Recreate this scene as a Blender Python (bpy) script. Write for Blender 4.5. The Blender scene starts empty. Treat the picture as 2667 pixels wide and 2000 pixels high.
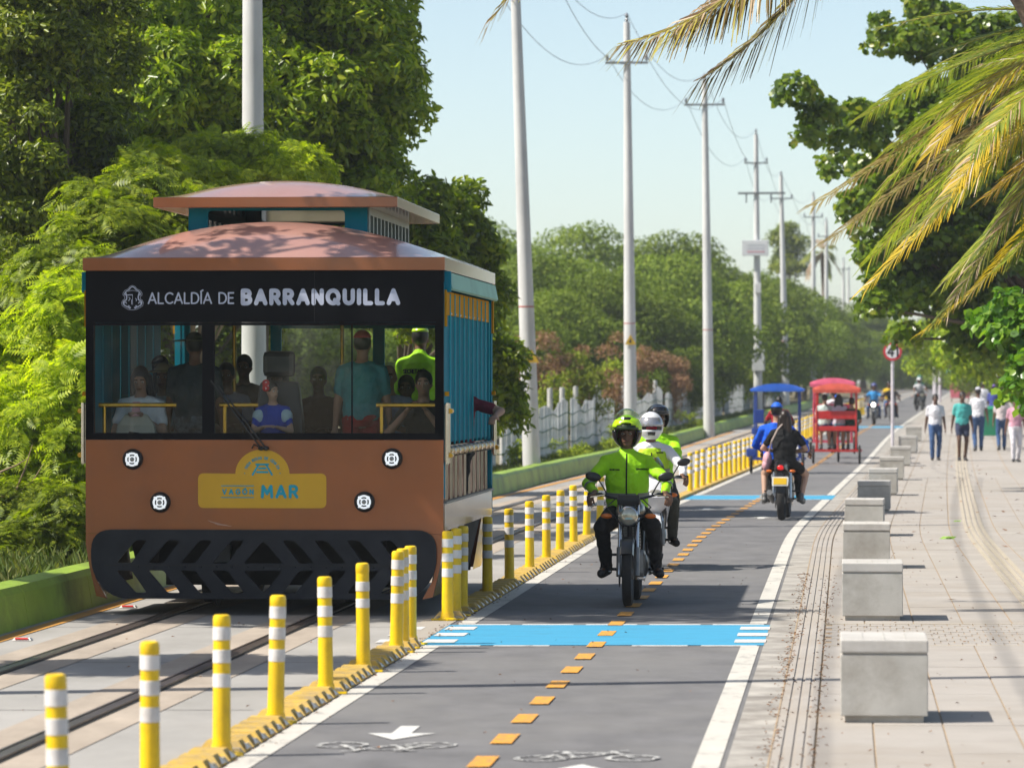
import bpy, bmesh, math, random
import numpy as np
from mathutils import Vector, Matrix
from mathutils.bvhtree import BVHTree

sc = bpy.context.scene
col = sc.collection
RD = random.Random(11)
rng = np.random.default_rng(11)
pi = math.pi

# ------------------------------------------------------------------ camera
CH = 1.95                                   # camera height, metres
FP = 11500.0                                # focal length in photograph pixels (2667 wide)
cam_d = bpy.data.cameras.new('camera')
cam = bpy.data.objects.new('camera', cam_d)
col.objects.link(cam)
cam.location = (0, 0, CH)
cam.rotation_euler = (pi / 2, 0, 0)
cam_d.sensor_width = 36.0
cam_d.lens = 36.0 * FP / 2667.0
cam_d.shift_y = 7.0 / 2667.0
cam_d.clip_start = 0.5
cam_d.clip_end = 6000.0
cam_d.dof.use_dof = True
cam_d.dof.focus_distance = 41.0
cam_d.dof.aperture_fstop = 4.8
sc.camera = cam

# ------------------------------------------------------------------ sky and sun
SUN_EL, SUN_AZ = math.radians(50), math.radians(180 + 13.0)     # azimuth measured from +X, counter-clockwise
w = bpy.data.worlds.new('World')
sc.world = w
w.use_nodes = True
wn = w.node_tree.nodes
wl = w.node_tree.links
bg = wn['Background']
sky = wn.new('ShaderNodeTexSky')
sky.sky_type = 'NISHITA'
sky.sun_disc = False
sky.sun_elevation = SUN_EL
sky.sun_rotation = pi / 2 - SUN_AZ
sky.air_density = 0.6
sky.dust_density = 0.9
sky.ozone_density = 1.5
tint = wn.new('ShaderNodeMix')
tint.data_type = 'RGBA'
tint.blend_type = 'MULTIPLY'
tint.inputs[0].default_value = 1.0
tint.inputs[7].default_value = (1.22, 1.10, 0.90, 1)
wl.new(sky.outputs[0], tint.inputs[6])
wl.new(tint.outputs[2], bg.inputs[0])
bg.inputs[1].default_value = 0.132
sun_d = bpy.data.lights.new('sun', 'SUN')
sun_d.energy = 4.6
sun_d.angle = math.radians(0.53)
sun_d.color = (1.0, 0.95, 0.86)
sun = bpy.data.objects.new('sun', sun_d)
col.objects.link(sun)
sdir = Vector((math.cos(SUN_EL) * math.cos(SUN_AZ), math.cos(SUN_EL) * math.sin(SUN_AZ), math.sin(SUN_EL)))
sun.rotation_euler = (-sdir).to_track_quat('-Z', 'Y').to_euler()
sc.view_settings.view_transform = 'Standard'
sc.view_settings.look = 'None'
sc.view_settings.gamma = 1.0
sc.view_settings.use_curve_mapping = False
sc.view_settings.exposure = 0.6
sc.render.engine = 'CYCLES'
cy = sc.cycles
cy.max_bounces = 7
cy.diffuse_bounces = 3
cy.glossy_bounces = 3
cy.transmission_bounces = 6
cy.transparent_max_bounces = 10
cy.volume_bounces = 0
cy.use_denoising = True
cy.use_adaptive_sampling = True
cy.adaptive_threshold = 0.02
cy.caustics_reflective = False
cy.caustics_refractive = False
cy.sample_clamp_indirect = 6.0

# ------------------------------------------------------------------ the lie of the road
def sst(a, b, x):
    t = np.clip((x - a) / (b - a), 0, 1)
    return t * t * (3 - 2 * t)

_D = np.arange(-60.0, 3001.0, 0.5)
_slope = 0.0755 + 0.022 * sst(52, 66, _D) + 0.0035 * sst(70, 130, _D) + 0.010 * sst(130, 185, _D)
_X = np.cumsum(_slope) * 0.5
_X = _X - np.interp(22.6, _D, _X) + 0.99
def RX(d):                                   # x of the right white line at distance d
    return float(np.interp(d, _D, _X))
def RS(d):
    return float(np.interp(d, _D, _slope))
_G = np.cumsum(0.0068 * sst(100, 125, _D) * (1 - sst(300, 420, _D))) * 0.5
def GZ(d):                                   # height of the ground at distance d
    return float(np.interp(d, _D, _G))
def UP(u, d, z=0.0):                         # u metres right of the white line, d metres out
    return Vector((RX(d) + u, d, GZ(d) + z))
def ang(d):
    return -math.atan(RS(d))
def PX(px, py, d):                           # real position of something seen at a photo pixel, d metres out
    return Vector(((px - 1333.5) * d / FP, d, CH - (py - 1007.0) * d / FP))

# ------------------------------------------------------------------ mesh helpers
class MB:
    def __init__(s):
        s.v, s.f = [], []
    def add(s, vs, fs):
        o = len(s.v)
        s.v += [tuple(p) for p in vs]
        s.f += [tuple(i + o for i in f) for f in fs]
        return s
    def box(s, c, d, rot=None):
        x, y, z = d[0] / 2, d[1] / 2, d[2] / 2
        p = [Vector(q) for q in ((-x, -y, -z), (x, -y, -z), (x, y, -z), (-x, y, -z), (-x, -y, z), (x, -y, z), (x, y, z), (-x, y, z))]
        if rot is not None:
            p = [rot @ q for q in p]
        c = Vector(c)
        return s.add([c + q for q in p], [(0, 3, 2, 1), (4, 5, 6, 7), (0, 1, 5, 4), (1, 2, 6, 5), (2, 3, 7, 6), (3, 0, 4, 7)])
    def bar(s, a, b, wx, wy, up=(0, 0, 1)):
        a, b = Vector(a), Vector(b)
        t = (b - a).normalized()
        upv = Vector(up)
        if abs(t.dot(upv)) > 0.98:
            upv = Vector((0, 1, 0))
        n = t.cross(upv).normalized()
        m = n.cross(t)
        ps = []
        for q in (a, b):
            ps += [q + n * sx * wx / 2 + m * sy * wy / 2 for sx, sy in ((-1, -1), (1, -1), (1, 1), (-1, 1))]
        return s.add(ps, [(0, 1, 2, 3), (7, 6, 5, 4), (0, 4, 5, 1), (1, 5, 6, 2), (2, 6, 7, 3), (3, 7, 4, 0)])
    def tube(s, pts, r, seg=8, caps=True):
        pts = [Vector(p) for p in pts]
        rs = r if isinstance(r, (list, tuple)) else [r] * len(pts)
        vs, fs, n = [], [], None
        for i, p in enumerate(pts):
            t = (pts[min(i + 1, len(pts) - 1)] - pts[max(i - 1, 0)])
            t = t.normalized() if t.length > 1e-9 else Vector((0, 0, 1))
            if n is None:
                n = t.orthogonal().normalized()
            else:
                n = n - t * n.dot(t)
                n = n.normalized() if n.length > 1e-6 else t.orthogonal().normalized()
            b = t.cross(n)
            for k in range(seg):
                a = 2 * pi * k / seg
                vs.append(p + (n * math.cos(a) + b * math.sin(a)) * rs[i])
        for i in range(len(pts) - 1):
            for k in range(seg):
                k2 = (k + 1) % seg
                fs.append((i * seg + k, i * seg + k2, (i + 1) * seg + k2, (i + 1) * seg + k))
        if caps:
            fs.append(tuple(reversed(range(seg))))
            fs.append(tuple((len(pts) - 1) * seg + k for k in range(seg)))
        return s.add(vs, fs)
    def capsule(s, a, b, ra, rb, seg=10):
        a, b = Vector(a), Vector(b)
        t = b - a
        t = t.normalized() if t.length > 1e-6 else Vector((0, 0, 1))
        P = [a - t * ra * .96, a - t * ra * .7, a - t * ra * .3, a, b, b + t * rb * .3, b + t * rb * .7, b + t * rb * .96]
        return s.tube(P, [ra * .26, ra * .72, ra * .96, ra, rb, rb * .96, rb * .72, rb * .26], seg)
    def loft(s, rings, caps=True):
        n = len(rings[0])
        vs = [p for r in rings for p in r]
        fs = []
        for i in range(len(rings) - 1):
            for k in range(n):
                k2 = (k + 1) % n
                fs.append((i * n + k, i * n + k2, (i + 1) * n + k2, (i + 1) * n + k))
        if caps:
            fs.append(tuple(reversed(range(n))))
            fs.append(tuple((len(rings) - 1) * n + k for k in range(n)))
        return s.add(vs, fs)
    def ell(s, c, r, rot=None, nu=12, nv=8):
        c = Vector(c)
        vs, fs = [], []
        for j in range(nv + 1):
            th = pi * j / nv
            if j in (0, nv):
                q = Vector((0, 0, r[2] * math.cos(th)))
                vs.append(c + (rot @ q if rot is not None else q))
                continue
            for i in range(nu):
                ph = 2 * pi * i / nu
                q = Vector((r[0] * math.sin(th) * math.cos(ph), r[1] * math.sin(th) * math.sin(ph), r[2] * math.cos(th)))
                vs.append(c + (rot @ q if rot is not None else q))
        for i in range(nu):
            fs.append((0, 1 + i, 1 + (i + 1) % nu))
        for j in range(nv - 2):
            for i in range(nu):
                a, b = 1 + j * nu + i, 1 + j * nu + (i + 1) % nu
                fs.append((a, a + nu, b + nu, b))
        last = len(vs) - 1
        for i in range(nu):
            fs.append((last, 1 + (nv - 2) * nu + (i + 1) % nu, 1 + (nv - 2) * nu + i))
        return s.add(vs, fs)
    def lathe(s, prof, c=(0, 0, 0), axis='z', seg=20, caps=True):
        rings = []
        c = Vector(c)
        for r, h in prof:
            ring = []
            for k in range(seg):
                a = 2 * pi * k / seg
                x, y = r * math.cos(a), r * math.sin(a)
                q = {'z': (x, y, h), 'y': (x, h, -y), 'x': (h, x, y)}[axis]
                ring.append(c + Vector(q))
            rings.append(ring)
        return s.loft(rings, caps)
    def torus(s, c, R1, r, axis='x', n=28, m=10, flat=1.0):
        c = Vector(c)
        vs, fs = [], []
        for i in range(n):
            a = 2 * pi * i / n
            for j in range(m):
                b = 2 * pi * j / m
                rr = R1 + r * math.cos(b)
                h = r * math.sin(b) * flat
                x, y = rr * math.cos(a), rr * math.sin(a)
                vs.append(c + Vector({'x': (h, x, y), 'y': (x, h, y), 'z': (x, y, h)}[axis]))
        for i in range(n):
            for j in range(m):
                fs.append((i * m + j, ((i + 1) % n) * m + j, ((i + 1) % n) * m + (j + 1) % m, i * m + (j + 1) % m))
        return s.add(vs, fs)
    def mesh(s, name, bev=0.0, smooth=False):
        me = bpy.data.meshes.new(name)
        me.from_pydata(s.v, [], s.f)
        bm = bmesh.new()
        bm.from_mesh(me)
        bmesh.ops.recalc_face_normals(bm, faces=bm.faces)
        if bev:
            ed = [e for e in bm.edges if len(e.link_faces) == 2 and e.calc_face_angle(0) > 0.5]
            bmesh.ops.bevel(bm, geom=ed, offset=bev, segments=2, profile=0.6, affect='EDGES')
        bm.to_mesh(me)
        bm.free()
        if smooth:
            me.polygons.foreach_set('use_smooth', [True] * len(me.polygons))
            try:
                me.set_sharp_from_angle(angle=math.radians(38))
            except Exception:
                pass
        me.update()
        return me
    def build(s, name, mat, parent=None, bev=0.0, smooth=False):
        return link(name, s.mesh(name, bev, smooth), mat, parent)

def link(name, me, mat=None, parent=None, loc=None, rot=None):
    o = bpy.data.objects.new(name, me)
    col.objects.link(o)
    if mat is not None:
        if len(me.materials) == 0:
            me.materials.append(mat)
    if parent is not None:
        o.parent = parent
    if loc is not None:
        o.location = loc
    if rot is not None:
        o.rotation_euler = rot
    return o
def tag(o, label, cat, group=None):
    o['label'] = label
    o['category'] = cat
    if group:
        o['group'] = group
    return o
def thing(name, label, cat, loc=(0, 0, 0), rz=0.0, group=None):
    o = bpy.data.objects.new(name, None)
    o.empty_display_size = 0.2
    col.objects.link(o)
    o.location = loc
    o.rotation_euler = (0, 0, rz)
    return tag(o, label, cat, group)
def struct(o, kind='structure'):
    o['kind'] = kind
    return o
def copy_tree(o, parent=None):
    c = o.copy()
    col.objects.link(c)
    if parent is not None:
        c.parent = parent
    for ch in list(o.children):
        copy_tree(ch, c)
    return c
def nth(i):
    names = ['first', 'second', 'third', 'fourth', 'fifth', 'sixth', 'seventh', 'eighth', 'ninth', 'tenth', 'eleventh', 'twelfth', 'thirteenth', 'fourteenth', 'fifteenth', 'sixteenth', 'seventeenth', 'eighteenth', 'nineteenth', 'twentieth']
    return names[i]
def rounded(poly, r, n=4):
    out = []
    m = len(poly)
    for i in range(m):
        rr = r[i] if isinstance(r, (list, tuple)) else r
        p0, p, p1 = Vector(poly[i - 1]), Vector(poly[i]), Vector(poly[(i + 1) % m])
        a, b = (p0 - p), (p1 - p)
        d = min(rr, a.length * .48, b.length * .48)
        if d < 1e-5:
            out.append(tuple(p))
            continue
        A, B = p + a.normalized() * d, p + b.normalized() * d
        for k in range(n + 1):
            t = k / n
            q = A * (1 - t) ** 2 + p * 2 * t * (1 - t) + B * t * t
            out.append(tuple(q))
    return out
def plate(name, outer, holes, y0, depth, mat, parent, bev=0.0):
    """flat plate in the XZ plane, with holes, front face at y0, going back by depth"""
    cu = bpy.data.curves.new('plate_outline', 'CURVE')
    cu.dimensions = '2D'
    cu.fill_mode = 'BOTH'
    for pl in [outer] + list(holes):
        sp = cu.splines.new('POLY')
        sp.points.add(len(pl) - 1)
        for i, q in enumerate(pl):
            sp.points[i].co = (q[0], q[1], 0, 1)
        sp.use_cyclic_u = True
    cu.extrude = depth / 2
    if bev:
        cu.bevel_depth = bev
        cu.bevel_resolution = 1
    tmp = bpy.data.objects.new('plate_tmp', cu)
    col.objects.link(tmp)
    dg = bpy.context.evaluated_depsgraph_get()
    me = bpy.data.meshes.new_from_object(tmp.evaluated_get(dg))
    bpy.data.objects.remove(tmp)
    bpy.data.curves.remove(cu)
    me.transform(Matrix.Translation((0, y0 + depth / 2, 0)) @ Matrix.Rotation(pi / 2, 4, 'X'))
    me.name = name
    me.materials.clear()
    return link(name, me, mat, parent)

# ------------------------------------------------------------------ materials
MATS = {}
def mk(name, c, rough=.6, metal=0.0, var=.12, scale=6.0, bump=0.0, bscale=None, spec=None, dirt=None, dscale=1.2, damt=.5, coat=0.0, emit=0.0, detail=5.0, isl=0.0, coords='Object', stretch=None, bdist=.004, rnd=False):
    if name in MATS:
        return MATS[name]
    m = bpy.data.materials.new(name)
    m.use_nodes = True
    n, l = m.node_tree.nodes, m.node_tree.links
    b = n['Principled BSDF']
    b.inputs['Roughness'].default_value = rough
    b.inputs['Metallic'].default_value = metal
    if spec is not None:
        b.inputs['Specular IOR Level'].default_value = spec
    if coat:
        b.inputs['Coat Weight'].default_value = coat
        b.inputs['Coat Roughness'].default_value = 0.08
    tc = n.new('ShaderNodeTexCoord')
    src = tc.outputs[coords]
    if stretch:
        mp = n.new('ShaderNodeMapping')
        mp.inputs['Scale'].default_value = stretch
        l.new(src, mp.inputs[0])
        src = mp.outputs[0]
    if rnd:
        oi_ = n.new('ShaderNodeObjectInfo')
        va = n.new('ShaderNodeVectorMath')
        va.operation = 'MULTIPLY_ADD'
        va.inputs[1].default_value = (7, 13, 11)
        l.new(oi_.outputs['Random'], va.inputs[0])
        l.new(src, va.inputs[2])
        src = va.outputs[0]
    nz = n.new('ShaderNodeTexNoise')
    nz.inputs['Scale'].default_value = scale
    nz.inputs['Detail'].default_value = detail
    nz.inputs['Roughness'].default_value = .62
    l.new(src, nz.inputs['Vector'])
    rp = n.new('ShaderNodeValToRGB')
    rp.color_ramp.elements[0].position = .3
    rp.color_ramp.elements[1].position = .7
    rp.color_ramp.elements[0].color = tuple(max(0, x * (1 - var)) for x in c[:3]) + (1,)
    rp.color_ramp.elements[1].color = tuple(min(1, x * (1 + var)) for x in c[:3]) + (1,)
    l.new(nz.outputs[0], rp.inputs[0])
    out = rp.outputs[0]
    if dirt is not None:
        n2 = n.new('ShaderNodeTexNoise')
        n2.inputs['Scale'].default_value = dscale
        n2.inputs['Detail'].default_value = 6
        n2.inputs['Roughness'].default_value = .7
        l.new(src, n2.inputs['Vector'])
        r2 = n.new('ShaderNodeValToRGB')
        r2.color_ramp.elements[0].position = .45
        r2.color_ramp.elements[0].color = (0, 0, 0, 1)
        r2.color_ramp.elements[1].position = .68
        r2.color_ramp.elements[1].color = (damt, damt, damt, 1)
        l.new(n2.outputs[0], r2.inputs[0])
        mx = n.new('ShaderNodeMix')
        mx.data_type = 'RGBA'
        l.new(r2.outputs[0], mx.inputs[0])
        l.new(out, mx.inputs[6])
        mx.inputs[7].default_value = tuple(dirt) + (1,)
        out = mx.outputs[2]
    if isl:
        ge = n.new('ShaderNodeNewGeometry')
        mr = n.new('ShaderNodeMapRange')
        mr.inputs[3].default_value = 1 - isl
        mr.inputs[4].default_value = 1 + isl
        l.new(ge.outputs['Random Per Island'], mr.inputs[0])
        mx = n.new('ShaderNodeMix')
        mx.data_type = 'RGBA'
        mx.blend_type = 'MULTIPLY'
        mx.inputs[0].default_value = 1
        l.new(out, mx.inputs[6])
        l.new(mr.outputs[0], mx.inputs[7])
        out = mx.outputs[2]
    l.new(out, b.inputs['Base Color'])
    if emit:
        b.inputs['Emission Color'].default_value = tuple(c[:3]) + (1,)
        b.inputs['Emission Strength'].default_value = emit
    if bump:
        nb = n.new('ShaderNodeTexNoise')
        nb.inputs['Scale'].default_value = bscale or scale * 4
        nb.inputs['Detail'].default_value = 4
        l.new(src, nb.inputs['Vector'])
        bp = n.new('ShaderNodeBump')
        bp.inputs['Strength'].default_value = bump
        bp.inputs['Distance'].default_value = bdist
        l.new(nb.outputs[0], bp.inputs['Height'])
        l.new(bp.outputs[0], b.inputs['Normal'])
    MATS[name] = m
    return m

def leaf_mat(name, cols, trans=.35, rough=.42, spec=.5):
    m = bpy.data.materials.new(name)
    m.use_nodes = True
    n, l = m.node_tree.nodes, m.node_tree.links
    b = n['Principled BSDF']
    b.inputs['Roughness'].default_value = rough
    b.inputs['Specular IOR Level'].default_value = spec
    ge = n.new('ShaderNodeNewGeometry')
    oi = n.new('ShaderNodeObjectInfo')
    tc = n.new('ShaderNodeTexCoord')
    nz = n.new('ShaderNodeTexNoise')
    nz.inputs['Scale'].default_value = .9
    nz.inputs['Detail'].default_value = 3
    l.new(tc.outputs['Object'], nz.inputs['Vector'])
    a1 = n.new('ShaderNodeMath')
    a1.operation = 'MULTIPLY_ADD'
    l.new(nz.outputs[0], a1.inputs[0])
    a1.inputs[1].default_value = .9
    a1.inputs[2].default_value = -.45
    a2 = n.new('ShaderNodeMath')
    a2.operation = 'ADD'
    l.new(ge.outputs['Random Per Island'], a2.inputs[0])
    l.new(a1.outputs[0], a2.inputs[1])
    rp = n.new('ShaderNodeValToRGB')
    els = rp.color_ramp.elements
    while len(els) < len(cols):
        els.new(.5)
    for i, c in enumerate(cols):
        els[i].position = c[0]
        els[i].color = tuple(c[1]) + (1,)
    l.new(a2.outputs[0], rp.inputs[0])
    hs = n.new('ShaderNodeHueSaturation')
    mr = n.new('ShaderNodeMapRange')
    mr.inputs[3].default_value = .8
    mr.inputs[4].default_value = 1.2
    l.new(oi.outputs['Random'], mr.inputs[0])
    l.new(mr.outputs[0], hs.inputs['Value'])
    l.new(rp.outputs[0], hs.inputs['Color'])
    l.new(hs.outputs[0], b.inputs['Base Color'])
    tr = n.new('ShaderNodeBsdfTranslucent')
    g = n.new('ShaderNodeMix')
    g.data_type = 'RGBA'
    g.blend_type = 'MULTIPLY'
    g.inputs[0].default_value = 1
    g.inputs[7].default_value = (1.25, 1.35, .5, 1)
    l.new(hs.outputs[0], g.inputs[6])
    l.new(g.outputs[2], tr.inputs[0])
    ms = n.new('ShaderNodeMixShader')
    ms.inputs[0].default_value = trans
    l.new(b.outputs[0], ms.inputs[1])
    l.new(tr.outputs[0], ms.inputs[2])
    l.new(ms.outputs[0], n['Material Output'].inputs[0])
    MATS[name] = m
    return m

def paint_mat(name, c, under, wear=.35, scale=9.0, stretch=(1, .45, 1)):
    """road paint rubbed through to what lies under it"""
    m = bpy.data.materials.new(name)
    m.use_nodes = True
    n, l = m.node_tree.nodes, m.node_tree.links
    b = n['Principled BSDF']
    b.inputs['Roughness'].default_value = .7
    tc = n.new('ShaderNodeTexCoord')
    mp = n.new('ShaderNodeMapping')
    mp.inputs['Scale'].default_value = stretch
    l.new(tc.outputs['Object'], mp.inputs[0])
    nz = n.new('ShaderNodeTexNoise')
    nz.inputs['Scale'].default_value = scale
    nz.inputs['Detail'].default_value = 9
    nz.inputs['Roughness'].default_value = .75
    l.new(mp.outputs[0], nz.inputs['Vector'])
    rp = n.new('ShaderNodeValToRGB')
    rp.color_ramp.elements[0].position = .5 - wear * .5
    rp.color_ramp.elements[0].color = tuple(under) + (1,)
    e = rp.color_ramp.elements[1]
    e.position = .56 - wear * .5
    e.color = tuple(x * .86 for x in c) + (1,)
    e2 = rp.color_ramp.elements.new(.72)
    e2.color = tuple(c) + (1,)
    l.new(nz.outputs[0], rp.inputs[0])
    l.new(rp.outputs[0], b.inputs['Base Color'])
    MATS[name] = m
    return m
# ================================================================== ground, road, walkway
A_ASPH = (.14, .136, .138)
m_asph = mk('asphalt', A_ASPH, rough=.85, var=.22, scale=2.6, bump=.4, bscale=160, dirt=(.185, .178, .17), dscale=.5, damt=.7, detail=8, stretch=(1, .5, 1))
m_conc = mk('walkway_concrete', (.36, .328, .295), rough=.85, var=.10, scale=1.6, bump=.15, bscale=90, dirt=(.30, .255, .205), dscale=.5, damt=.7, detail=8, isl=.05)
m_joint = mk('sandy_joint', (.36, .27, .18), rough=.95, var=.35, scale=14, bump=.3)
m_track = mk('track_concrete', (.33, .315, .295), rough=.85, var=.14, scale=1.3, bump=.15, bscale=80, dirt=(.24, .225, .20), dscale=.45, damt=.7, detail=8, stretch=(1, .4, 1))
m_infill = mk('rail_infill_concrete', (.37, .31, .25), rough=.9, var=.2, scale=2.5, bump=.2, bscale=60, dirt=(.28, .23, .18), dscale=1.2, damt=.6, stretch=(1, .3, 1))
m_gutter = mk('gutter_concrete', (.36, .335, .30), rough=.9, var=.3, scale=2.2, bump=.3, bscale=40, dirt=(.16, .14, .12), dscale=1.6, damt=.85, detail=9)
m_steel = mk('rail_steel', (.16, .13, .115), rough=.38, metal=.7, var=.25, scale=5, stretch=(3, .3, 1))
m_dark = mk('dark_groove', (.02, .018, .016), rough=.95, var=.3)
m_soil = mk('dry_soil', (.16, .125, .07), rough=.95, var=.4, scale=.6, bump=.3, dirt=(.05, .07, .02), dscale=.25, damt=.9)
m_green = mk('green_kerb_paint', (.27, .40, .04), rough=.55, var=.2, scale=2.2, dirt=(.10, .13, .02), dscale=2.4, damt=.7, detail=8, bump=.1, stretch=(1, .5, .6))
m_white = paint_mat('white_line_paint', (.60, .57, .51), (.36, .34, .31), wear=.22, scale=4)
m_white2 = paint_mat('worn_white_paint', (.66, .65, .62), (.26, .255, .25), wear=.30, scale=12)
m_orange = paint_mat('orange_dash_paint', (.80, .36, .035), (.45, .25, .07), wear=.10, scale=22)
m_blue = paint_mat('blue_crossing_paint', (.050, .33, .54), (.06, .19, .29), wear=.27, scale=7, stretch=(.22, 1.2, 1))
m_orange2 = paint_mat('orange_kerb_line', (.55, .26, .04), (.22, .2, .17), wear=.30, scale=5)

def seq(a, b, st):
    n = max(1, int(round((b - a) / st)))
    return [a + (b - a) * i / n for i in range(n + 1)]
def strip_mb(u0, u1, d0, d1, z, st=3.0, mb=None, thick=0.0):
    mb = mb or MB()
    ds = seq(d0, d1, st)
    vs, fs = [], []
    for d in ds:
        vs += [UP(u0, d, z), UP(u1, d, z)]
    for i in range(len(ds) - 1):
        fs.append((2 * i, 2 * i + 1, 2 * i + 3, 2 * i + 2))
    if thick:
        o = len(vs)
        vs += [v - Vector((0, 0, thick)) for v in vs]
        n = len(ds)
        for i in range(n - 1):
            fs.append((2 * i, 2 * i + 2, o + 2 * i + 2, o + 2 * i))
            fs.append((2 * i + 3, 2 * i + 1, o + 2 * i + 1, o + 2 * i + 3))
        fs.append((1, 0, o, o + 1))
        fs.append((2 * n - 2, 2 * n - 1, o + 2 * n - 1, o + 2 * n - 2))
    return mb.add(vs, fs)

# ground: one sheet to the horizon
gx = [-1400, -800, -300, -120, -60, -30, -18, -12, -9.3, -7.6, -6.45, -6.2, -3, 0, 3, 6.0, 7.5, 12, 20, 40, 90, 300, 800, 1400]
gd = [-300, -60, -10, 10] + seq(20, 420, 5) + [500, 700, 1100, 1800]
gv, gf = [], []
for d in gd:
    for u in gx:
        z = -.06
        if u <= -6.4:
            z = .12 + .10 * math.sin(d * .21 + u)
            if u < -12:
                z += min(2.0, (-12 - u) * .05)
        gv.append(UP(u, d, z) if abs(u) < 700 else Vector((u, d, GZ(d) + z)))
nx = len(gx)
for j in range(len(gd) - 1):
    for i in range(nx - 1):
        gf.append((j * nx + i, j * nx + i + 1, (j + 1) * nx + i + 1, (j + 1) * nx + i))
struct(MB().add(gv, gf).build('ground', m_soil, smooth=True))

road = struct(strip_mb(-2.52, .13, 5, 420, 0.0).build('cycle_road', m_asph))
track = struct(strip_mb(-5.95, -2.80, 5, 420, 0.002).build('track_bed', m_track))
struct(strip_mb(-2.80, -2.52, 5, 420, 0.006, thick=.05).build('separator_strip', mk('pale_strip_concrete', (.38, .34, .29), rough=.9, var=.2, scale=3, dirt=(.2, .15, .1), dscale=3, damt=.7)))

# rails: concrete infill, groove, steel rail head
for u in (-3.73, -5.06):
    for a, b in ((-.34, -.085), (.085, .34)):
        strip_mb(u + a, u + b, 5, 420, .006).build('infill_band', m_infill, track)
    strip_mb(u - .085, u + .085, 5, 420, .007).build('groove', m_dark, track)
    strip_mb(u - .02, u + .05, 5, 420, .022, thick=.02).build('rail', m_steel, track)
    strip_mb(u - .072, u - .052, 5, 420, .016, thick=.012).build('guard_rail', m_steel, track)
# cross joints of the slab
jm = MB()
for d in np.arange(22, 130, 4.6):
    strip_mb(-5.8, -2.85, d, d + .018, .0045, st=1, mb=jm)
jm.build('expansion_joint', m_dark, track)
strip_mb(-5.86, -5.72, 5, 160, .007).build('kerb_line', m_orange2, track)
# little red reflective studs on that line
for i, d in enumerate((33.9, 38.9, 43.8)):
    t = thing('road_stud', ['low white road stud with red reflector, left edge of the photo', 'low white road stud with red reflector beside the tram front', 'low white road stud with red reflector under the tram'][i], 'road stud', UP(-5.60, d, .007), ang(d), 'red reflector studs along the orange line')
    MB().loft([[(-.075, -.05, 0), (.075, -.05, 0), (.075, .05, 0), (-.075, .05, 0)], [(-.06, -.03, .018), (.06, -.03, .018), (.06, .03, .018), (-.06, .03, .018)]]).build('body', mk('stud_white', (.72, .7, .66), rough=.5), t)
    MB().box((0, -.043, .012), (.10, .012, .012), Matrix.Rotation(-.9, 3, 'X')).build('reflector', mk('stud_red', (.6, .02, .02), rough=.2, var=.05), t)

# left kerb, painted green, with battered face; cast in lengths
prof = [(0.0, 0.0), (.05, .30), (.09, .355), (.27, .375), (.31, .34), (.34, 0.0)]
def kerb_u(d):
    return -5.93 - .25 * float(sst(60, 100, d))
kerb = thing('green_kerb', 'long low green painted concrete kerb running beside the tram track', 'kerb', (0, 0, 0))
kd = 18.0
while kd < 260:
    L = 3.0 if kd < 100 else 8.0
    rings = []
    for d in seq(kd, kd + L - .015, 1.5 if kd < 100 else 4):
        j = .006 * math.sin(d * 3.1) + .004 * math.sin(d * 7.7)
        rings.append([UP(kerb_u(d) - pu + j, d, pz + j - .02) for pu, pz in prof])
    MB().loft(rings).build('kerb_length', m_green, kerb, bev=0)
    kd += L

# painted lines
def lines(name, u, d0, d1, w=.14, z=.004, m=m_white):
    return strip_mb(u - w / 2, u + w / 2, d0, d1, z, st=2).build(name, m, road)
for a, b in ((5, 33.2), (36.3, 76.2), (79.2, 168), (172, 400)):
    lines('white_edge_line', 0.0, a, b)
    lines('white_edge_line', -2.40, a, b)
# every dash is a painted patch of its own
def dash_at(d):
    return strip_mb(-1.225, -1.105, d, d + .66, .008, st=1).build('centre_dash', m_orange, road)
d0 = 18.12
nd = 0
while d0 < 175:
    dash_at(d0)
    d0 += 1.49
    nd += 1

# blue crossings with white edge dashes and side blocks
def crossing(da, db, fine):
    c = strip_mb(-2.78, .10, da, db, .0042, st=1).build('blue_crossing', m_blue, road)
    if not fine:
        for dd in (da - .16, db + .02):
            strip_mb(-2.3, -.1, dd, dd + .13, .0042, st=1).build('white_dash', m_white2, c)
        return
    for dd in (da - .14, db + .01):
        u = -2.45
        while u < -.1:
            if RD.random() < .85:
                strip_mb(u, u + .42, dd, dd + .12, .0044, st=1).build('white_dash', m_white2, c)
            u += .52
    for k in range(3):
        dd = da + .28 + k * (db - da - .5) / 2.6
        for u in (-.13, -2.50, -2.86):
            strip_mb(u, u + .24 - (.06 if u < -2.8 else 0), dd, dd + .42, .0082, st=1).build('white_block', m_white2, c)
crossing(33.28, 36.1, True)
crossing(76.3, 79.1, False)
crossing(168.2, 171.8, False)

# bicycle and arrow symbols painted on each half of the lane
def stroke_sheet(mb, pts, wd, org, flip, z):
    """polyline painted on the road, pts in (across, along) metres"""
    P = [(p[0] * flip, p[1] * flip) for p in pts]
    for (a, b) in zip(P[:-1], P[1:]):
        dx, dy = b[0] - a[0], b[1] - a[1]
        L = math.hypot(dx, dy) or 1
        nxx, nyy = -dy / L * wd / 2, dx / L * wd / 2
        q = [(a[0] + nxx, a[1] + nyy), (a[0] - nxx, a[1] - nyy), (b[0] - nxx, b[1] - nyy), (b[0] + nxx, b[1] + nyy)]
        z += .0001
        mb.add([UP(org[0] + x, org[1] + y, z) for x, y in q], [(0, 1, 2, 3)])
    return z
def arc(cx, cy, r, a0, a1, n=10, ry=None):
    return [(cx + r * math.cos(math.radians(a0 + (a1 - a0) * i / n)), cy + (ry or r) * math.sin(math.radians(a0 + (a1 - a0) * i / n))) for i in range(n + 1)]
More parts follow.
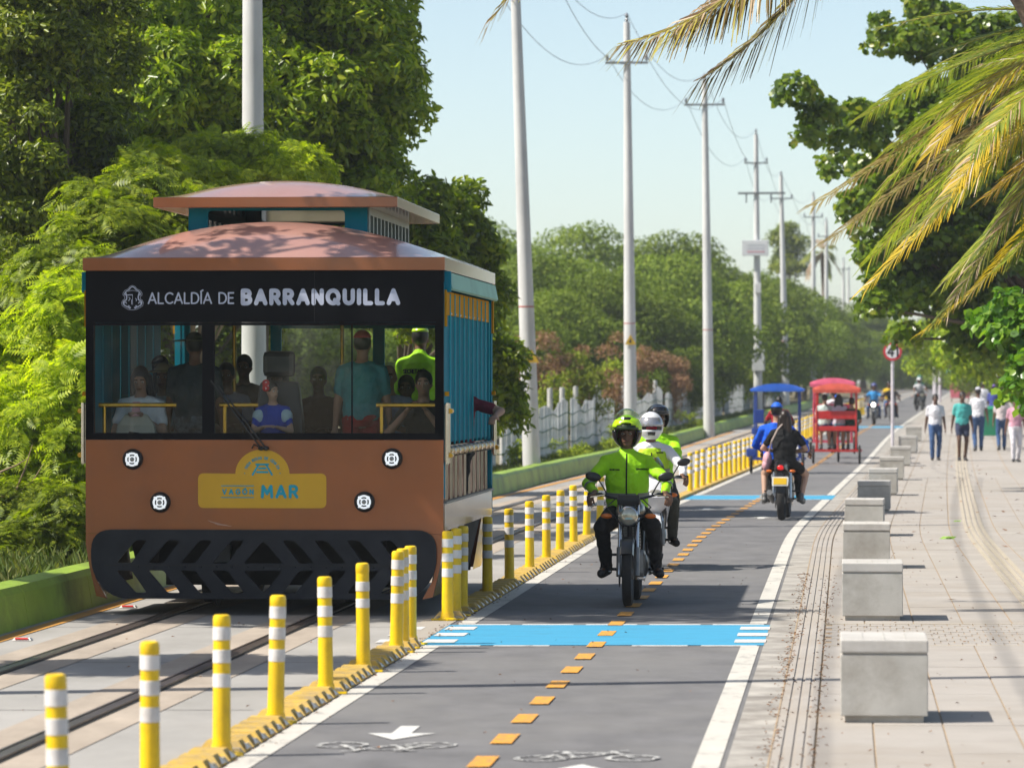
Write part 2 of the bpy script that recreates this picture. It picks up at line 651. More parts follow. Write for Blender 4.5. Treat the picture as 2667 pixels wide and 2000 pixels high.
def bike_symbol(u, d, flip, i):
    s = MB()
    z = stroke_sheet(s, arc(-.24, 0, .13, 0, 360, 16, .17), .035, (u, d), flip, .0045)
    z = stroke_sheet(s, arc(.24, 0, .13, 0, 360, 16, .17), .035, (u, d), flip, z)
    for pl in ([(-.24, 0), (-.06, .02), (.12, .30), (-.12, .30), (-.24, 0)], [(-.06, .02), (-.14, .38), (-.2, .38), (-.08, .38)], [(.24, 0), (.11, .40), (.2, .44)]):
        z = stroke_sheet(s, pl, .035, (u, d), flip, z)
    s.build('bicycle_marking', m_white3, road)
    a = MB()
    def P(x, y):
        return UP(u + x * flip, d + y * flip, .0045)
    yo = -1.35
    a.add([P(-.055, yo), P(.055, yo), P(.055, yo + .52), P(-.055, yo + .52), P(-.19, yo + .5), P(.19, yo + .5), P(0, yo + .98)], [(0, 1, 2, 3)])
    a.add([P(-.19, yo + .523), P(.19, yo + .523), P(0, yo + .98)], [(0, 1, 2)])
    a.build('arrow_marking', m_white2, road)
m_white3 = paint_mat('faded_white_paint', (.62, .61, .58), A_ASPH, wear=.06, scale=26)
bike_symbol(-1.78, 24.0, -1, 0)
bike_symbol(-.64, 23.15, 1, 1)
bike_symbol(-1.76, 69.5, -1, 2)
bike_symbol(-.68, 66.5, 1, 3)
# right-hand side: gutter, ribbed tactile strip, slabs
struct(strip_mb(.10, .315, 5, 420, .003, thick=.04).build('gutter', m_gutter))
tact = struct(strip_mb(.315, .54, 5, 300, .001, thick=.04).build('tactile_strip', m_conc))
for k in range(4):
    u = .335 + k * .058
    strip_mb(u, u + .036, 16, 150, .009, thick=.009, st=2).build('ridge', m_conc, tact)
for k in range(2):
    strip_mb(.312 + .222 * k, .322 + .228 * k, 16, 120, .004, st=2).build('sandy_joint', m_joint, tact)
walk = struct(strip_mb(.54, 7.6, 5, 420, -.004).build('walkway', m_joint))
us = [.553, .875, 1.278, 1.684, 2.09]
us2 = [2.72, 3.12, 3.52, 3.92, 4.32, 4.72, 5.12]
dl = [15.2, 17.95, 20.7, 23.45, 25.4, 28.0, 30.7, 33.2]
dl2 = [36.3]
while dl2[-1] < 92:
    dl2.append(dl2[-1] + 2.75)
def slab(u0, u1, a, b):
    zz = .003 + RD.uniform(-.0012, .0012)
    strip_mb(u0 + .006, u1 - .006, a + .005, b - .005, zz, st=2, thick=.03).build('slab', m_conc, walk)
for lst in (dl, dl2):
    for a, b in zip(lst[:-1], lst[1:]):
        for u0, u1 in list(zip(us[:-1], us[1:])) + list(zip(us2[:-1], us2[1:])):
            vis = u0 + RX(b) < (b * 1340 / FP) + .25
            if vis:
                slab(u0, u1, a, b)
# far slabs, too flat to tell apart one by one
fs_ = MB()
for a in np.arange(dl2[-1], 330, 5.5):
    for u0, u1 in ((.553, 1.278), (1.284, 2.09), (2.72, 3.5), (3.51, 7.6)):
        strip_mb(u0 + .006, u1 - .006, a + .01, a + 5.48, .003, st=3, mb=fs_)
struct(fs_.build('far_slab', m_conc, walk), 'stuff')
# second tactile guide, pale yellow
guide = strip_mb(2.10, 2.71, 5, 300, .001, thick=.03).build('guide_bed', m_conc, walk)
m_gd = mk('guide_ridge_concrete', (.42, .365, .285), rough=.85, var=.12, scale=3)
for k in range(4):
    strip_mb(2.30 + k * .075, 2.345 + k * .075, 30, 140, .012, thick=.012, st=2).build('guide_ridge', m_gd, walk)
# paver band level with the blue crossing
for side in (33.2, 36.24):
    strip_mb(.55, 5.1, side, side + .06, .0045, st=1, thick=.02).build('band_edge', m_gd, walk)
pm = {}
for r in range(10):
    for c in range(17):
        u0 = .56 + c * .105 + (.05 if r % 2 else 0)
        a = 33.28 + r * .296
        strip_mb(u0, u0 + .095, a, a + .282, .0025 + RD.uniform(-.0015, .0015), st=1, thick=.02).build('paver', m_conc, walk)

# fallen leaves and crumbs
def litter(name, spots, m, label, cat, size):
    mb = MB()
    for u, d in spots:
        c = UP(u, d, .012)
        a = RD.uniform(0, 6.28)
        s = size * RD.uniform(.6, 1.3)
        ex, ey = Vector((math.cos(a), math.sin(a), RD.uniform(-.1, .3))) * s, Vector((-math.sin(a), math.cos(a), RD.uniform(-.1, .3))) * s * .5
        mb.add([c - ex, c - ey + Vector((0, 0, .004)), c + ex, c + ey + Vector((0, 0, .006))], [(0, 1, 2), (0, 2, 3)])
    o = tag(mb.build(name, m), label, cat)
    o['kind'] = 'stuff'
m_litter = mk('brown_litter', (.20, .10, .045), rough=.9, var=.5, scale=20, isl=.5)
sp = []
for i in range(700):
    sp.append((RD.choice([.32, .545, .30]) + RD.gauss(0, .035), RD.uniform(21.5, 46)))
for i in range(380):
    sp.append((.55 + abs(RD.gauss(0, .7)), RD.uniform(21.5, 90)))
for i in range(500):
    sp.append((-2.50 + RD.gauss(0, .04), RD.uniform(21.5, 60)))
for i in range(160):
    sp.append((RD.uniform(-5.6, 0), RD.uniform(21.5, 70)))
litter('leaf_litter', sp, m_litter, 'brown leaf crumbs scattered along the gutter and joints', 'litter', .014)
litter('fallen_leaves', [(1.1 + RD.random() * 2.4, RD.uniform(40, 110)) for i in range(60)], mk('dry_leaf', (.28, .13, .05), var=.5, scale=9, isl=.5), 'dry brown leaves fallen on the walkway slabs', 'leaves', .05)
for (u, d, s, lb) in ((2.02, 56.5, .11, 'green leaf sprig lying on the walkway beside the yellow guide ridges'), (2.22, 63.5, .06, 'small green leaf further along the walkway guide ridges')):
    mb = MB()
    for k in range(3):
        c = UP(u + (k - 1) * s * .5, d, .02)
        ex, ey = Vector((RD.uniform(.4, 1), RD.uniform(-1, 1), .25)) * s * .6, Vector((RD.uniform(-.3, .3), .6, .3)) * s * .5
        mb.add([c - ex, c - ey, c + ex, c + ey], [(0, 1, 2), (0, 2, 3)])
    tag(mb.build('fallen_sprig', mk('sprig_green', (.16, .28, .03), var=.3)), lb, 'leaf')

# ================================================================== bollards and separators
m_by = mk('bollard_yellow', (.90, .60, .003), rough=.38, var=.05, scale=4, dirt=(.50, .30, .02), dscale=4, damt=.55, rnd=True)
m_bw = mk('bollard_white_band', (.74, .71, .69), rough=.35, var=.06, scale=8, dirt=(.42, .38, .34), dscale=5, damt=.6, rnd=True)
m_sep = mk('separator_yellow', (.56, .36, .06), rough=.7, var=.2, scale=6, dirt=(.32, .25, .15), dscale=7, damt=.8, rnd=True)
m_sepg = mk('separator_grey', (.33, .29, .22), rough=.8, var=.2, scale=9)
def bollard_proto(bands, name='traffic_bollard'):
    t = bpy.data.objects.new(name, None)
    col.objects.link(t)
    H = .74
    MB().lathe([(.0495, .004), (.0495, .05), (.047, .3), (.0447, .67), (.0447, .675), (.0465, .678), (.0465, .722), (.043, .736), (.032, .742), (.028, .738), (.001, .738)], seg=20).build('post', m_by, t, smooth=True)
    fl = MB().lathe([(.085, 0), (.085, .012), (.06, .022), (.054, .06), (.054, .061)], seg=20)
    for k in range(4):
        a = k * pi / 2 + .6
        fl.box((math.cos(a) * .10, math.sin(a) * .10, .007), (.07, .05, .014), Matrix.Rotation(a, 3, 'Z'))
    fl.build('base_flange', m_by, t, smooth=True)
    for a, b in bands:
        MB().lathe([(.0463, H - b), (.0486, H - b + .002), (.0476, H - a - .002), (.0454, H - a)], seg=20).build('reflective_band', m_bw, t, smooth=True)
    return t
bA = bollard_proto([(.062, .133), (.183, .253), (.308, .381)])
bB = bollard_proto([(.125, .19), (.24, .303)])
def bollard_group(n):
    return 'yellow bollards along the tram track'
spots = [18.5, 20.9, 23.3, 25.5, 27.98, 30.15, 32.36, 32.85, 33.4, 36.8, 37.55, 38.2, 40.9, 43.6, 46.4, 49.0, 51.3, 53.9, 56.4, 59.0]
d = 61.3
while d < 210:
    if not (75.5 < d < 79.5):
        spots.append(d)
    d += 2.15 if d < 130 else 2.6
hum = {6: 'near post of the trio before the blue crossing', 7: 'middle post of the trio before the blue crossing', 8: 'far post of the trio before the blue crossing', 9: 'near post of the trio beyond the blue crossing', 10: 'middle post of the trio beyond the blue crossing', 11: 'far post of the trio beyond the blue crossing'}
used = {}
for i, d in enumerate(spots):
    src = bB if i == 5 else bA
    b = src if src not in used else copy_tree(src)
    used[src] = 1
    b.location = UP(-2.575 if d < 34 else -2.6, d, .006)
    b.rotation_euler = (RD.gauss(0, .016), RD.gauss(0, .02), RD.uniform(0, 6.2))
    if i in hum:
        lb = 'yellow and white bollard, ' + hum[i]
    elif i == 5:
        lb = 'yellow bollard with a missing upper white band'
    elif i < 6:
        lb = 'yellow and white striped bollard, %s from the camera' % nth(i)
    elif i < 20:
        lb = 'yellow and white bollard beside the tram, %s beyond the crossing trio' % nth(i - 12)
    else:
        lb = 'small far yellow bollard in the dense row beyond the motorcycles'
    tag(b, lb, 'bollard', bollard_group(i))
# low ribbed separators between the posts
def sep_proto(L, n):
    t = bpy.data.objects.new('lane_separator', None)
    col.objects.link(t)
    MB().loft([[(-.125, y, .004), (.125, y, .004), (.10, y, .028), (-.10, y, .028)] for y in (0, L)]).build('base', m_sepg, t)
    p = L / n
    me = None
    for k in range(n):
        y0, y1 = k * p + .05, k * p + p - .07
        rb = MB().loft([[(-.13, y0, .005), (.13, y0, .005), (.085, y0 + .03, .062), (-.085, y0 + .03, .062)], [(-.13, y1, .005), (.13, y1, .005), (.085, y1 - .03, .062), (-.085, y1 - .03, .062)]])
        r = rb.build('rib', m_sep, t)
        MB().add([(.128, y0 + .03, .016), (.128, y1 - .04, .016), (.100, (y0 + y1) / 2, .050)], [(0, 1, 2)]).build('reflector', m_bw, r).location = (.004, 0, .003)
    return t
sp6 = sep_proto(1.95, 6)
sp3 = sep_proto(.30, 1)
first = {}
k = 0
sep_d = [(a, b) for a, b in zip(spots[:-1], spots[1:]) if not (a < 34.5 < b) and not (a < 77 < b) and a < 64]
for a, b in sep_d:
    src = sp3 if b - a < 1 else sp6
    s = src if src not in first else copy_tree(src)
    first[src] = 1
    s.location = UP(-2.60, a + .12, .006)
    s.rotation_euler = (0, 0, ang(a))
    if src is sp6:
        s.scale = (1, (b - a - .22) / 1.95, 1)
    tag(s, 'low yellow ribbed separator, %s span counted from the camera' % (nth(k) if k < 20 else 'far'), 'separator', 'ribbed separators between the bollards')
    k += 1
far_sep = strip_mb(-2.70, -2.50, 66, 205, .05, st=3, thick=.045)
tag(far_sep.build('separator_row', m_sep), 'far yellow separator strip under the dense bollard row', 'separator')

# ================================================================== concrete seats
m_blk = mk('cast_concrete', (.46, .445, .41), rough=.82, var=.13, scale=2.6, bump=.25, bscale=45, dirt=(.27, .24, .20), dscale=2.2, damt=.7, detail=9, rnd=True)
m_blk2 = mk('cast_concrete_cap', (.50, .48, .45), rough=.8, var=.12, scale=3.2, bump=.25, bscale=45, dirt=(.36, .33, .29), dscale=3, damt=.6, detail=9, rnd=True)
def bench_proto():
    t = bpy.data.objects.new('concrete_seat_block', None)
    col.objects.link(t)
    MB().box((0, .42, .02), (.455, .80, .04)).build('plinth', m_blk, t)
    MB().box((0, .42, .04 + .178), (.505, .86, .356)).build('body', m_blk, t, bev=.006)
    MB().box((0, .42, .400), (.485, .84, .012)).build('groove', m_blk, t)
    cap = MB()
    cap.box((0, .42, .444), (.508, .872, .076))
    cp = cap.build('cap', m_blk2, t, bev=.009)
    for k in range(3):
        MB().box((-.126 + k * .126, .40, .4825), (.007, .62, .003)).build('slit', m_blk, cp)
    return t
bp = bench_proto()
for i, d in enumerate([25.6, 36.75, 47.3, 57.5, 68.6, 79, 92, 108, 124, 141]):
    b = bp if i == 0 else copy_tree(bp)
    b.location = UP(.942, d, .002)
    b.rotation_euler = (0, 0, ang(d) + RD.gauss(0, .01))
    tag(b, ('large pale concrete seat block nearest the camera' if i == 0 else 'grey concrete seat block, %s in the walkway row' % nth(i)) if i < 8 else 'far pale concrete seat block near the round road sign', 'seat block', 'concrete seat blocks along the walkway')
# ================================================================== stroke lettering
def _a(cx, cy, rx, ry, a0, a1, n=8):
    return [(cx + rx * math.cos(math.radians(a0 + (a1 - a0) * i / n)), cy + ry * math.sin(math.radians(a0 + (a1 - a0) * i / n))) for i in range(n + 1)]
GLY = {
 'A': (.74, [[(0, 0), (.37, 1), (.74, 0)], [(.13, .32), (.61, .32)]]),
 'B': (.58, [[(0, 0), (0, 1), (.3, 1)] + _a(.3, .765, .235, .235, 90, -90) + [(0, .53)], [(.3, .53)] + _a(.32, .265, .265, .265, 90, -90) + [(0, 0)]]),
 'C': (.66, [_a(.42, .5, .42, .5, 48, 312, 14)]),
 'D': (.68, [[(0, 0), (0, 1), (.26, 1)] + _a(.26, .5, .42, .5, 90, -90, 12) + [(0, 0)]]),
 'E': (.48, [[(.48, 1), (0, 1), (0, 0), (.48, 0)], [(0, .52), (.42, .52)]]),
 'G': (.74, [_a(.42, .5, .42, .5, 48, 350, 14) + [(.80, .46), (.5, .46)]]),
 'I': (.04, [[(.02, 0), (.02, 1)]]),
 'L': (.46, [[(0, 1), (0, 0), (.46, 0)]]),
 'M': (.84, [[(0, 0), (.07, 1), (.42, .3), (.77, 1), (.84, 0)]]),
 'N': (.64, [[(0, 0), (0, 1), (.64, 0), (.64, 1)]]),
 'O': (.86, [_a(.43, .5, .43, .5, 0, 360, 20)]),
 'Q': (.88, [_a(.43, .5, .43, .5, 0, 360, 20), [(.58, .26), (.84, -.02)]]),
 'R': (.60, [[(0, 0), (0, 1), (.3, 1)] + _a(.3, .735, .265, .265, 90, -90) + [(0, .47)], [(.28, .47), (.6, 0)]]),
 'S': (.56, [_a(.29, .755, .25, .245, 40, 270, 9) + _a(.28, .255, .27, .255, 90, -140, 9)]),
 'T': (.62, [[(0, 1), (.62, 1)], [(.31, 1), (.31, 0)]]),
 'U': (.64, [[(0, 1), (0, .32)] + _a(.32, .32, .32, .32, 180, 360, 10) + [(.64, 1)]]),
 'V': (.72, [[(0, 1), (.36, 0), (.72, 1)]]),
 'Z': (.60, [[(0, 1), (.6, 1), (0, 0), (.6, 0)]]),
 '4': (.6, [[(.45, 0), (.45, 1), (0, .3), (.62, .3)]]), '1': (.3, [[(.0, .78), (.2, 1), (.2, 0)]]),
 ' ': (.30, []), '.': (.1, [[(.05, 0), (.05, .02)]]),
}
ACC = {'Í': 'I', 'Ó': 'O'}
def ribbon(mb, pts, wd, fn, z0, disc=8):
    """flat pen stroke with round ends; fn maps (x, y, lift) to 3D"""
    z = z0
    for i, p in enumerate(pts):
        ring = [fn(p[0] + wd / 2 * math.cos(2 * pi * k / disc), p[1] + wd / 2 * math.sin(2 * pi * k / disc), z) for k in range(disc)]
        mb.add(ring, [tuple(range(disc))])
        z += 6e-5
    for a, b in zip(pts[:-1], pts[1:]):
        dx, dy = b[0] - a[0], b[1] - a[1]
        L = math.hypot(dx, dy)
        if L < 1e-6:
            continue
        nx_, ny_ = -dy / L * wd / 2, dx / L * wd / 2
        mb.add([fn(a[0] + nx_, a[1] + ny_, z), fn(a[0] - nx_, a[1] - ny_, z), fn(b[0] - nx_, b[1] - ny_, z), fn(b[0] + nx_, b[1] + ny_, z)], [(0, 1, 2, 3)])
        z += 6e-5
    return z
def text_width(txt, h, wd, gap):
    return sum(GLY[ACC.get(c, c)][0] * h + gap for c in txt) - gap
def stroke_text(mb, txt, x, y, h, wd, gap, fn, sx=1.0):
    for c in txt:
        w_, st = GLY[ACC.get(c, c)]
        for pl in st:
            ribbon(mb, [(x + q[0] * h * sx, y + q[1] * h) for q in pl], wd, fn, .001)
        if c in ACC:
            ribbon(mb, [(x + w_ * h * .5 * sx - .04 * h, y + h * 1.13), (x + w_ * h * .5 * sx + .16 * h, y + h * 1.26)], wd, fn, .001)
        x += w_ * h * sx + gap
    return x

# ================================================================== tram
TS = .94                                     # the car is modelled to a 3.26 m width and set at its true scale
TD = 40.0
tram_o = UP(-4.55, TD)
tram_p = Vector((tram_o.x * TS, TD * TS, .117))
tram = thing('tram', 'copper and teal tourist tram with black banner, on the track at left', 'tram', tram_p, ang(TD))
tram.scale = (TS, TS, TS)
TM = Matrix.Translation(tram_p) @ Matrix.Rotation(ang(TD), 4, 'Z') @ Matrix.Scale(TS, 4)
m_cop = mk('copper_paint', (.33, .10, .030), rough=.3, metal=.4, var=.10, scale=1.1, coat=.8, dirt=(.24, .085, .035), dscale=1.6, damt=.55, bump=.25, bscale=1.6, bdist=.02)
m_roof = mk('copper_roof_sky_pink', (.52, .27, .215), rough=.40, metal=.25, var=.08, scale=1.2, coat=.9, dirt=(.50, .36, .28), dscale=3.0, damt=.25, detail=8)  # copper paint, with the pink of reflected sky put into its base colour
m_blk_p = mk('black_panel', (.004, .0042, .006), rough=.5, var=.2, scale=1.2, spec=.10)
m_blk_m = mk('black_bumper_steel', (.012, .014, .02), rough=.45, var=.25, scale=3, spec=.25, dirt=(.03, .032, .04), dscale=2.0, damt=.6)
m_teal = mk('teal_paint', (.005, .20, .29), rough=.65, var=.1, scale=2, spec=.08)
m_mint = mk('mint_valance', (.20, .46, .38), rough=.5, var=.15, scale=2, spec=.3)
m_gold = mk('brass_gold', (.62, .36, .05), rough=.25, metal=.85, var=.15, scale=5)
m_goldp = mk('gold_paint', (.52, .25, .008), rough=.75, var=.12, scale=3, spec=.04)
m_inox = mk('stainless', (.62, .58, .52), rough=.16, metal=1.0, var=.1, scale=3, bump=.25, bscale=2.5)
m_under = mk('undercarriage', (.02, .018, .016), rough=.8, var=.3)
m_lite = mk('lettering_white', (.52, .55, .68), rough=.5, var=.03)
m_badge = mk('badge_yellow', (.68, .37, .006), rough=.35, var=.06, scale=2, coat=.3)
m_badget = mk('badge_teal', (.0, .34, .46), rough=.5, var=.04)
m_ledw = mk('lamp_white', (.9, .93, .95), rough=.3, var=.02, emit=.35)
m_blackgl = mk('black_plastic', (.012, .012, .013), rough=.35, var=.1)
m_lens = mk('lamp_lens', (.25, .25, .25), rough=.12, metal=.7, var=.2, scale=20)
m_floor = mk('tram_floor', (.10, .07, .05), rough=.7, var=.2)
m_seat = mk('seat_wood', (.12, .05, .02), rough=.45, var=.3, scale=3, stretch=(1, 8, 8))
def glass_mat(name, tint, refl=.10, rough=.02):
    m = bpy.data.materials.new(name)
    m.use_nodes = True
    n, l = m.node_tree.nodes, m.node_tree.links
    n.remove(n['Principled BSDF'])
    t = n.new('ShaderNodeBsdfTransparent')
    t.inputs[0].default_value = tuple(tint) + (1,)
    g = n.new('ShaderNodeBsdfGlossy')
    g.inputs['Roughness'].default_value = rough
    lw = n.new('ShaderNodeLayerWeight')
    lw.inputs[0].default_value = .5
    pw = n.new('ShaderNodeMath')
    pw.operation = 'POWER'
    pw.inputs[1].default_value = 4.0
    l.new(lw.outputs['Facing'], pw.inputs[0])
    ad = n.new('ShaderNodeMath')
    ad.operation = 'MULTIPLY_ADD'
    ad.inputs[1].default_value = .8
    ad.inputs[2].default_value = refl
    l.new(pw.outputs[0], ad.inputs[0])
    mx = n.new('ShaderNodeMixShader')
    l.new(ad.outputs[0], mx.inputs[0])
    l.new(t.outputs[0], mx.inputs[1])
    l.new(g.outputs[0], mx.inputs[2])
    l.new(mx.outputs[0], n['Material Output'].inputs[0])
    MATS[name] = m
    return m
m_glass = glass_mat('windscreen_glass', (.955, .975, .965), .026)

W2 = 1.632
# --- front: copper lower panel with bevelled lower cheeks
plate('front_panel', [(-W2, 1.468), (W2, 1.468), (W2, .62), (-W2, .62)], [], 0.0, .06, m_cop, tram)
for s in (-1, 1):
    pl = [(s * W2, .617), (s * 1.42, .617), (s * 1.535, .50), (s * 1.545, .22), (s * 1.44, .03), (s * 1.535, .05), (s * 1.60, .32), (s * W2, .52)]
    plate('cheek', pl, [], .004, .05, m_cop, tram)
    MB().add([(s * W2, .004, .617), (s * 1.535, .004, .05), (s * 1.535, 1.1, .05), (s * W2, 1.1, .617)], [(0, 1, 2, 3)]).add([(s * (W2 - .03), .004, .617), (s * 1.50, .004, .05), (s * 1.50, 1.1, .05), (s * (W2 - .03), 1.1, .617)], [(0, 1, 2, 3)]).build('skirt_end', m_inox, tram)
# --- black pilot (cow-catcher) with slots
U = .001541
out = rounded([(-1.575, .655), (1.572, .655), (1.572, .26), (1.38, .03), (-1.38, .03), (-1.575, .26)], [.24, .24, .22, .2, .2, .22], 6)
holes = []
for row in (0, 1):
    za, zb = (.352, .56) if row == 0 else (.286, .083)
    holes.append(rounded([(-117 * U, za), (117 * U, za), (0, zb)], .028, 3))
    for k in range(4):
        o = 190 * k
        for s in (-1, 1):
            hole = [(s * (302 + o) * U, za), (s * (212 + o) * U, za), (s * (112 + o) * U, zb), (s * (187 + o) * U, zb)]
            if k == 3:
                hole = [(s * (302 + o) * U, za), (s * (212 + o) * U, za), (s * (120 + o) * U, zb), (s * (187 + o) * U, zb)]
            holes.append(rounded(hole, .022, 3))
plate('pilot', out, holes, -.05, .035, m_blk_m, tram)
rv = None
for k in range(-9, 10):
    m_ = MB().ell((k * .143, -.052, .317), (.010, .007, .010), nu=8, nv=6)
    m_.build('rivet', m_blk_m, tram)
MB().box((0, -.053, .333), (2.9, .004, .006)).build('seam', m_under, tram)
# --- undercarriage and wheels
MB().box((0, 2.9, .42), (2.1, 4.6, .26)).build('chassis', m_under, tram)
for y in (1.35, 4.4):
    for x in (-.67, .66):
        MB().lathe([(.30, -.06), (.30, .05), (.34, .052), (.34, .07), (.12, .07)], (x, y, .235), 'x', 24).build('wheel', m_under, tram)
    MB().tube([(-.7, y, .235), (.7, y, .235)], .05, 10).build('axle', m_under, tram)
MB().box((0, 1.05, .34), (2.1, .10, .46)).build('bogie_frame', m_under, tram)
MB().box((0, 5.0, .34), (2.9, .10, .5)).build('rear_beam', m_under, tram)
MB().box((-.46, .75, .42), (.16, .5, .16)).build('coupling', mk('grey_equipment', (.16, .16, .16), rough=.5), tram)
# --- black surround, banner, glazing
plate('window_frame', [(-W2, 2.53), (W2, 2.53), (W2, 1.47), (-W2, 1.47)], [[(-1.56, 2.505), (-.565, 2.505), (-.565, 1.53), (-1.56, 1.53)], [(-.455, 2.505), (1.555, 2.505), (1.555, 1.53), (-.455, 1.53)]], .0, .05, m_blk_p, tram)
plate('banner_panel', [(-W2, 3.0), (W2, 3.0), (W2, 2.532), (-W2, 2.532)], [], -.004, .05, m_blk_p, tram)
MB().box((.46, -.006, 2.765), (.004, .004, .46)).build('banner_seam', m_under, tram)
for a, b in ((-1.56, -.565), (-.455, 1.555)):
    MB().box(((a + b) / 2, .022, 2.018), (b - a + .01, .006, .985)).build('windscreen', m_glass, tram)
MB().box((.80, .012, 2.02), (.012, .02, .985)).build('glazing_bar', m_blk_p, tram)
for s in (-1, 1):
    MB().box((s * (W2 - .035), .05, 2.235), (.07, .10, 1.53)).build('corner_post', m_blk_p, tram)
# lettering on the banner
fb = lambda x, y, z: Vector((x, -.006 - z, y))
def dx(px):
    return (px - 573.5) * .004194
def dz(py):
    return CH - (py - 835) * .004194
def fit_text(mb, txt, x0, x1, z, h, wd, fn):
    tw = text_width(txt, h, wd, 0)
    stroke_text(mb, txt, x0 + wd / 2, z, h, wd, (x1 - x0 - wd - tw) / max(1, len(txt) - 1), fn)
m1 = MB()
fit_text(m1, 'ALCALDÍA', -1.0625, -.473, 2.705, .094, .0145, fb)
fit_text(m1, 'DE', -.4156, -.271, 2.705, .094, .0145, fb)
m1.build('lettering_small', m_lite, tram)
m2 = MB()
fit_text(m2, 'BARRANQUILLA', -.212, 1.241, 2.704, .115, .039, fb)
m2.build('lettering_bold', m_lite, tram)
# coat of arms: scrolled shield in line work
m3 = MB()
ex, ez = dx(287), dz(643)
E = .00062
def crest(pts, wd=.006):
    wd = wd * .85
    ribbon(m3, [(ex + (p[0]) * E, ez - (p[1]) * E) for p in pts], wd, fb, .001, 6)
for s in (-1, 1):
    crest([(s * x, y) for x, y in ((0, -165), (28, -150), (50, -122), (95, -92), (112, -70), (118, -52), (104, -42), (92, -55), (96, -70))], .010)
    crest([(s * x, y) for x, y in ((92, -50), (84, -10), (90, 28), (112, 40), (132, 52), (138, 78), (122, 105), (80, 130), (44, 142))], .013)
    crest([(s * x, y) for x, y in ((88, 80), (100, 62), (120, 66), (126, 84))], .010)
    crest([(s * x, y) for x, y in ((44, 118), (62, 112), (62, 128), (44, 135), (26, 140), (38, 156), (52, 152), (44, 144))], .008)
    crest([(s * x, y) for x, y in ((0, -182), (40, -165), (62, -132), (112, -108), (140, -72), (140, -40), (116, -20), (114, 15), (146, 38), (162, 75), (150, 115), (106, 146), (60, 170), (0, 176))], .004)
crest([(-70, -92), (-30, -106), (0, -110), (30, -106), (70, -92)], .004)
crest([(-74, -42), (-4, -45)], .010)
crest([(0, -45), (0, 20), (2, 100)], .004)
crest([(-60, 45), (-34, 10), (-54, -8)], .007)
crest([(44, 8), (64, 30), (52, 48)], .007)
crest([(-12, 30), (-12, 92)], .008)
m3.build('coat_of_arms', m_lite, tram)
# --- yellow badge
bx0, bx1, bz0, bz1 = dx(430), dx(709), dz(1097), dz(1022)
arch = [(dx(570) + .247 * math.cos(a), dz(1024) + .225 * math.sin(a)) for a in np.linspace(0.02, pi - .02, 22)]
pl = rounded([(bx0, bz0), (bx1, bz0), (bx1, bz1)], [.05, .05, .05], 4) + arch + rounded([(bx0, bz1), (bx0, bz0), (bx1, bz0)], [.05, 0, 0], 4)[:5]
pl = rounded([(bx0, bz0), (bx1, bz0), (bx1, bz1)], .055, 5)
pl = pl[0:6] + pl[6:12] + [q for q in rounded([(bx1, bz0), (bx1, bz1), (bx0, bz1), (bx0, bz0)], .055, 5)[6:12]] + arch + [q for q in rounded([(bx1, bz0), (bx1, bz1), (bx0, bz1), (bx0, bz0)], .055, 5)[12:18]] + [q for q in rounded([(bx1, bz0), (bx1, bz1), (bx0, bz1), (bx0, bz0)], .055, 5)[18:24]]
pl = pl[6:]
plate('badge', pl, [], -.006, .012, m_badge, tram)
fb2 = lambda x, y, z: Vector((x, -.008 - z, y))
m4 = MB()
stroke_text(m4, 'MAR', dx(570), dz(1073), .098, .027, .046, fb2, 1.05)
m4.build('badge_word', m_badget, tram)
m5 = MB()
tw = text_width('VAGÓN', .042, .01, .02)
stroke_text(m5, 'VAGÓN', dx(484), dz(1067), .043, .0115, .02 + (dx(549) - dx(484) - tw) / 4, fb2)
for zz in (1049, 1074):
    ribbon(m5, [(dx(481), dz(zz)), (dx(551), dz(zz))], .008, fb2, .001)
m5.build('badge_small_word', m_badget, tram)
m6 = MB()
bt = 'TREN BOCAS DE CENIZA'
for i, c in enumerate(bt):
    an = math.radians(158 - 136 * i / (len(bt) - 1))
    cx_, cz_ = dx(570) + .158 * math.cos(an), dz(1024) + .148 * math.sin(an)
    ro = an - pi / 2
    fnl = lambda x, y, z, cx_=cx_, cz_=cz_, ro=ro: fb2(cx_ + x * math.cos(ro) - y * math.sin(ro), cz_ + x * math.sin(ro) + y * math.cos(ro), z)
    stroke_text(m6, c, -.008, -.01, .021, .0055, 0, fnl)
for s in (-1, 1):
    ribbon(m6, [(dx(570) + s * .162, dz(1022)), (dx(570) + s * .161, dz(1021.5))], .009, fb2, .001)
m6.build('badge_arc_lettering', m_badget, tram)
m7 = MB()
cx_, cz_ = dx(570), dz(1013)
for a, b in (((-.055, .043), (.055, .043)), ((-.035, .04), (-.088, -.05)), ((.035, .04), (.088, -.05)), ((-.03, .008), (.03, .008)), ((-.048, -.026), (.048, -.026))):
    ribbon(m7, [(cx_ + a[0], cz_ + a[1]), (cx_ + b[0], cz_ + b[1])], .017, fb2, .001)
m7.build('badge_track_emblem', m_badget, tram)
m8 = MB()
for k_ in range(5):
    ribbon(m8, [(dx(452 + k_ * 5), dz(1124 + k_ * 2.2)), (dx(470 + k_ * 8), dz(1130 + k_ * 1.5))], .004 + .003 * (k_ % 2), lambda x, y, z: Vector((x, -.002 - z, y)), .001)
m8.build('paint_scratch', mk('scratch_pale', (.50, .33, .27), rough=.7), tram)
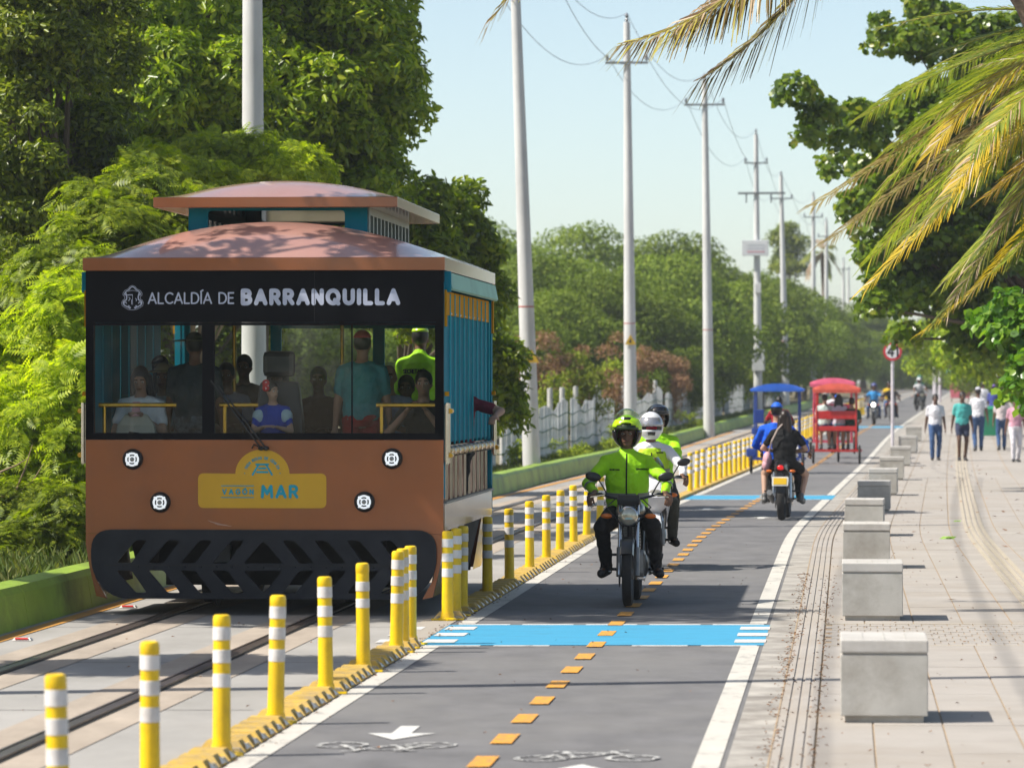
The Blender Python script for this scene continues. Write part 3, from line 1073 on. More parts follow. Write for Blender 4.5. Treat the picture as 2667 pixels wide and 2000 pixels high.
# --- four round lamps
for px, py in ((288, 992), (852, 990), (348, 1085), (792, 1083)):
    x, z = dx(px), dz(py)
    lp = MB().lathe([(.093, 0), (.095, -.02), (.088, -.05), (.074, -.062), (.066, -.05), (.001, -.045)], (x, 0, z), 'y', 28).build('headlamp', m_blackgl, tram, smooth=True)
    MB().lathe([(.064, -.058), (.062, -.064), (.047, -.064), (.045, -.056)], (x, 0, z), 'y', 28, caps=False).build('light_ring', m_ledw, lp, smooth=True)
    MB().lathe([(.032, -.056), (.031, -.066), (.022, -.066), (.021, -.054)], (x, 0, z), 'y', 24, caps=False).build('inner_ring', m_ledw, lp, smooth=True)
    MB().ell((x, -.052, z), (.023, .012, .023)).build('lens', m_lens, lp, smooth=True)
    for k in range(4):
        a = pi / 4 + k * pi / 2
        MB().box((x + .050 * math.cos(a), -.066, z + .050 * math.sin(a)), (.040, .008, .015), Matrix.Rotation(-a, 3, 'Y')).build('bar', m_ledw, lp)
# --- wipers
for k, (a, b) in enumerate((((568, 968), (458, 822)), ((579, 968), (476, 835)))):
    wp = MB()
    pa, pb = Vector((dx(a[0]), -.035, dz(a[1]))), Vector((dx(b[0]), -.03, dz(b[1])))
    wp.bar(pa, pb, .016, .012)
    wp.ell(pa, (.028, .03, .022), nu=10, nv=6)
    wp.build('wiper', m_blackgl, tram)
MB().tube([(dx(548), -.03, dz(968)), (dx(552), -.04, dz(960)), (dx(566), -.035, dz(966))], .007, 6).build('wiper_hose', m_blackgl, tram)

# --- roofs
def roof_shell(name, hw, L, y0, zf, fh, rise, hip, mat, crease=.55):
    nx_, rows = 24, [0.0, .25, .55, .8, 1.0]
    ys = [y0, y0 + hip * .3, y0 + hip * .65, y0 + hip, y0 + L * .5, y0 + L - hip, y0 + L - hip * .5, y0 + L]
    ks = [0, .38, .72, 1, 1.0, 1, .6, 0]
    vs, fs = [], []
    for y, k in zip(ys, ks):
        for i in range(nx_ + 1):
            t = -1 + 2 * i / nx_
            e = min(1, (1 - abs(t)) * hw / hip + .0) if k < 1 else 1
            zz = rise * (1 - abs(t) ** 2.0) * k
            vs.append((t * hw, y, zf + zz))
    n = nx_ + 1
    for j in range(len(ys) - 1):
        for i in range(nx_):
            fs.append((j * n + i, j * n + i + 1, (j + 1) * n + i + 1, (j + 1) * n + i))
    MB().add(vs, fs).build(name, mat, tram, smooth=True)
    fa = MB()
    th = .035
    fa.box((0, y0 + th / 2, zf - fh / 2), (2 * hw, th, fh))
    fa.box((0, y0 + L - th / 2, zf - fh / 2), (2 * hw, th, fh))
    for s in (-1, 1):
        fa.box((s * (hw - th / 2), y0 + L / 2, zf - fh / 2), (th, L - 2 * th, fh))
    fa.build('roof_fascia' if name == 'roof' else 'upper_fascia', m_cop, tram, bev=.006)
roof_shell('roof', 1.650, 5.75, -.06, 3.118, .118, .35, .8, m_roof)
for s in (-1, 1):
    MB().box((s * 1.21, 2.85, 2.985), (.78, 5.5, .02)).build('ceiling', mk('ceiling_panel', (.20, .15, .11), rough=.6), tram)
    MB().box((0, 2.85 + s * 2.36, 2.985), (1.64, .78, .02)).build('ceiling', MATS['ceiling_panel'], tram)
roof_shell('upper_roof', 1.135, 4.25, .78, 3.70, .095, .18, .7, m_roof)
MB().box((0, 2.9, 3.612), (2.2, 4.1, .012)).build('upper_soffit', m_roof, tram)
# clerestory
for y in (1.02, 4.78):
    plate('clerestory_end', [(-.83, 3.61), (.83, 3.61), (.83, 3.15), (-.83, 3.15)], [rounded([(-.66, 3.585), (.62, 3.585), (.62, 3.2), (-.66, 3.2)], .04)], y, .04, m_teal, tram)
for s in (-1, 1):
    cs = MB()
    cs.box((s * .83, 2.92, 3.575), (.035, 3.72, .065))
    cs.box((s * .83, 2.92, 3.255), (.035, 3.72, .15))
    cs.build('clerestory_rail', mk('clerestory_grey', (.26, .33, .31), rough=.45, var=.1) if s > 0 else m_teal, tram)
    for k in range(12):
        MB().box((s * .83, 1.09 + k * .332, 3.435), (.034, .09, .22)).build('clerestory_mullion', MATS.get('clerestory_grey', m_teal), tram)
    for k in range(11):
        MB().box((s * .822, 1.255 + k * .332, 3.435), (.008, .24, .22)).build('clerestory_pane', mk('dark_pane', (.01, .01, .012), rough=.2), tram)

# --- sides: slats, valance, brackets, hand rail, chrome rods, bright skirt
for s in (-1, 1):
    MB().loft([[(s * 1.615, y, 3.0), (s * 1.67, y, 2.985), (s * 1.70, y, 2.84), (s * 1.68, y, 2.825), (s * 1.63, y, 2.85)] for y in (.16, 5.45)]).build('valance', m_mint if s > 0 else m_teal, tram)
    MB().box((s * 1.655, .14, 2.9), (.07, .05, .19)).build('valance_end', m_teal, tram, bev=.01)
    for k in range(10 if s > 0 else 8):
        y = .42 + k * .495
        MB().box((s * 1.600, y, 2.13), (.030, .455, 1.38)).build('slat', m_teal, tram, bev=.004)
        MB().tube([(s * 1.632, y + .235, 1.42), (s * 1.632, y + .235, 2.80)], .009, 6).build('slat_edge_rod', mk('teal_bright', (.02, .34, .42), rough=.5, spec=.2), tram)
        MB().box((s * 1.625, y, 2.71), (.012, .44, .215)).build('bracket', m_goldp, tram)
        MB().ell((s * 1.634, y - .16, 2.62), (.008, .012, .012), nu=8, nv=6).build('bolt', m_inox, tram)
    for y, tall in ((.10, 1), (5.42, 1)):
        MB().box((s * 1.605, y, 1.92), (.06, .11, 1.96)).build('side_post', m_teal, tram, bev=.004)
        MB().box((s * 1.645, y, 2.66), (.018, .10, .33)).build('post_bracket', m_goldp, tram)
        gt = MB()
        gt.tube([(s * 1.665, y - .07, 1.26), (s * 1.665, y - .07, 1.80), (s * 1.665, y + .07, 1.80), (s * 1.665, y + .07, 1.26), (s * 1.665, y - .07, 1.26)], .016, 8)
        gt.box((s * 1.648, y, 1.53), (.014, .12, .52))
        gt.build('bright_gate_hinge', m_inox, tram)
        for z in (1.33, 1.73):
            MB().tube([(s * 1.69, y - .07, z), (s * 1.69, y + .07, z)], .024, 10).build('hinge_knuckle', m_gold, tram)
        MB().box((s * 1.655, y, 1.885), (.03, .13, .04)).build('latch', m_goldp, tram)
    MB().tube([(s * 1.66, .18, 1.36), (s * 1.66, 5.35, 1.36)], .032, 12).build('hand_rail', m_gold, tram, smooth=True)
    MB().box((s * 1.585, 2.76, 1.16), (.02, 5.2, .50)).build('lower_panel', m_cop, tram)
    for k in range(10):
        y = .40 + k * .495
        for o in (0, .14):
            MB().tube([(s * 1.612, y + o, .91), (s * 1.612, y + o, 1.35)], .009, 8).build('chrome_rod', mk('dull_chrome', (.40, .34, .28), rough=.3, metal=.9), tram, smooth=True)
        MB().torus((s * 1.66, y + .08, 1.36), .036, .013, 'y', 12, 6).build('rail_binding', m_inox, tram)
    MB().box((s * 1.63, 2.78, .90), (.05, 5.4, .022)).build('side_ledge', mk('grey_ledge', (.2, .2, .19), rough=.5), tram)
    MB().box((s * 1.618, 2.78, .765), (.03, 5.36, .25)).build('bright_skirt', m_inox, tram)
    MB().add([(s * 1.63, 1.1, .638), (s * 1.53, 1.1, .12), (s * 1.53, 2.05, .12), (s * 1.63, 2.2, .638)], [(0, 1, 2, 3)]).build('skirt_panel', m_inox, tram)
    MB().add([(s * 1.63, 4.2, .638), (s * 1.53, 4.35, .12), (s * 1.53, 5.4, .12), (s * 1.63, 5.4, .638)], [(0, 1, 2, 3)]).build('skirt_panel', m_inox, tram)
    MB().add([(s * 1.615, 2.2, .638), (s * 1.5, 2.2, .16), (s * 1.5, 4.2, .16), (s * 1.615, 4.2, .638)], [(0, 1, 2, 3)]).build('skirt_recess', m_under, tram)
# --- interior
MB().box((0, 2.75, .70), (3.1, 5.3, .06)).build('floor', m_floor, tram)
MB().box((0, 6.05, .70), (2.9, .96, .06)).build('rear_platform', m_floor, tram)
for y in (1.55, 2.75, 3.95):
    for x0, x1 in ((-1.5, -.45), (.5, 1.5)):
        MB().box(((x0 + x1) / 2, y, 1.27), (x1 - x0, .42, .05)).build('bench_seat', m_seat, tram, bev=.01)
        MB().box(((x0 + x1) / 2, y + .24, 1.55), (x1 - x0, .05, .5)).build('bench_back', m_seat, tram, bev=.01)
        MB().box(((x0 + x1) / 2, y, .985), (x1 - x0 - .2, .3, .52)).build('bench_base', m_teal, tram)
for a, b in ((-1.545, -.83), (-.435, -.08), (1.0, 1.54)):
    MB().tube([(a, .20, 1.782), (b, .20, 1.782)], .021, 10).build('front_rail', m_gold, tram, smooth=True)
    MB().tube([(a + .05, .20, 1.78), (a + .05, .20, .75)], .018, 8).build('rail_post', m_gold, tram, smooth=True)
# driver's seat
MB().loft([[(x * w_ * .5, .62 + y * .09 + lean, z) for x, y in ((-1, -1), (1, -1), (1, 1), (-1, 1))] for z, w_, lean in ((1.05, .44, 0), (1.6, .46, .02), (1.98, .36, .06), (2.0, .30, .06))]).build('driver_seat', m_blackgl, tram, bev=.03).location = (.02, .3, 0)
MB().box((.02, .92, 2.16), (.30, .10, .24)).build('headrest', m_blackgl, tram, bev=.05)
# rear wall frame
plate('rear_frame', [(-W2, 3.0), (W2, 3.0), (W2, .7), (-W2, .7)], [[(-1.5, 2.62), (-.66, 2.62), (-.66, 1.5), (-1.5, 1.5)], [(-.55, 2.55), (.40, 2.55), (.40, 1.5), (-.55, 1.5)], [(.52, 2.55), (1.5, 2.55), (1.5, 1.5), (.52, 1.5)]], 5.5, .05, m_teal, tram)
plate('rear_panel', [(-W2, .69), (W2, .69), (1.5, .1), (-1.5, .1)], [], 5.5, .05, m_cop, tram)
for x in (-.58, .46):
    MB().tube([(x, 2.2, .73), (x, 2.2, 2.97)], .02, 10).build('grab_pole', m_gold, tram, smooth=True)
# ================================================================== foliage tools
def np_mesh(name, V, Fq):
    me = bpy.data.meshes.new(name)
    n, k = Fq.shape
    me.vertices.add(len(V))
    me.vertices.foreach_set('co', V.astype(np.float32).ravel())
    me.loops.add(n * k)
    me.loops.foreach_set('vertex_index', Fq.astype(np.int32).ravel())
    me.polygons.add(n)
    me.polygons.foreach_set('loop_start', np.arange(0, n * k, k, dtype=np.int32))
    me.update(calc_edges=True)
    return me
def unit(a):
    return a / np.maximum(np.linalg.norm(a, axis=-1, keepdims=True), 1e-9)
LEAF6 = (np.array([[0, 0, 0], [.3, .42, .10], [.68, .36, .08], [1, 0, -.05], [.68, -.36, .08], [.3, -.42, .10]], float), np.array([[0, 1, 2, 3], [0, 3, 4, 5]]))
LEAF4 = (np.array([[0, 0, 0], [.5, .45, .12], [1, 0, -.04], [.5, -.45, .12]], float), np.array([[0, 1, 2, 3]]))
ROUND = (np.array([[0, 0, 0], [.18, .42, .07], [.6, .52, .09], [1, 0, 0], [.6, -.52, .09], [.18, -.42, .07]], float), np.array([[0, 1, 2, 3], [0, 3, 4, 5]]))
def pinna(n=9):
    V, Fq = [], []
    for i in range(n):
        t = .08 + .92 * i / n
        l = .42 * math.sin(pi * (.15 + .8 * i / n))
        for s in (-1, 1):
            o = len(V)
            dr = -.10 * t * t
            V += [[t, 0, dr], [t + .07, s * l * .5, dr + .02], [t + .10, s * l, dr - .05], [t - .03, s * l * .55, dr + .02]]
            Fq.append([o, o + 1, o + 2, o + 3])
    return np.array(V, float), np.array(Fq)
PINNA = pinna()
def scatter(name, tmpl, P, N, L, wd, droop=.3, up=.35, rnd=.6, r=rng):
    T, Fq = tmpl
    n = len(P)
    nn = unit(N + r.normal(0, rnd, (n, 3)) + np.array([0, 0, up]))
    a = unit(np.cross(nn, r.normal(0, 1, (n, 3)))) + N * .35 + np.array([0, 0, -droop])
    a = unit(a - nn * np.sum(a * nn, 1, keepdims=True))
    b = np.cross(nn, a)
    Lx = L[:, None, None]
    V = P[:, None, :] + Lx * (T[None, :, 0:1] * a[:, None, :] + wd * T[None, :, 1:2] * b[:, None, :] + T[None, :, 2:3] * nn[:, None, :])
    V = V.reshape(-1, 3)
    FF = (Fq[None] + (np.arange(n) * len(T))[:, None, None]).reshape(-1, Fq.shape[1])
    return np_mesh(name, V, FF)
def blob_points(blobs, dens, r=rng, inner=.5, cam_bias=False):
    """leaf positions on the shells of many clumps; blobs = (centre, radius 3-vector)"""
    Ps, Ns = [], []
    for c, rr in blobs:
        rr = np.array(rr, float)
        area = 4 * pi * (rr[0] * rr[1] + rr[1] * rr[2] + rr[0] * rr[2]) / 3
        n = max(6, int(area * dens))
        d = unit(r.normal(0, 1, (n, 3)))
        d[:, 2] = np.where(d[:, 2] < -.5, -d[:, 2], d[:, 2])
        k = inner + (1.04 - inner) * r.random(n) ** .45
        Ps.append(np.array(c) + d * rr * k[:, None])
        Ns.append(d)
    return np.concatenate(Ps), np.concatenate(Ns)
def fill(ells, n, r0, r1, R_, flat=.8):
    """clump centres spread through a few big ellipsoids"""
    out = []
    wts = [e[1][0] * e[1][2] for e in ells]
    tot = sum(wts)
    for (c, rr), wt in zip(ells, wts):
        for k in range(max(1, int(round(n * wt / tot)))):
            v = Vector((R_.gauss(0, 1), R_.gauss(0, 1), R_.gauss(0, 1))).normalized() * (R_.random() ** .4)
            s = R_.uniform(r0, r1)
            f = .92
            out.append(((c[0] + v.x * rr[0] * f, c[1] + v.y * rr[1] * f, c[2] + v.z * rr[2] * f), (s, s, s * flat)))
    return out
m_bark = mk('bark', (.10, .075, .05), rough=.9, var=.4, scale=8, bump=.5, stretch=(3, 3, .6))
m_twig = mk('pale_twig', (.30, .21, .13), rough=.9, var=.3)
def limbs(base, blobs, r0, name, parent, mat=None, n=14, R_=RD, fork=.45):
    mb = MB()
    base = Vector(base)
    cs = [Vector(b[0]) for b in blobs]
    top = sum(cs, Vector()) / len(cs)
    f = base.lerp(top, fork)
    f2 = base.lerp(top, fork * .5) + Vector((R_.uniform(-.15, .15), R_.uniform(-.15, .15), 0))
    mb.tube([base - Vector((0, 0, .1)), f2, f], [r0, r0 * .8, r0 * .66], 9)
    for c in R_.sample(cs, min(n, len(cs))):
        mid = f.lerp(c, .5) + Vector((R_.uniform(-.2, .2), R_.uniform(-.2, .2), R_.uniform(0, .25)))
        mb.tube([f - (f - f2) * .15, mid, c], [r0 * .5, r0 * .28, r0 * .08], 6)
    return mb.build(name, mat or m_bark, parent, smooth=True)
def local(o, blobs):
    l = Vector(o)
    return [((c[0] - l.x, c[1] - l.y, c[2] - l.z), r) for c, r in blobs]
def tree(name, label, cat, base, blobs, tmpl, dens, L, wd, mat, trunk=.12, group=None, droop=.3, up=.35, n_limb=14, inner=.5, seed=1, rnd=.6, twig=None):
    r = np.random.default_rng(seed)
    R_ = random.Random(seed)
    t = thing(name, label, cat, base, 0, group)
    B = local(base, blobs)
    P, N = blob_points(B, dens, r, inner)
    me = scatter('crown', tmpl, P, N, r.uniform(L * .65, L * 1.25, len(P)), wd, droop, up, rnd, r)
    link('crown', me, mat, t)
    limbs((0, 0, 0), B, trunk, 'trunk', t, twig, n_limb, R_)
    return t
DSP = 1.2057
def E(px, py, d, rx, ry, rz):                     # an ellipsoid of foliage at a place seen in the photo (2212-wide frame)
    c = PX(px * DSP, py * DSP, d)
    return (c, (rx, ry, rz))
lm_mang = leaf_mat('mangrove_leaf', [(0, (.085, .135, .010)), (.4, (.20, .29, .012)), (.75, (.32, .41, .02)), (1, (.46, .50, .05))], .52, .28)
lm_dark = leaf_mat('dark_leaf', [(0, (.06, .085, .010)), (.5, (.15, .20, .014)), (.85, (.26, .31, .022)), (1, (.36, .38, .04))], .50, .36)
lm_feath = leaf_mat('feathery_leaf', [(0, (.18, .25, .008)), (.5, (.34, .43, .010)), (1, (.50, .54, .02))], .55, .5)
lm_mid = leaf_mat('mid_feathery_leaf', [(0, (.11, .16, .008)), (.5, (.23, .31, .010)), (1, (.40, .45, .02))], .5, .5)
lm_grape = leaf_mat('sea_grape_leaf', [(0, (.07, .13, .012)), (.5, (.17, .27, .016)), (.9, (.28, .38, .03)), (1, (.36, .38, .05))], .45, .30)
lm_far = leaf_mat('far_leaf', [(0, (.10, .15, .022)), (.5, (.165, .235, .030)), (1, (.24, .30, .045))], .35, .75, .15)
lm_far2 = leaf_mat('far_bright_leaf', [(0, (.14, .19, .018)), (.5, (.25, .32, .025)), (1, (.35, .38, .05))], .35, .75, .15)
lm_dry = leaf_mat('dry_scrub_leaf', [(0, (.22, .11, .065)), (.5, (.34, .185, .115)), (1, (.40, .26, .15))], .3, .8)

# ---------------- left-hand trees
big = [E(560, 60, 66, 2.3, 1.8, 2.0), E(700, 180, 66, 1.35, 1.4, 1.6), E(330, 150, 63, 1.6, 1.4, 2.2), E(790, 60, 67, .75, 1.1, 1.3), E(835, 200, 67, .50, .8, .75),
       E(740, 370, 66, .95, 1.2, .95), E(820, 330, 67, .45, .8, .6), E(520, -220, 66, 2.4, 1.8, 1.4), E(480, 330, 65, 1.5, 1.2, 1.2)]
B = fill(big, 230, .32, .62, random.Random(3))
tree('mangrove_tree', 'large glossy leaved tree rising behind the tram roof, left of the sky', 'tree', UP(-8.2, 66.5, .1), B, LEAF6, 210, .15, .46, lm_mang, .20, seed=21, n_limb=40)
low = [E(880, 470, 68, .55, .9, .55), E(960, 470, 70, .55, .9, .55), E(990, 560, 70, .45, .8, .6), E(1020, 640, 70, .45, .8, .6), E(1060, 760, 72, .42, .8, .8), E(1085, 880, 73, .30, .7, .6), E(940, 640, 68, .6, .8, .9), E(985, 430, 71, .18, .3, .30)]
B = fill(low, 85, .22, .42, random.Random(5))
tree('mangrove_tree', 'dark leaved lower tree behind the tram roof corner beside the leaning pole', 'tree', UP(-7.3, 71, .1), B, LEAF6, 230, .15, .46, lm_mang, .13, seed=22, n_limb=20)
dk = [E(70, 120, 55, 1.05, 1.0, 1.4), E(40, 420, 54, .6, .8, 1.4), E(150, 330, 56, .7, .8, 1.2), E(20, 650, 53, .32, .6, .8), E(120, -60, 56, 1.3, 1, .9), E(225, 250, 58, .5, .8, 1.2), E(235, 420, 58, .40, .8, .8)]
B = fill(dk, 150, .22, .45, random.Random(6))
tree('shade_tree', 'dark small leaved tree filling the upper left corner', 'tree', UP(-9.1, 55, .1), B, LEAF6, 300, .105, .48, lm_dark, .16, seed=23, n_limb=26)
back = [E(150, 500, 76, 2.4, .8, 3.6), E(420, 560, 78, 2.4, .8, 2.6), E(760, 600, 80, 2.2, .7, 1.9), E(250, 150, 78, 2.4, .7, 3.0), E(60, 900, 74, 2.0, .6, 1.6)]
B = fill(back, 120, .5, .8, random.Random(7))
tree('backing_tree', 'dim green trees massed behind the feathery shrubs on the left', 'tree', UP(-10.5, 77, .1), B, LEAF6, 80, .18, .5, lm_dark, .14, seed=24, n_limb=20)
# feathery bright shrubs
def shrub(label, ells, n, base, seed, dens=48, L=.26, mat=None):
    B = fill(ells, n, .20, .40, random.Random(seed), .55)
    return tree('feathery_shrub', label, 'shrub', base, B, PINNA, dens, L, 1.0, mat or lm_feath, .05, 'bright feathery shrubs behind the green kerb', .25, .9, 14, .35, seed, .45, m_twig)
shrub('bright feathery shrub seen above the tram roof around the grey pole', [E(500, 360, 57, .85, .5, .38), E(620, 370, 58, .5, .5, .25), E(400, 420, 56, .7, .5, .5), E(330, 380, 55, .25, .4, .5), E(640, 350, 58, .35, .3, .15)], 80, UP(-7.9, 57, .1), 31)
shrub('bright feathery shrub between the dark tree and the tram roof', [E(330, 500, 49.5, .6, .5, .55), E(250, 540, 49, .5, .5, .6), E(430, 470, 50, .5, .5, .3), E(205, 470, 49.5, .3, .4, .5), E(300, 400, 50, .3, .4, .35)], 75, UP(-7.6, 49.6, .1), 32, 48, .26, lm_mid)
shrub('bright feathery shrub at the left edge beside the tram windows', [E(60, 760, 48, .5, .5, .5), E(140, 700, 47, .35, .4, .6), E(60, 900, 47, .5, .5, .4), E(150, 860, 46, .35, .4, .5)], 75, UP(-7.5, 47.2, .1), 33)
shrub('bright feathery shrub low beside the tram, over the green kerb', [E(50, 1010, 46, .45, .4, .35), E(150, 1020, 45.5, .3, .4, .4), E(100, 950, 46, .4, .4, .3)], 55, UP(-7.3, 45.8, .1), 34)
shrub('sunlit shrub behind the black banner at left', [E(140, 590, 48.6, .4, .4, .5), E(190, 640, 48, .25, .4, .6), E(100, 620, 49, .35, .4, .4)], 50, UP(-7.7, 48.7, .1), 35, 48, .24, lm_mid)
shrub('low mid green shrub beside the tram bumper, just behind the kerb', [E(50, 1110, 45.2, .40, .35, .28), E(150, 1110, 44.8, .28, .35, .28), E(100, 1170, 44.5, .35, .3, .2), E(20, 1190, 44.2, .2, .3, .2)], 48, UP(-7.2, 44.9, .05), 36, 48, .22, lm_mid)
# leafless twig sprays
def spray(label, pts_list, base):
    t = thing('dry_branch', label, 'branch', base)
    for pts in pts_list:
        MB().tube([Vector(PX(p[0] * DSP, p[1] * DSP, 45.0 + .002 * p[0])) - Vector(base) for p in pts], [.014 - .011 * i / (len(pts) - 1) for i in range(len(pts))], 6).build('twig', m_twig, t, smooth=True)
spray('bare dry branch reaching out of the bushes at the left edge', [[(-20, 1075), (30, 1070), (70, 1040), (95, 1000)], [(30, 1070), (55, 1010), (70, 960)], [(0, 1020), (35, 1005), (60, 990)]], PX(-40, 1500, 45))
spray('bare dry branch low in the grass at the left edge', [[(-20, 1180), (40, 1160), (90, 1165), (150, 1160)], [(20, 1165), (60, 1140), (70, 1110)], [(-10, 1210), (20, 1205)]], PX(-40, 1500, 44.5))
# rough grass behind the kerb
def grass(name, n, u0, u1, d0, d1, h, mat, seed, label, lift=.1):
    r = np.random.default_rng(seed)
    d = r.uniform(d0, d1, n)
    u = r.uniform(u0, u1, n)
    x = np.interp(d, _D, _X) + u
    z = np.interp(d, _D, _G) + lift
    hh = h * r.uniform(.4, 1.2, n)
    an = r.uniform(0, 6.28, n)
    ln = r.normal(0, .35, (n, 2)) * hh[:, None]
    P = np.stack([x, d, z], 1)
    wv = np.stack([np.cos(an), np.sin(an), np.zeros(n)], 1) * .009
    tip = P + np.stack([ln[:, 0], ln[:, 1], hh], 1)
    mid = P + np.stack([ln[:, 0] * .3, ln[:, 1] * .3, hh * .6], 1)
    V = np.stack([P - wv, P + wv, mid + wv * .8, tip, mid - wv * .8], 1).reshape(-1, 3)
    Fq = (np.array([[0, 1, 2, 3], [0, 3, 4, 0]])[0:1][None] + (np.arange(n) * 5)[:, None, None]).reshape(-1, 4)
    F2 = (np.array([[0, 2, 3, 4]])[None] + (np.arange(n) * 5)[:, None, None]).reshape(-1, 4)
    o = link(name, np_mesh(name, V, np.concatenate([Fq, F2])), mat)
    tag(o, label, 'grass')
    o['kind'] = 'stuff'
lm_grass = leaf_mat('grass_blade', [(0, (.07, .11, .02)), (.5, (.12, .18, .03)), (1, (.24, .25, .08))], .3, .6)
grass('rough_grass', 16000, -9.5, -6.35, 36, 64, .34, lm_grass, 41, 'rough green grass growing behind the green kerb', .0)
grass('verge_grass', 9000, -7.9, -6.5, 75, 210, .22, lm_grass, 42, 'low weedy grass between the far kerb and the white fence', .08)
# vegetation standing left of the frame, whose shade falls on the track bed
for i, (u, d, h) in enumerate(((-8.2, 29.9, 7.8), (-9.1, 36.4, 8.6))):
    cc = UP(u, d, h * .72)
    B = fill([((cc.x, cc.y, cc.z), ((1.2, 1.1, 1.5), (1.7, 1.6, 2.1))[i])], (26, 44)[i], .35, .6, random.Random(50 + i))
    if i == 1:
        B += fill([((-4.7, 36.3, 7.4), (1.7, 1.2, .8))], 16, .3, .5, random.Random(59))
    tree('roadside_tree', ['dark roadside tree standing outside the left edge, shading the near track', 'dark roadside tree standing outside the left edge beside the green kerb'][i], 'tree', UP(u, d, .1), B, LEAF6, (150, 85)[i], .17, .5, lm_dark, .14, seed=60 + i, n_limb=10)

# ---------------- far wood on the left: individual trees from four kinds
def far_proto(seed, rx, rz, n, L, mat, dens):
    R_ = random.Random(seed)
    r = np.random.default_rng(seed)
    B = fill([((0, 0, rz * 1.25), (rx, rx, rz))], n, .7, 1.25, R_, .75)
    P, N = blob_points(B, dens, r, .55)
    me = scatter('crown', LEAF4, P, N, r.uniform(L * .6, L * 1.25, len(P)), .6, .3, .4, .6, r)
    me.materials.append(mat)
    t = bpy.data.objects.new('wood_tree', None)
    col.objects.link(t)
    link('crown', me, None, t)
    limbs((0, 0, 0), B, .18, 'trunk', t, None, 10, R_)
    return t
protos = [far_proto(71, 3.0, 2.5, 44, .17, lm_far, 46), far_proto(72, 2.6, 2.9, 44, .17, lm_far, 46), far_proto(73, 3.4, 2.2, 48, .17, lm_far, 46), far_proto(74, 2.4, 1.8, 36, .16, lm_far2, 50)]
pused = set()
wood_n = 0
def plant_far(k, u, d, s, lab=None, z=0.0, grp='trees of the hazy wood behind the fence'):
    global wood_n
    p = protos[k]
    t = p if k not in pused else copy_tree(p)
    pused.add(k)
    t.location = UP(u, d, z)
    t.rotation_euler = (0, 0, RD.uniform(0, 6.2))
    t.scale = (s, s, s * RD.uniform(.9, 1.1))
    tag(t, lab or 'rounded green tree in the hazy wood behind the white fence', 'tree', grp)
    wood_n += 1
R7 = random.Random(77)
def at_px(px, d):                             # u of something seen at display column px
    return (px * DSP - 1333.5) * d / FP - RX(d)
for px, d, s, k in ((1075, 175, 1.32, 0), (1150, 190, 1.38, 1), (1230, 200, 1.34, 2), (1330, 210, 1.46, 0), (1400, 215, 1.52, 2), (1465, 220, 1.42, 1), (1540, 235, 1.52, 0), (1600, 250, 1.40, 2), (1660, 270, 1.36, 0),
                    (1110, 150, .98, 2), (1200, 158, 1.02, 0), (1290, 165, 1.0, 1), (1370, 170, 1.12, 2), (1450, 180, 1.12, 0), (1510, 190, 1.12, 1), (1580, 205, 1.16, 2), (1640, 220, 1.18, 1), (1700, 240, 1.10, 0), (1735, 262, 1.12, 2), (1770, 285, 1.10, 1), (1800, 310, 1.1, 0), (1830, 335, 1.1, 2), (1860, 360, 1.1, 1), (1890, 390, 1.1, 0),
                    (1330, 158, .64, 0), (1420, 168, .74, 2), (1250, 150, .62, 1), (1480, 184, .84, 0), (1690, 265, .9, 1), (1720, 280, .95, 0), (1752, 290, .98, 2), (1785, 310, .98, 1), (1815, 330, .98, 0), (1845, 345, .95, 2), (1870, 365, .95, 1), (1895, 380, .98, 2), (1915, 380, 1.0, 0)):
    plant_far(k, at_px(px, d), d, s)
for px, d, s in ((1500, 186, .80), (1560, 204, .92), (1610, 222, .88), (1655, 245, .9), (1450, 170, .56), (1400, 160, .42)):
    plant_far(3, at_px(px, d), d, s, 'light green bushy tree behind the white fence posts', 0, 'bright bushes right behind the fence')
for px, d, s, k in ((560, 128, .9, 0), (660, 135, .95, 1), (760, 130, .85, 2), (850, 138, .9, 0), (940, 132, .85, 1), (1020, 140, .9, 2)):
    plant_far(k, at_px(px, d), d, s, 'green tree glimpsed through the tram windows', 0, 'trees beyond the tram')
for k, (x, d, s) in enumerate(((-26, -26, 1.2), (-19, -30, 1.3), (-12, -34, 1.2), (-5, -40, 1.1), (-33, -22, 1.3), (12, -36, 1.2))):  # unseen trees, added so the windscreen mirrors dark green instead of sky
    plant_far(k % 3, x - RX(d), d, s, 'unseen tree added behind the camera to darken the windscreen reflections', 0, 'unseen trees added behind the camera')
for k, (u, d, s) in enumerate(((-15.5, 44, .9), (-16, 52, 1.1), (-17, 61, 1.2), (-19, 72, 1.3), (-20, 84, 1.35), (-22, 97, 1.4), (-16, 36, .9), (-23, 112, 1.4))):
    plant_far(k % 3, u, d, s, 'green tree deep in the roadside wood left of the tram', 0, 'trees left of the tram')
# trees closing the far end of the road
for px, d, s, k in ((1930, 410, 1.3, 0), (1970, 430, 1.25, 1), (2010, 440, 1.2, 2), (2050, 430, 1.3, 0), (2090, 400, 1.4, 1), (2040, 380, 1.0, 2), (1950, 395, 1.0, 1), (2000, 425, 1.0, 0), (1900, 372, .5, 1), (1925, 385, .5, 2), (1948, 400, .5, 0), (1972, 408, .5, 1), (1995, 412, .5, 2), (2020, 405, .5, 0), (2045, 395, .5, 1), (2070, 380, .5, 2), (2095, 360, .5, 0)):
    plant_far(k, at_px(px, d), d, s, 'hazy tree closing the view at the far end of the road', -.5, 'trees at the far end of the road')
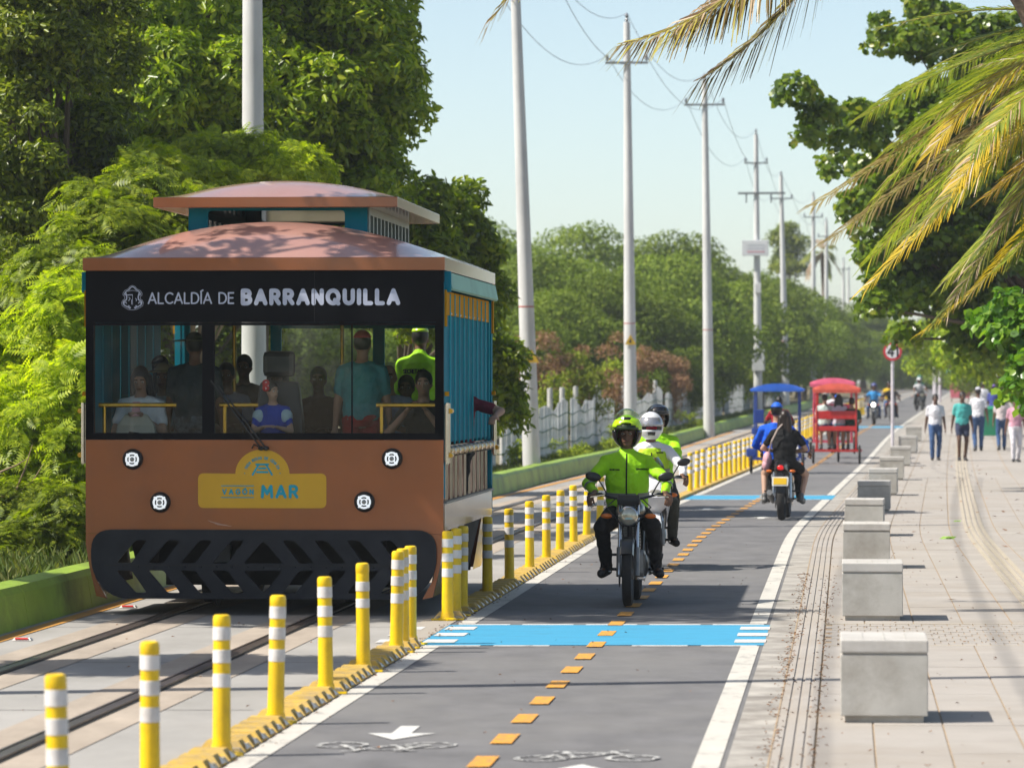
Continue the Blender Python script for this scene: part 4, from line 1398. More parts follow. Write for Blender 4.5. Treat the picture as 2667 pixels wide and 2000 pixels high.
# dry brown scrub and its bright saplings
def scrub(label, px, d, wm, h, seed, mat, name='dry_scrub', dens=150, L=.13):
    base = UP(at_px(px, d), d, .15)
    B = fill([((base.x, base.y, base.z + h * .5), (wm, .9, h * .5))], 26, .25, .5, random.Random(seed))
    tree(name, label, 'shrub', base, B, LEAF4, dens, L, .35, mat, .04, None, .1, .3, 20, .2, seed, .9, m_twig)
scrub('brown dry scrub behind the fence, nearest the tram', 1140, 128, 1.6, 3.2, 81, lm_dry)
scrub('brown dry scrub behind the fence, next to the second pole', 1290, 136, 2.2, 3.4, 82, lm_dry)
scrub('brown dry scrub left of the light green bushes', 1420, 158, 1.3, 2.8, 83, lm_dry)
scrub('yellow green sapling growing out of the brown scrub', 1245, 128, .9, 2.8, 84, lm_far2, 'sapling', 60, .16)
scrub('low green sapling beside the second pole', 1330, 142, .5, 2.4, 85, lm_far2, 'sapling', 60, .16)
scrub('low green sapling in front of the brown scrub near the tram', 1190, 122, .6, 1.9, 86, lm_far2, 'sapling', 55, .16)
# the isolated dark tree and palm on the skyline
ib = UP(at_px(1705, 300), 300, 0)
B = fill([E(1700, 560, 300, 1.35, 1.3, 1.9), E(1695, 520, 300, .9, 1, 1.1)], 26, .5, .9, random.Random(88))
tree('skyline_tree', 'dark upright tree standing above the far wood on the skyline', 'tree', ib, B, LEAF4, 40, .26, .5, lm_dark, .2, seed=88, n_limb=8)

# ---------------- weeds along the kerb and fence
for i, (px, d, wm, h) in enumerate(((1120, 97, .30, .7), (1215, 104, .35, .65), (1262, 108, .35, .5), (1395, 118, .45, .9), (1480, 128, .6, 1.0), (1700, 150, .9, .8), (1340, 116, .3, .6))):
    base = UP(max(-7.8, min(-6.7, at_px(px, d))), d, .1)
    B = fill([((base.x, base.y, base.z + h * .45), (wm, .4, h * .45))], 9, .14, .28, random.Random(90 + i))
    tree('weed_bush', 'green weed bush between kerb and white fence, %s from the tram' % nth(i), 'bush', base, B, LEAF4, 150, .10, .5, lm_far2, .02, 'weed bushes along the fence', .2, .5, 6, .3, 90 + i)

# ================================================================== sea grape on the right
gr = [E(2010, 330, 84, 2.0, 1.4, 1.5), E(1850, 290, 82, .55, .7, .6), E(1780, 270, 81, .38, .5, .28), E(1735, 215, 80.5, .22, .3, .12), E(1745, 300, 80.5, .16, .3, .10), E(2100, 150, 86, 1.5, 1.3, 1.2), E(1960, 110, 85, .5, .6, .3), E(1905, 45, 85, .22, .4, .15), E(1960, 20, 86, .5, .5, .3),
      E(2080, 520, 84, 1.5, 1.2, 1.0), E(1880, 430, 83, .40, .6, .9), E(1900, 560, 83, .30, .5, .5), E(2030, 500, 85, .8, .8, .7), E(1980, 580, 84, .6, .7, .5), E(2060, 610, 84, .7, .7, .5), E(2000, 650, 84, 1.0, 1.0, .55), E(1900, 640, 82, .35, .5, .35), E(2150, 700, 84, .9, .9, .7), E(1950, 720, 84, .35, .6, .2), E(2230, 400, 88, 1.2, 1.2, 3.2)]
B = fill(gr, 300, .22, .46, random.Random(101))
tree('sea_grape_tree', 'round leaved sea grape tree overhanging the walkway on the right', 'tree', UP(6.2, 86, 0), B, ROUND, 130, .15, .8, lm_grape, .16, seed=101, n_limb=44, up=.3)
gn = [E(2190, 720, 60, .30, .4, .50), E(2205, 820, 59, .22, .4, .35), E(2150, 690, 61, .35, .4, .25), E(2240, 780, 60, .4, .5, .8)]
B = fill(gn, 40, .14, .26, random.Random(103))
tree('sea_grape_shrub', 'bright green glossy leaves at the right edge in front of the pedestrians', 'shrub', UP(4.6, 60.5, 0), B, ROUND, 150, .14, .8, leaf_mat('bright_grape_leaf', [(0, (.05, .14, .012)), (.5, (.12, .27, .02)), (1, (.24, .38, .04))], .4, .3), .07, seed=103, n_limb=14)
fr = [E(2200, 640, 100, 1.6, 1.3, 1.0), E(2140, 760, 130, 1.5, 1.3, .9), E(2080, 700, 150, 2.4, 1.6, 1.0), E(1990, 740, 190, 2.0, 1.6, 1.0), E(2060, 770, 200, 2.8, 1.6, 1.0), E(2190, 790, 140, 1.0, 1.2, .8)]
B = fill(fr, 90, .4, .8, random.Random(104))
tree('sea_grape_tree', 'shaded trees over the far walkway behind the pedestrians', 'tree', UP(8.5, 140, 0), B, LEAF4, 60, .22, .6, lm_mang, .18, seed=104, n_limb=14)
for px, d, s, k in ((2150, 220, .9, 2), (2195, 200, .8, 0), (2110, 270, 1.0, 1), (2075, 320, 1.0, 2)):
    plant_far(k, at_px(px, d), d, s, 'far hazy tree behind the walkway on the right', -.3, 'far trees on the right of the walkway')

# ================================================================== palms
lm_palm = leaf_mat('palm_green', [(0, (.10, .15, .015)), (.5, (.22, .27, .025)), (1, (.40, .38, .05))], .45, .38)
lm_palmy = leaf_mat('palm_yellow', [(0, (.34, .26, .010)), (.5, (.55, .38, .012)), (1, (.62, .45, .04))], .40, .40)
lm_palmd = leaf_mat('palm_dry', [(0, (.26, .17, .09)), (.5, (.40, .30, .20)), (1, (.55, .46, .36))], .25, .65)
lm_palmb = leaf_mat('palm_brown', [(0, (.10, .055, .03)), (.4, (.16, .11, .03)), (.75, (.28, .25, .04)), (1, (.42, .36, .05))], .3, .5)  # dry brown leaflets, their colour deepened to look backlit
m_rach = mk('palm_rachis', (.34, .30, .06), rough=.5, var=.2)
def frond(parent, a, c, b, mat, leafl=.5, n=60, seed=0, droop=.55, wdt=.019, dry=None, name='frond', fwd=.35):
    """one palm leaf: mid-rib from a to b by way of control c, two rows of leaflets hanging from it"""
    r = random.Random(seed)
    a, c, b = Vector(a), Vector(c), Vector(b)
    pt = lambda t: a * (1 - t) ** 2 + c * 2 * t * (1 - t) + b * t * t
    rib = MB().tube([pt(i / 14) for i in range(15)], [.022 - .018 * i / 14 for i in range(15)], 6)
    f = rib.build(name, m_rach, parent, smooth=True)
    V, Q, V2, Q2 = [], [], [], []
    for i in range(n):
        t = .14 + .86 * (i + r.random() * .6) / n
        p = pt(t)
        tan = (pt(min(1, t + .02)) - pt(t - .02)).normalized()
        side = tan.cross(Vector((0, 0, 1)))
        side = side.normalized() if side.length > .1 else Vector((0, 1, 0))
        upv = side.cross(tan)
        for s in (-1, 1):
            L = leafl * (1 - .72 * abs(t - .42) ** 1.4 * 1.6) * r.uniform(.82, 1.1)
            fw = .55 + .5 * t
            d0 = (side * s * .85 + tan * (fw + fwd) + upv * (.30 - .3 * r.random())).normalized()
            q1 = p + d0 * L * .45 - Vector((0, 0, droop * L * .10))
            q2 = p + d0 * L * .85 - Vector((0, 0, droop * L * (.42 + .12 * r.random())))
            wv = (tan - d0 * tan.dot(d0)).normalized() * wdt
            lift = Vector((0, 0, wdt * .4))
            tgtV, tgtQ = (V2, Q2) if (dry and r.random() < dry) else (V, Q)
            o = len(tgtV)
            tgtV += [p - wv * .5, p + wv * .5, q1 + wv + lift, q2 + wv * .25, q2 - wv * .25, q1 - wv + lift]
            tgtQ += [(o, o + 1, o + 2, o + 5), (o + 5, o + 2, o + 3, o + 4)]
    struct(link('leaflets', np_mesh('leaflets', np.array([tuple(v) for v in V]), np.array(Q)), mat, f), 'stuff')
    if V2:
        struct(link('dry_leaflets', np_mesh('dry_leaflets', np.array([tuple(v) for v in V2]), np.array(Q2)), lm_palmd, f), 'stuff')
    return f
def palm_trunk(parent, pts, r0, r1):
    n = 40
    P = []
    for i in range(n + 1):
        t = i / n * (len(pts) - 1)
        k = min(int(t), len(pts) - 2)
        P.append(Vector(pts[k]).lerp(Vector(pts[k + 1]), t - k))
    for _ in range(6):
        P = [P[0]] + [(P[i - 1] + P[i] * 2 + P[i + 1]) / 4 for i in range(1, n)] + [P[-1]]
    mb = MB().tube(P, [(r0 + (r1 - r0) * i / n) * (1.05 if i % 2 else .97) for i in range(n + 1)], 14)
    mb.build('trunk', mk('palm_trunk', (.20, .15, .11), rough=.9, var=.35, scale=5, bump=.6, bscale=9, stretch=(1, 1, 6)), parent, smooth=True)
def dp(px, py, d):
    return PX(px * DSP, py * DSP, d)
# palm A: leans in over the road from beyond the right edge; only frond tips come into the frame
pa = UP(3.55, 38.0, 0)
A = thing('coconut_palm', 'coconut palm leaning over the road, dark frond tips across the top', 'palm tree', pa)
cA = Vector((3.1, 38.2, 7.6))
palm_trunk(A, [(0, 0, 0), (-.15, 0, 2.6), Vector((4.62, 38.05, 5.0)) - pa, cA - pa], .17, .12)
k = 0
for ctrl, tip, mt, ll, nn, dr in (
    ((1780, -20, 37.2), (1362, 92, 36.8), lm_palmb, .95, 110, .12),
    ((1880, -60, 38.4), (1535, 158, 38.2), lm_palmb, 1.10, 110, .04),
    ((1760, -90, 38.0), (1480, 60, 37.6), lm_palmb, 1.0, 100, .1),
    ((1400, -420, 37.6), (1060, 46, 37.5), lm_palmb, .7, 90, .3),
    ((1300, -600, 38.5), (940, -90, 39.0), lm_palm, .5, 50, .1),
    ((1900, -900, 38.5), (1500, -500, 36.5), lm_palm, .6, 50, 0),
    ((2300, -900, 38.5), (2750, -420, 38.5), lm_palm, .6, 50, 0),
    ((2100, -800, 40.5), (1900, -420, 41.5), lm_palm, .6, 50, 0)):
    frond(A, cA - pa, dp(*ctrl) - pa, dp(*tip) - pa, mt, ll, nn, 200 + k, .75, .015, dr, 'frond', -.12)
    k += 1
# palm B: crown just outside the right edge, long yellow-green fronds sweeping into the frame
pb = UP(5.6, 49.0, 0)
Bp = thing('coconut_palm', 'coconut palm at the right edge with long yellow green fronds', 'palm tree', pb)
cB = dp(2420, 60, 49.0)
palm_trunk(Bp, [(0, 0, 0), (.25, 0, 2.0), cB - pb], .19, .13)
k = 0
for ctrl, tip, mt, ll, nn, dr, dro in (
    ((2200, -20, 48.5), (1905, 60, 48.0), lm_palm, .55, 60, .05, .5),
    ((2230, 60, 48.8), (1960, 190, 48.4), lm_palm, .55, 60, .08, .6),
    ((2180, 90, 48.4), (2010, 330, 48.0), lm_palmy, .6, 64, .25, .6),
    ((2140, 130, 49.8), (1890, 430, 50.2), lm_palm, .6, 60, .2, .7),
    ((2180, 180, 51.0), (1755, 445, 52.5), lm_palmd, .55, 60, .3, .7),
    ((2200, 220, 51.5), (1790, 520, 53.0), lm_palmd, .6, 60, .4, .8),
    ((2150, 240, 50.0), (1880, 560, 51.0), lm_palm, .65, 64, .25, .8),
    ((2260, 220, 48.0), (1872, 622, 47.3), lm_palmy, .55, 72, .12, .65),
    ((2300, 300, 48.2), (2030, 690, 47.6), lm_palm, .55, 66, .40, .7),
    ((2220, 160, 47.6), (2020, 470, 47.0), lm_palmy, .6, 64, .35, .6),
    ((2300, 260, 49.0), (2100, 560, 48.8), lm_palm, .65, 64, .1, .7),
    ((2300, 500, 51.0), (1990, 720, 51.5), lm_palmy, .4, 50, .15, .5),
    ((2280, 60, 50.0), (2080, 180, 51.0), lm_palm, .6, 56, .1, .6),
    ((2280, 120, 47.5), (2100, 330, 46.8), lm_palm, .62, 60, .15, .6),
    ((2200, 100, 50.5), (1930, 320, 51.5), lm_palm, .7, 64, .1, .7),
    ((2150, 60, 51.5), (1870, 250, 53.0), lm_palm, .7, 64, .1, .8),
    ((2250, 260, 47.4), (1960, 510, 46.8), lm_palm, .62, 70, .15, .6),
    ((2300, 360, 49.0), (2050, 600, 48.6), lm_palm, .7, 66, .2, .7),
    ((2240, 200, 50.8), (1930, 520, 51.8), lm_palm, .75, 66, .15, .8),
    ((2350, 100, 48.0), (2130, 140, 47.6), lm_palm, .6, 60, .1, .6),
    ((2290, 20, 48.6), (2040, 110, 48.2), lm_palm, .6, 60, .1, .55),
    ((2360, 250, 48.2), (2140, 420, 47.8), lm_palmy, .6, 60, .25, .6),
    ((2380, 330, 48.8), (2180, 560, 48.4), lm_palm, .65, 60, .15, .7),
    ((2560, -120, 49), (2850, 150, 49), lm_palm, .6, 40, 0, .6),
    ((2560, 100, 50), (2800, 520, 50), lm_palm, .6, 40, 0, .6)):
    frond(Bp, cB - pb, dp(*ctrl) - pb, dp(*tip) - pb, mt, ll * 1.12, int(nn * 1.3), 300 + k, dro * .6, .0125, dr * .6)
    k += 1
for i in range(6):
    a = i * 1.05
    MB().ell(cB - pb + Vector((math.cos(a) * .22, math.sin(a) * .22, -.28)), (.11, .11, .14)).build('coconut', mk('coconut_husk', (.25, .22, .04), var=.2), Bp, smooth=True)
# small far palm on the skyline
pc = UP(at_px(1765, 290), 290, 0)
Cp = thing('coconut_palm', 'tiny far palm leaning among the skyline poles', 'palm tree', pc)
cC = dp(1775, 545, 290)
palm_trunk(Cp, [(0, 0, 0), (cC - pc) * .5 + Vector((.4, 0, 0)), cC - pc], .18, .12)
for i, (px, py) in enumerate(((1735, 565), (1745, 600), (1800, 560), (1815, 590), (1790, 600), (1770, 520), (1800, 535))):
    tip = dp(px, py, 290 + (i - 3) * .4)
    frond(Cp, cC - pc, (cC + tip) / 2 + Vector((0, 0, .5)) - pc, tip - pc, lm_palmd if i % 2 else lm_palm, .8, 22, 400 + i, .7, .05)

# ================================================================== fence of pale slats with ropes
m_slat = mk('weathered_white_slat', (.68, .69, .71), rough=.8, var=.2, scale=3, dirt=(.2, .2, .19), dscale=2, damt=.6, isl=.0)
m_rope = mk('green_rope', (.06, .16, .10), rough=.8)
fence = thing('slat_fence', 'weathered white slat fence with green ropes running behind the far kerb', 'fence')
def fence_u(d):
    return -8.05 + .12 * math.sin(d * .13)
def slat_top(d):
    return 1.42 + .12 * math.sin(d * .55) + .08 * math.sin(d * 1.37 + 1)
sl_me = MB().box((0, 0, .5), (.152, .018, 1.0)).mesh('fence_slat')
sl_me.materials.append(m_slat)
cnt, d = 0, 88.0
fs2 = MB()
R9 = random.Random(9)
while d < 245:
    gap = (int(d / 2.6) % 7 == 3 and d % 2.6 < 1.3)
    if not gap:
        h = slat_top(d) + R9.uniform(-.02, .02)
        p = UP(fence_u(d), d, .06)
        if cnt < 300:
            o = bpy.data.objects.new('slat', sl_me)
            col.objects.link(o)
            o.parent = fence
            o.location = p
            o.rotation_euler = (R9.gauss(0, .012), R9.gauss(0, .012), pi / 2 + ang(d) + R9.gauss(0, .04))
            o.scale = (1, 1, h)
            cnt += 1
        else:
            fs2.box(p + Vector((0, 0, h / 2)), (.02, .145, h))
    d += .158
struct(fs2.build('far_slats', m_slat, fence), 'stuff')
for hz in (.45, .85, 1.2):
    MB().tube([UP(fence_u(x) + .03, x, hz + .05 * math.sin(x * 1.3 + hz)) for x in seq(88, 245, 1.6)], .014, 5).build('rope', m_rope, fence)
for d in (91, 101.5, 105.5, 108, 113, 117, 122, 131, 140, 152, 166, 182):
    MB().lathe([(.075, 0), (.07, 1.75), (.062, 1.79), (.001, 1.80)], UP(fence_u(d) - .14, d, .1), 'z', 10).build('fence_post', mk('post_concrete', (.42, .42, .40), rough=.85), fence, smooth=True)

# ================================================================== power poles and wires
m_pole = mk('pole_concrete', (.60, .60, .59), rough=.75, var=.10, scale=1.5, bump=.15, bscale=30, dirt=(.36, .36, .36), dscale=1.2, damt=.5, stretch=(1, 1, .3))
m_iron = mk('galvanised_iron', (.20, .21, .22), rough=.5, metal=.5)
m_ins = mk('insulator', (.16, .17, .19), rough=.3)
m_wire = mk('wire', (.34, .40, .48), rough=.6)  # pale blue of the distant haze put into the wire colour
attach = []
def pole(label, px, d, lean=0.0, H=12.0, arm=None, base_r=.195, top_r=.09, u=None, band=True):
    b = UP(at_px(px, d) if u is None else u, d, 0)
    t = thing('power_pole', label, 'power pole', b, ang(d), 'concrete power poles along the track')
    top = Vector((lean, 0, H))
    sh = MB().tube([Vector((0, 0, -.1)), top * .25, top * .5, top * .75, top], [base_r + (top_r - base_r) * k / 4 for k in range(5)], 18).build('shaft', m_pole, t, smooth=True)
    if band:
        MB().lathe([(base_r * .84 + .002, 0), (base_r * .84 + .002, .03)], top * .30, 'z', 16, caps=False).build('red_band', mk('red_band', (.45, .12, .10)), t)
    pts = []
    if arm:
        z, wdt = arm
        c = top * (z / H)
        MB().box(c + Vector((0, -.12, 0)), (wdt, .06, .065)).build('crossarm', m_iron, t)
        for s in (-1, 1):
            q = c + Vector((s * (wdt / 2 - .05), -.12, .05))
            MB().lathe([(.02, 0), (.055, .04), (.03, .07), (.055, .10), (.03, .13), (.045, .16), (.001, .19)], q, 'z', 10).build('insulator', m_ins, t, smooth=True)
            pts.append(b + Matrix.Rotation(ang(d), 3, 'Z') @ (q + Vector((0, 0, .17))))
    MB().lathe([(.03, 0), (.06, .06), (.03, .12), (.06, .18), (.001, .28)], top, 'z', 10).build('top_insulator', m_ins, t, smooth=True)
    pts.append(b + Matrix.Rotation(ang(d), 3, 'Z') @ (top + Vector((0, 0, .25))))
    return t, pts
P = []
pole('concrete pole standing outside the left edge beside the near track', 0, 27.6, 0, 11, None, .17, .10, -6.9)
pole('pale concrete pole rising above the tram roof among the bushes', 550, 60, -.05, 12, None, .185, .10)
P.append(pole('leaning grey concrete pole beside the tram', 1150, 92, -.42, 12, (10.6, 1.5), .19, .085))
P.append(pole('white concrete pole behind the motorcyclists', 1363, 124, -.12, 12.1, (10.95, 1.2)))
P.append(pole('concrete pole with a straight crossarm, third along the fence', 1532, 149, -.16, 12.0, (11.2, 1.35)))
P.append(pole('concrete pole carrying a white sign box and meter box', 1638, 187, -.1, 12.1, (10.9, 1.0)))
P.append(pole('slim pole just right of the sign box pole', 1698, 215, -.25, 11.5, (10.4, 1.1)))
P.append(pole('far slim pole above the wood, left of the tiny palm', 1757, 250, 0, 11.8, (10.6, 1.1)))
P.append(pole('far slim pole above the wood, right of the tiny palm', 1785, 283, 0, 11.4, (10.4, 1.1)))
P.append(pole('very far thin pole near the end of the road', 1822, 372, 0, 11.0, (10.2, 1.1)))
P.append(pole('very far thin pole, last before the sea grape leaves', 1833, 406, 0, 11.0, None))
nm = ['left phase', 'right phase', 'top']
for i in range(len(P) - 2):
    a, b = P[i][1], P[i + 1][1]
    for k in range(3):
        p, q = a[k], b[k]
        sag = .017 * (q - p).length + .45
        t = thing('overhead_wire', 'thin overhead wire, %s line, %s span from the leaning pole' % (nm[k], nth(i)), 'wire', p, 0, 'overhead wires between the poles')
        MB().tube([(q - p) * s - Vector((0, 0, sag * 4 * s * (1 - s))) for s in [j / 16 for j in range(17)]], .009, 5).build('strand', m_wire, t)
# wires running back towards and over the camera from the leaning pole
for k in range(3):
    p = P[0][1][k]
    q = UP(-6.6 + (-.6, .6, 0)[k], -25, 10.6 + (1.2 if k == 2 else 0))
    t = thing('overhead_wire', 'thin overhead wire leading from the leaning pole over the camera, %s line' % nm[k], 'wire', p, 0, 'overhead wires between the poles')
    MB().tube([(q - p) * s - Vector((0, 0, 1.2 * 4 * s * (1 - s))) for s in [j / 24 for j in range(25)]], .014, 5).build('strand', m_wire, t)
# furniture of the fourth pole: long arm, sign box, meter box
t4 = P[3][0]
MB().box((.15, -.13, 9.62), (2.0, .09, .09)).build('long_arm', m_iron, t4)
for x in (-.5, .55):
    MB().box((x, -.13, 9.4), (.06, .06, .36)).build('arm_fuse', m_ins, t4)
sb = MB().box((-.12, -.24, 7.30), (1.12, .18, .66)).build('sign_box', mk('sign_box_white', (.62, .63, .64), rough=.5), t4, bev=.02)
for z, c in ((7.42, (.45, .47, .5)), (7.28, (.5, .5, .55)), (7.14, (.55, .25, .3))):
    MB().box((-.08, -.335, z), (.75, .006, .05)).build('print_line', mk('print_%d' % int(z * 100), c), sb)
MB().box((0, -.22, 5.6), (.26, .16, .42)).build('small_box', m_pole, t4, bev=.02)
mb_ = MB().box((.02, -.25, 2.55), (.52, .2, .92)).build('meter_box', mk('meter_box_white', (.55, .56, .55), rough=.5), t4, bev=.03)
MB().box((.02, -.355, 2.75), (.22, .012, .2)).build('meter_window', m_ins, mb_)
# warning triangles
for t, z, lb in ((P[0][0], 2.45, 'a'), (P[1][0], 3.05, 'b')):
    tr = MB().loft([[(-.16, -.20, z), (.16, -.20, z), (0, -.20, z + .28)], [(-.16, -.185, z), (.16, -.185, z), (0, -.185, z + .28)]]).build('warning_triangle', mk('warning_yellow', (.5, .32, .02)), t)
    MB().loft([[(-.05, -.206, z + .06), (.03, -.206, z + .05), (.01, -.206, z + .19)], [(-.05, -.202, z + .06), (.03, -.202, z + .05), (.01, -.202, z + .19)]]).build('bolt_mark', m_dark, tr)

# ================================================================== round road signs
m_sgn = mk('sign_post_white', (.62, .58, .62), rough=.5)
def road_sign(label, u, d, zc, r, fig, H=None):
    t = thing('road_sign', label, 'road sign', UP(u, d, 0), ang(d))
    MB().tube([(0, 0, 0), (0, 0, zc - r * .6)], .045, 12).build('post', m_sgn, t, smooth=True)
    dsc = MB().lathe([(r, .0), (r, -.012), (.001, -.012)], (0, -.05, zc), 'y', 32).build('disc', mk('sign_red', (.55, .03, .05), rough=.4, var=.04), t)
    MB().lathe([(r * .74, -.013), (r * .74, -.016), (.001, -.016)], (0, -.05, zc), 'y', 32).build('white_field', mk('sign_white', (.75, .74, .76), rough=.4, var=.03), dsc)
    if fig:
        mm = MB()
        fs3 = lambda x, y, z: Vector((x, -.068 - z, zc + y))
        stroke_text(mm, '41', -.13, -.13, .26, .05, .06, fs3)
        mm.build('figures', m_blackgl, dsc)
road_sign('round red bordered sign with black figures on a white post by the walkway', .52, 124, 2.86, .262, True)
road_sign('far round pinkish sign on a white post behind the first sign', .55, 224, 2.9, .25, False)
for i, (px, d) in enumerate(((2018, 245), (2030, 262))):
    t = thing('marker_post', 'far plain white post, %s behind the road signs' % nth(i), 'post', UP(at_px(px, d), d, 0))
    MB().lathe([(.08, 0), (.08, 2.2), (.05, 2.3), (.001, 2.32)], seg=10).build('shaft', m_sgn, t, smooth=True)
# ================================================================== people
FUSE = []
def fuse(name, mb, mat, parent, vox=.012, sm=4):
    me = bpy.data.meshes.new(name)
    me.from_pydata([tuple(v) for v in mb.v], [], mb.f)
    o = link(name, me, mat, parent)
    md = o.modifiers.new('join', 'REMESH')
    md.mode = 'VOXEL'
    md.voxel_size = vox
    md.use_smooth_shade = True
    ms = o.modifiers.new('soften', 'SMOOTH')
    ms.factor = .5
    ms.iterations = sm
    FUSE.append(o)
    return o
def finish_fuse():
    dg = bpy.context.evaluated_depsgraph_get()
    done = []
    for o in FUSE:
        done.append((o, bpy.data.meshes.new_from_object(o.evaluated_get(dg))))
    r_ = np.random.default_rng(5)
    for o, me in done:
        if o.name.split('.')[0] in ('jacket', 'shirt', 'trousers', 'vest', 'shorts'):
            n = len(me.vertices)
            co = np.empty(n * 3, np.float32)
            me.vertices.foreach_get('co', co)
            co = co.reshape(-1, 3)
            nr = np.empty(n * 3, np.float32)
            me.vertex_normals.foreach_get('vector', nr)
            nr = nr.reshape(-1, 3)
            dsp = np.zeros(n)
            for q in range(7):                       # soft creases running across the cloth
                kd = unit(r_.normal(0, 1, 3) * np.array([1, .7, 1.3])) * r_.uniform(26, 75)
                wv = co @ kd + r_.uniform(0, 6.28) + .8 * np.sin(co @ (r_.normal(0, 1, 3) * 9))
                dsp += r_.uniform(.5, 1) * (1 - 2 * np.abs(np.sin(wv * .5)) ** .7)
            me.vertices.foreach_set('co', (co + nr * (dsp * .0026 + .003)[:, None]).ravel())
            me.update()
        mats = list(o.data.materials)
        old = o.data
        o.modifiers.clear()
        o.data = me
        if len(me.materials) == 0:
            for m in mats:
                me.materials.append(m)
        me.polygons.foreach_set('use_smooth', [True] * len(me.polygons))
        bpy.data.meshes.remove(old)
    FUSE.clear()
def cloth(name, c, rough=.8):
    return mk('cloth_' + name, c, rough=rough, var=.10, scale=5, bump=1.0, bscale=11, spec=.2, bdist=.03)
SK = {'brown': (.17, .085, .05), 'dark': (.10, .05, .03), 'tan': (.36, .20, .13), 'light': (.46, .28, .20)}
def skin(k):
    return mk('skin_' + k, SK[k], rough=.5, var=.08, scale=12, spec=.4)
HAIR = None
def ik(a, c, l1, l2, pole):
    a, c = Vector(a), Vector(c)
    d = c - a
    L = min(d.length, (l1 + l2) * .999)
    d = d.normalized() if d.length > 1e-6 else Vector((0, 0, -1))
    c2 = a + d * L
    x = (l1 * l1 - l2 * l2 + L * L) / (2 * L)
    h = math.sqrt(max(0, l1 * l1 - x * x))
    p = Vector(pole)
    p = p - d * p.dot(d)
    p = p.normalized() if p.length > 1e-6 else d.orthogonal().normalized()
    return a + d * x + p * h, c2
def hand_mb(mb, w, h, pn, side, curl, k=1.0):
    h, pn = h.normalized(), pn.normalized()
    pn = (pn - h * pn.dot(h)).normalized()
    sd = h.cross(pn)
    mb.loft([[w + h * t + sd * x * wd + pn * y * .014 * k for x, y in ((-1, -.8), (0, -1), (1, -.8), (1, .8), (0, 1), (-1, .8))] for t, wd in ((-.02, .026 * k), (.02, .032 * k), (.06 * k, .042 * k), (.095 * k, .040 * k))])
    for i in range(4):
        p = w + h * (.085 - (.006 if i in (0, 3) else 0)) * k + sd * (-.031 + .0207 * i) * k
        d = h.copy()
        for j, l in enumerate(((.040, .044, .042, .034)[i], .028, .021)):
            ca = curl * (.55, 1.0, .7)[j]
            d = (d * math.cos(ca) + pn * math.sin(ca)).normalized()
            q = p + d * l * k
            mb.capsule(p, q, .0092 * k, .0080 * k, 7)
            pnn = (pn * math.cos(ca) - d * 0)  # palm normal stays; finger direction turns into it
            p = q
            pn_ = pn
        # direction of curl keeps turning towards the wrist
    tb = w + h * .03 * k + sd * side * .034 * k
    t1 = tb + (sd * side * .55 + h * .75 + pn * .45).normalized() * .040 * k
    t2 = t1 + (h * .8 + pn * .6 - sd * side * .1).normalized() * .032 * k
    mb.capsule(tb, t1, .0125 * k, .011 * k, 7)
    mb.capsule(t1, t2, .011 * k, .0085 * k, 7)
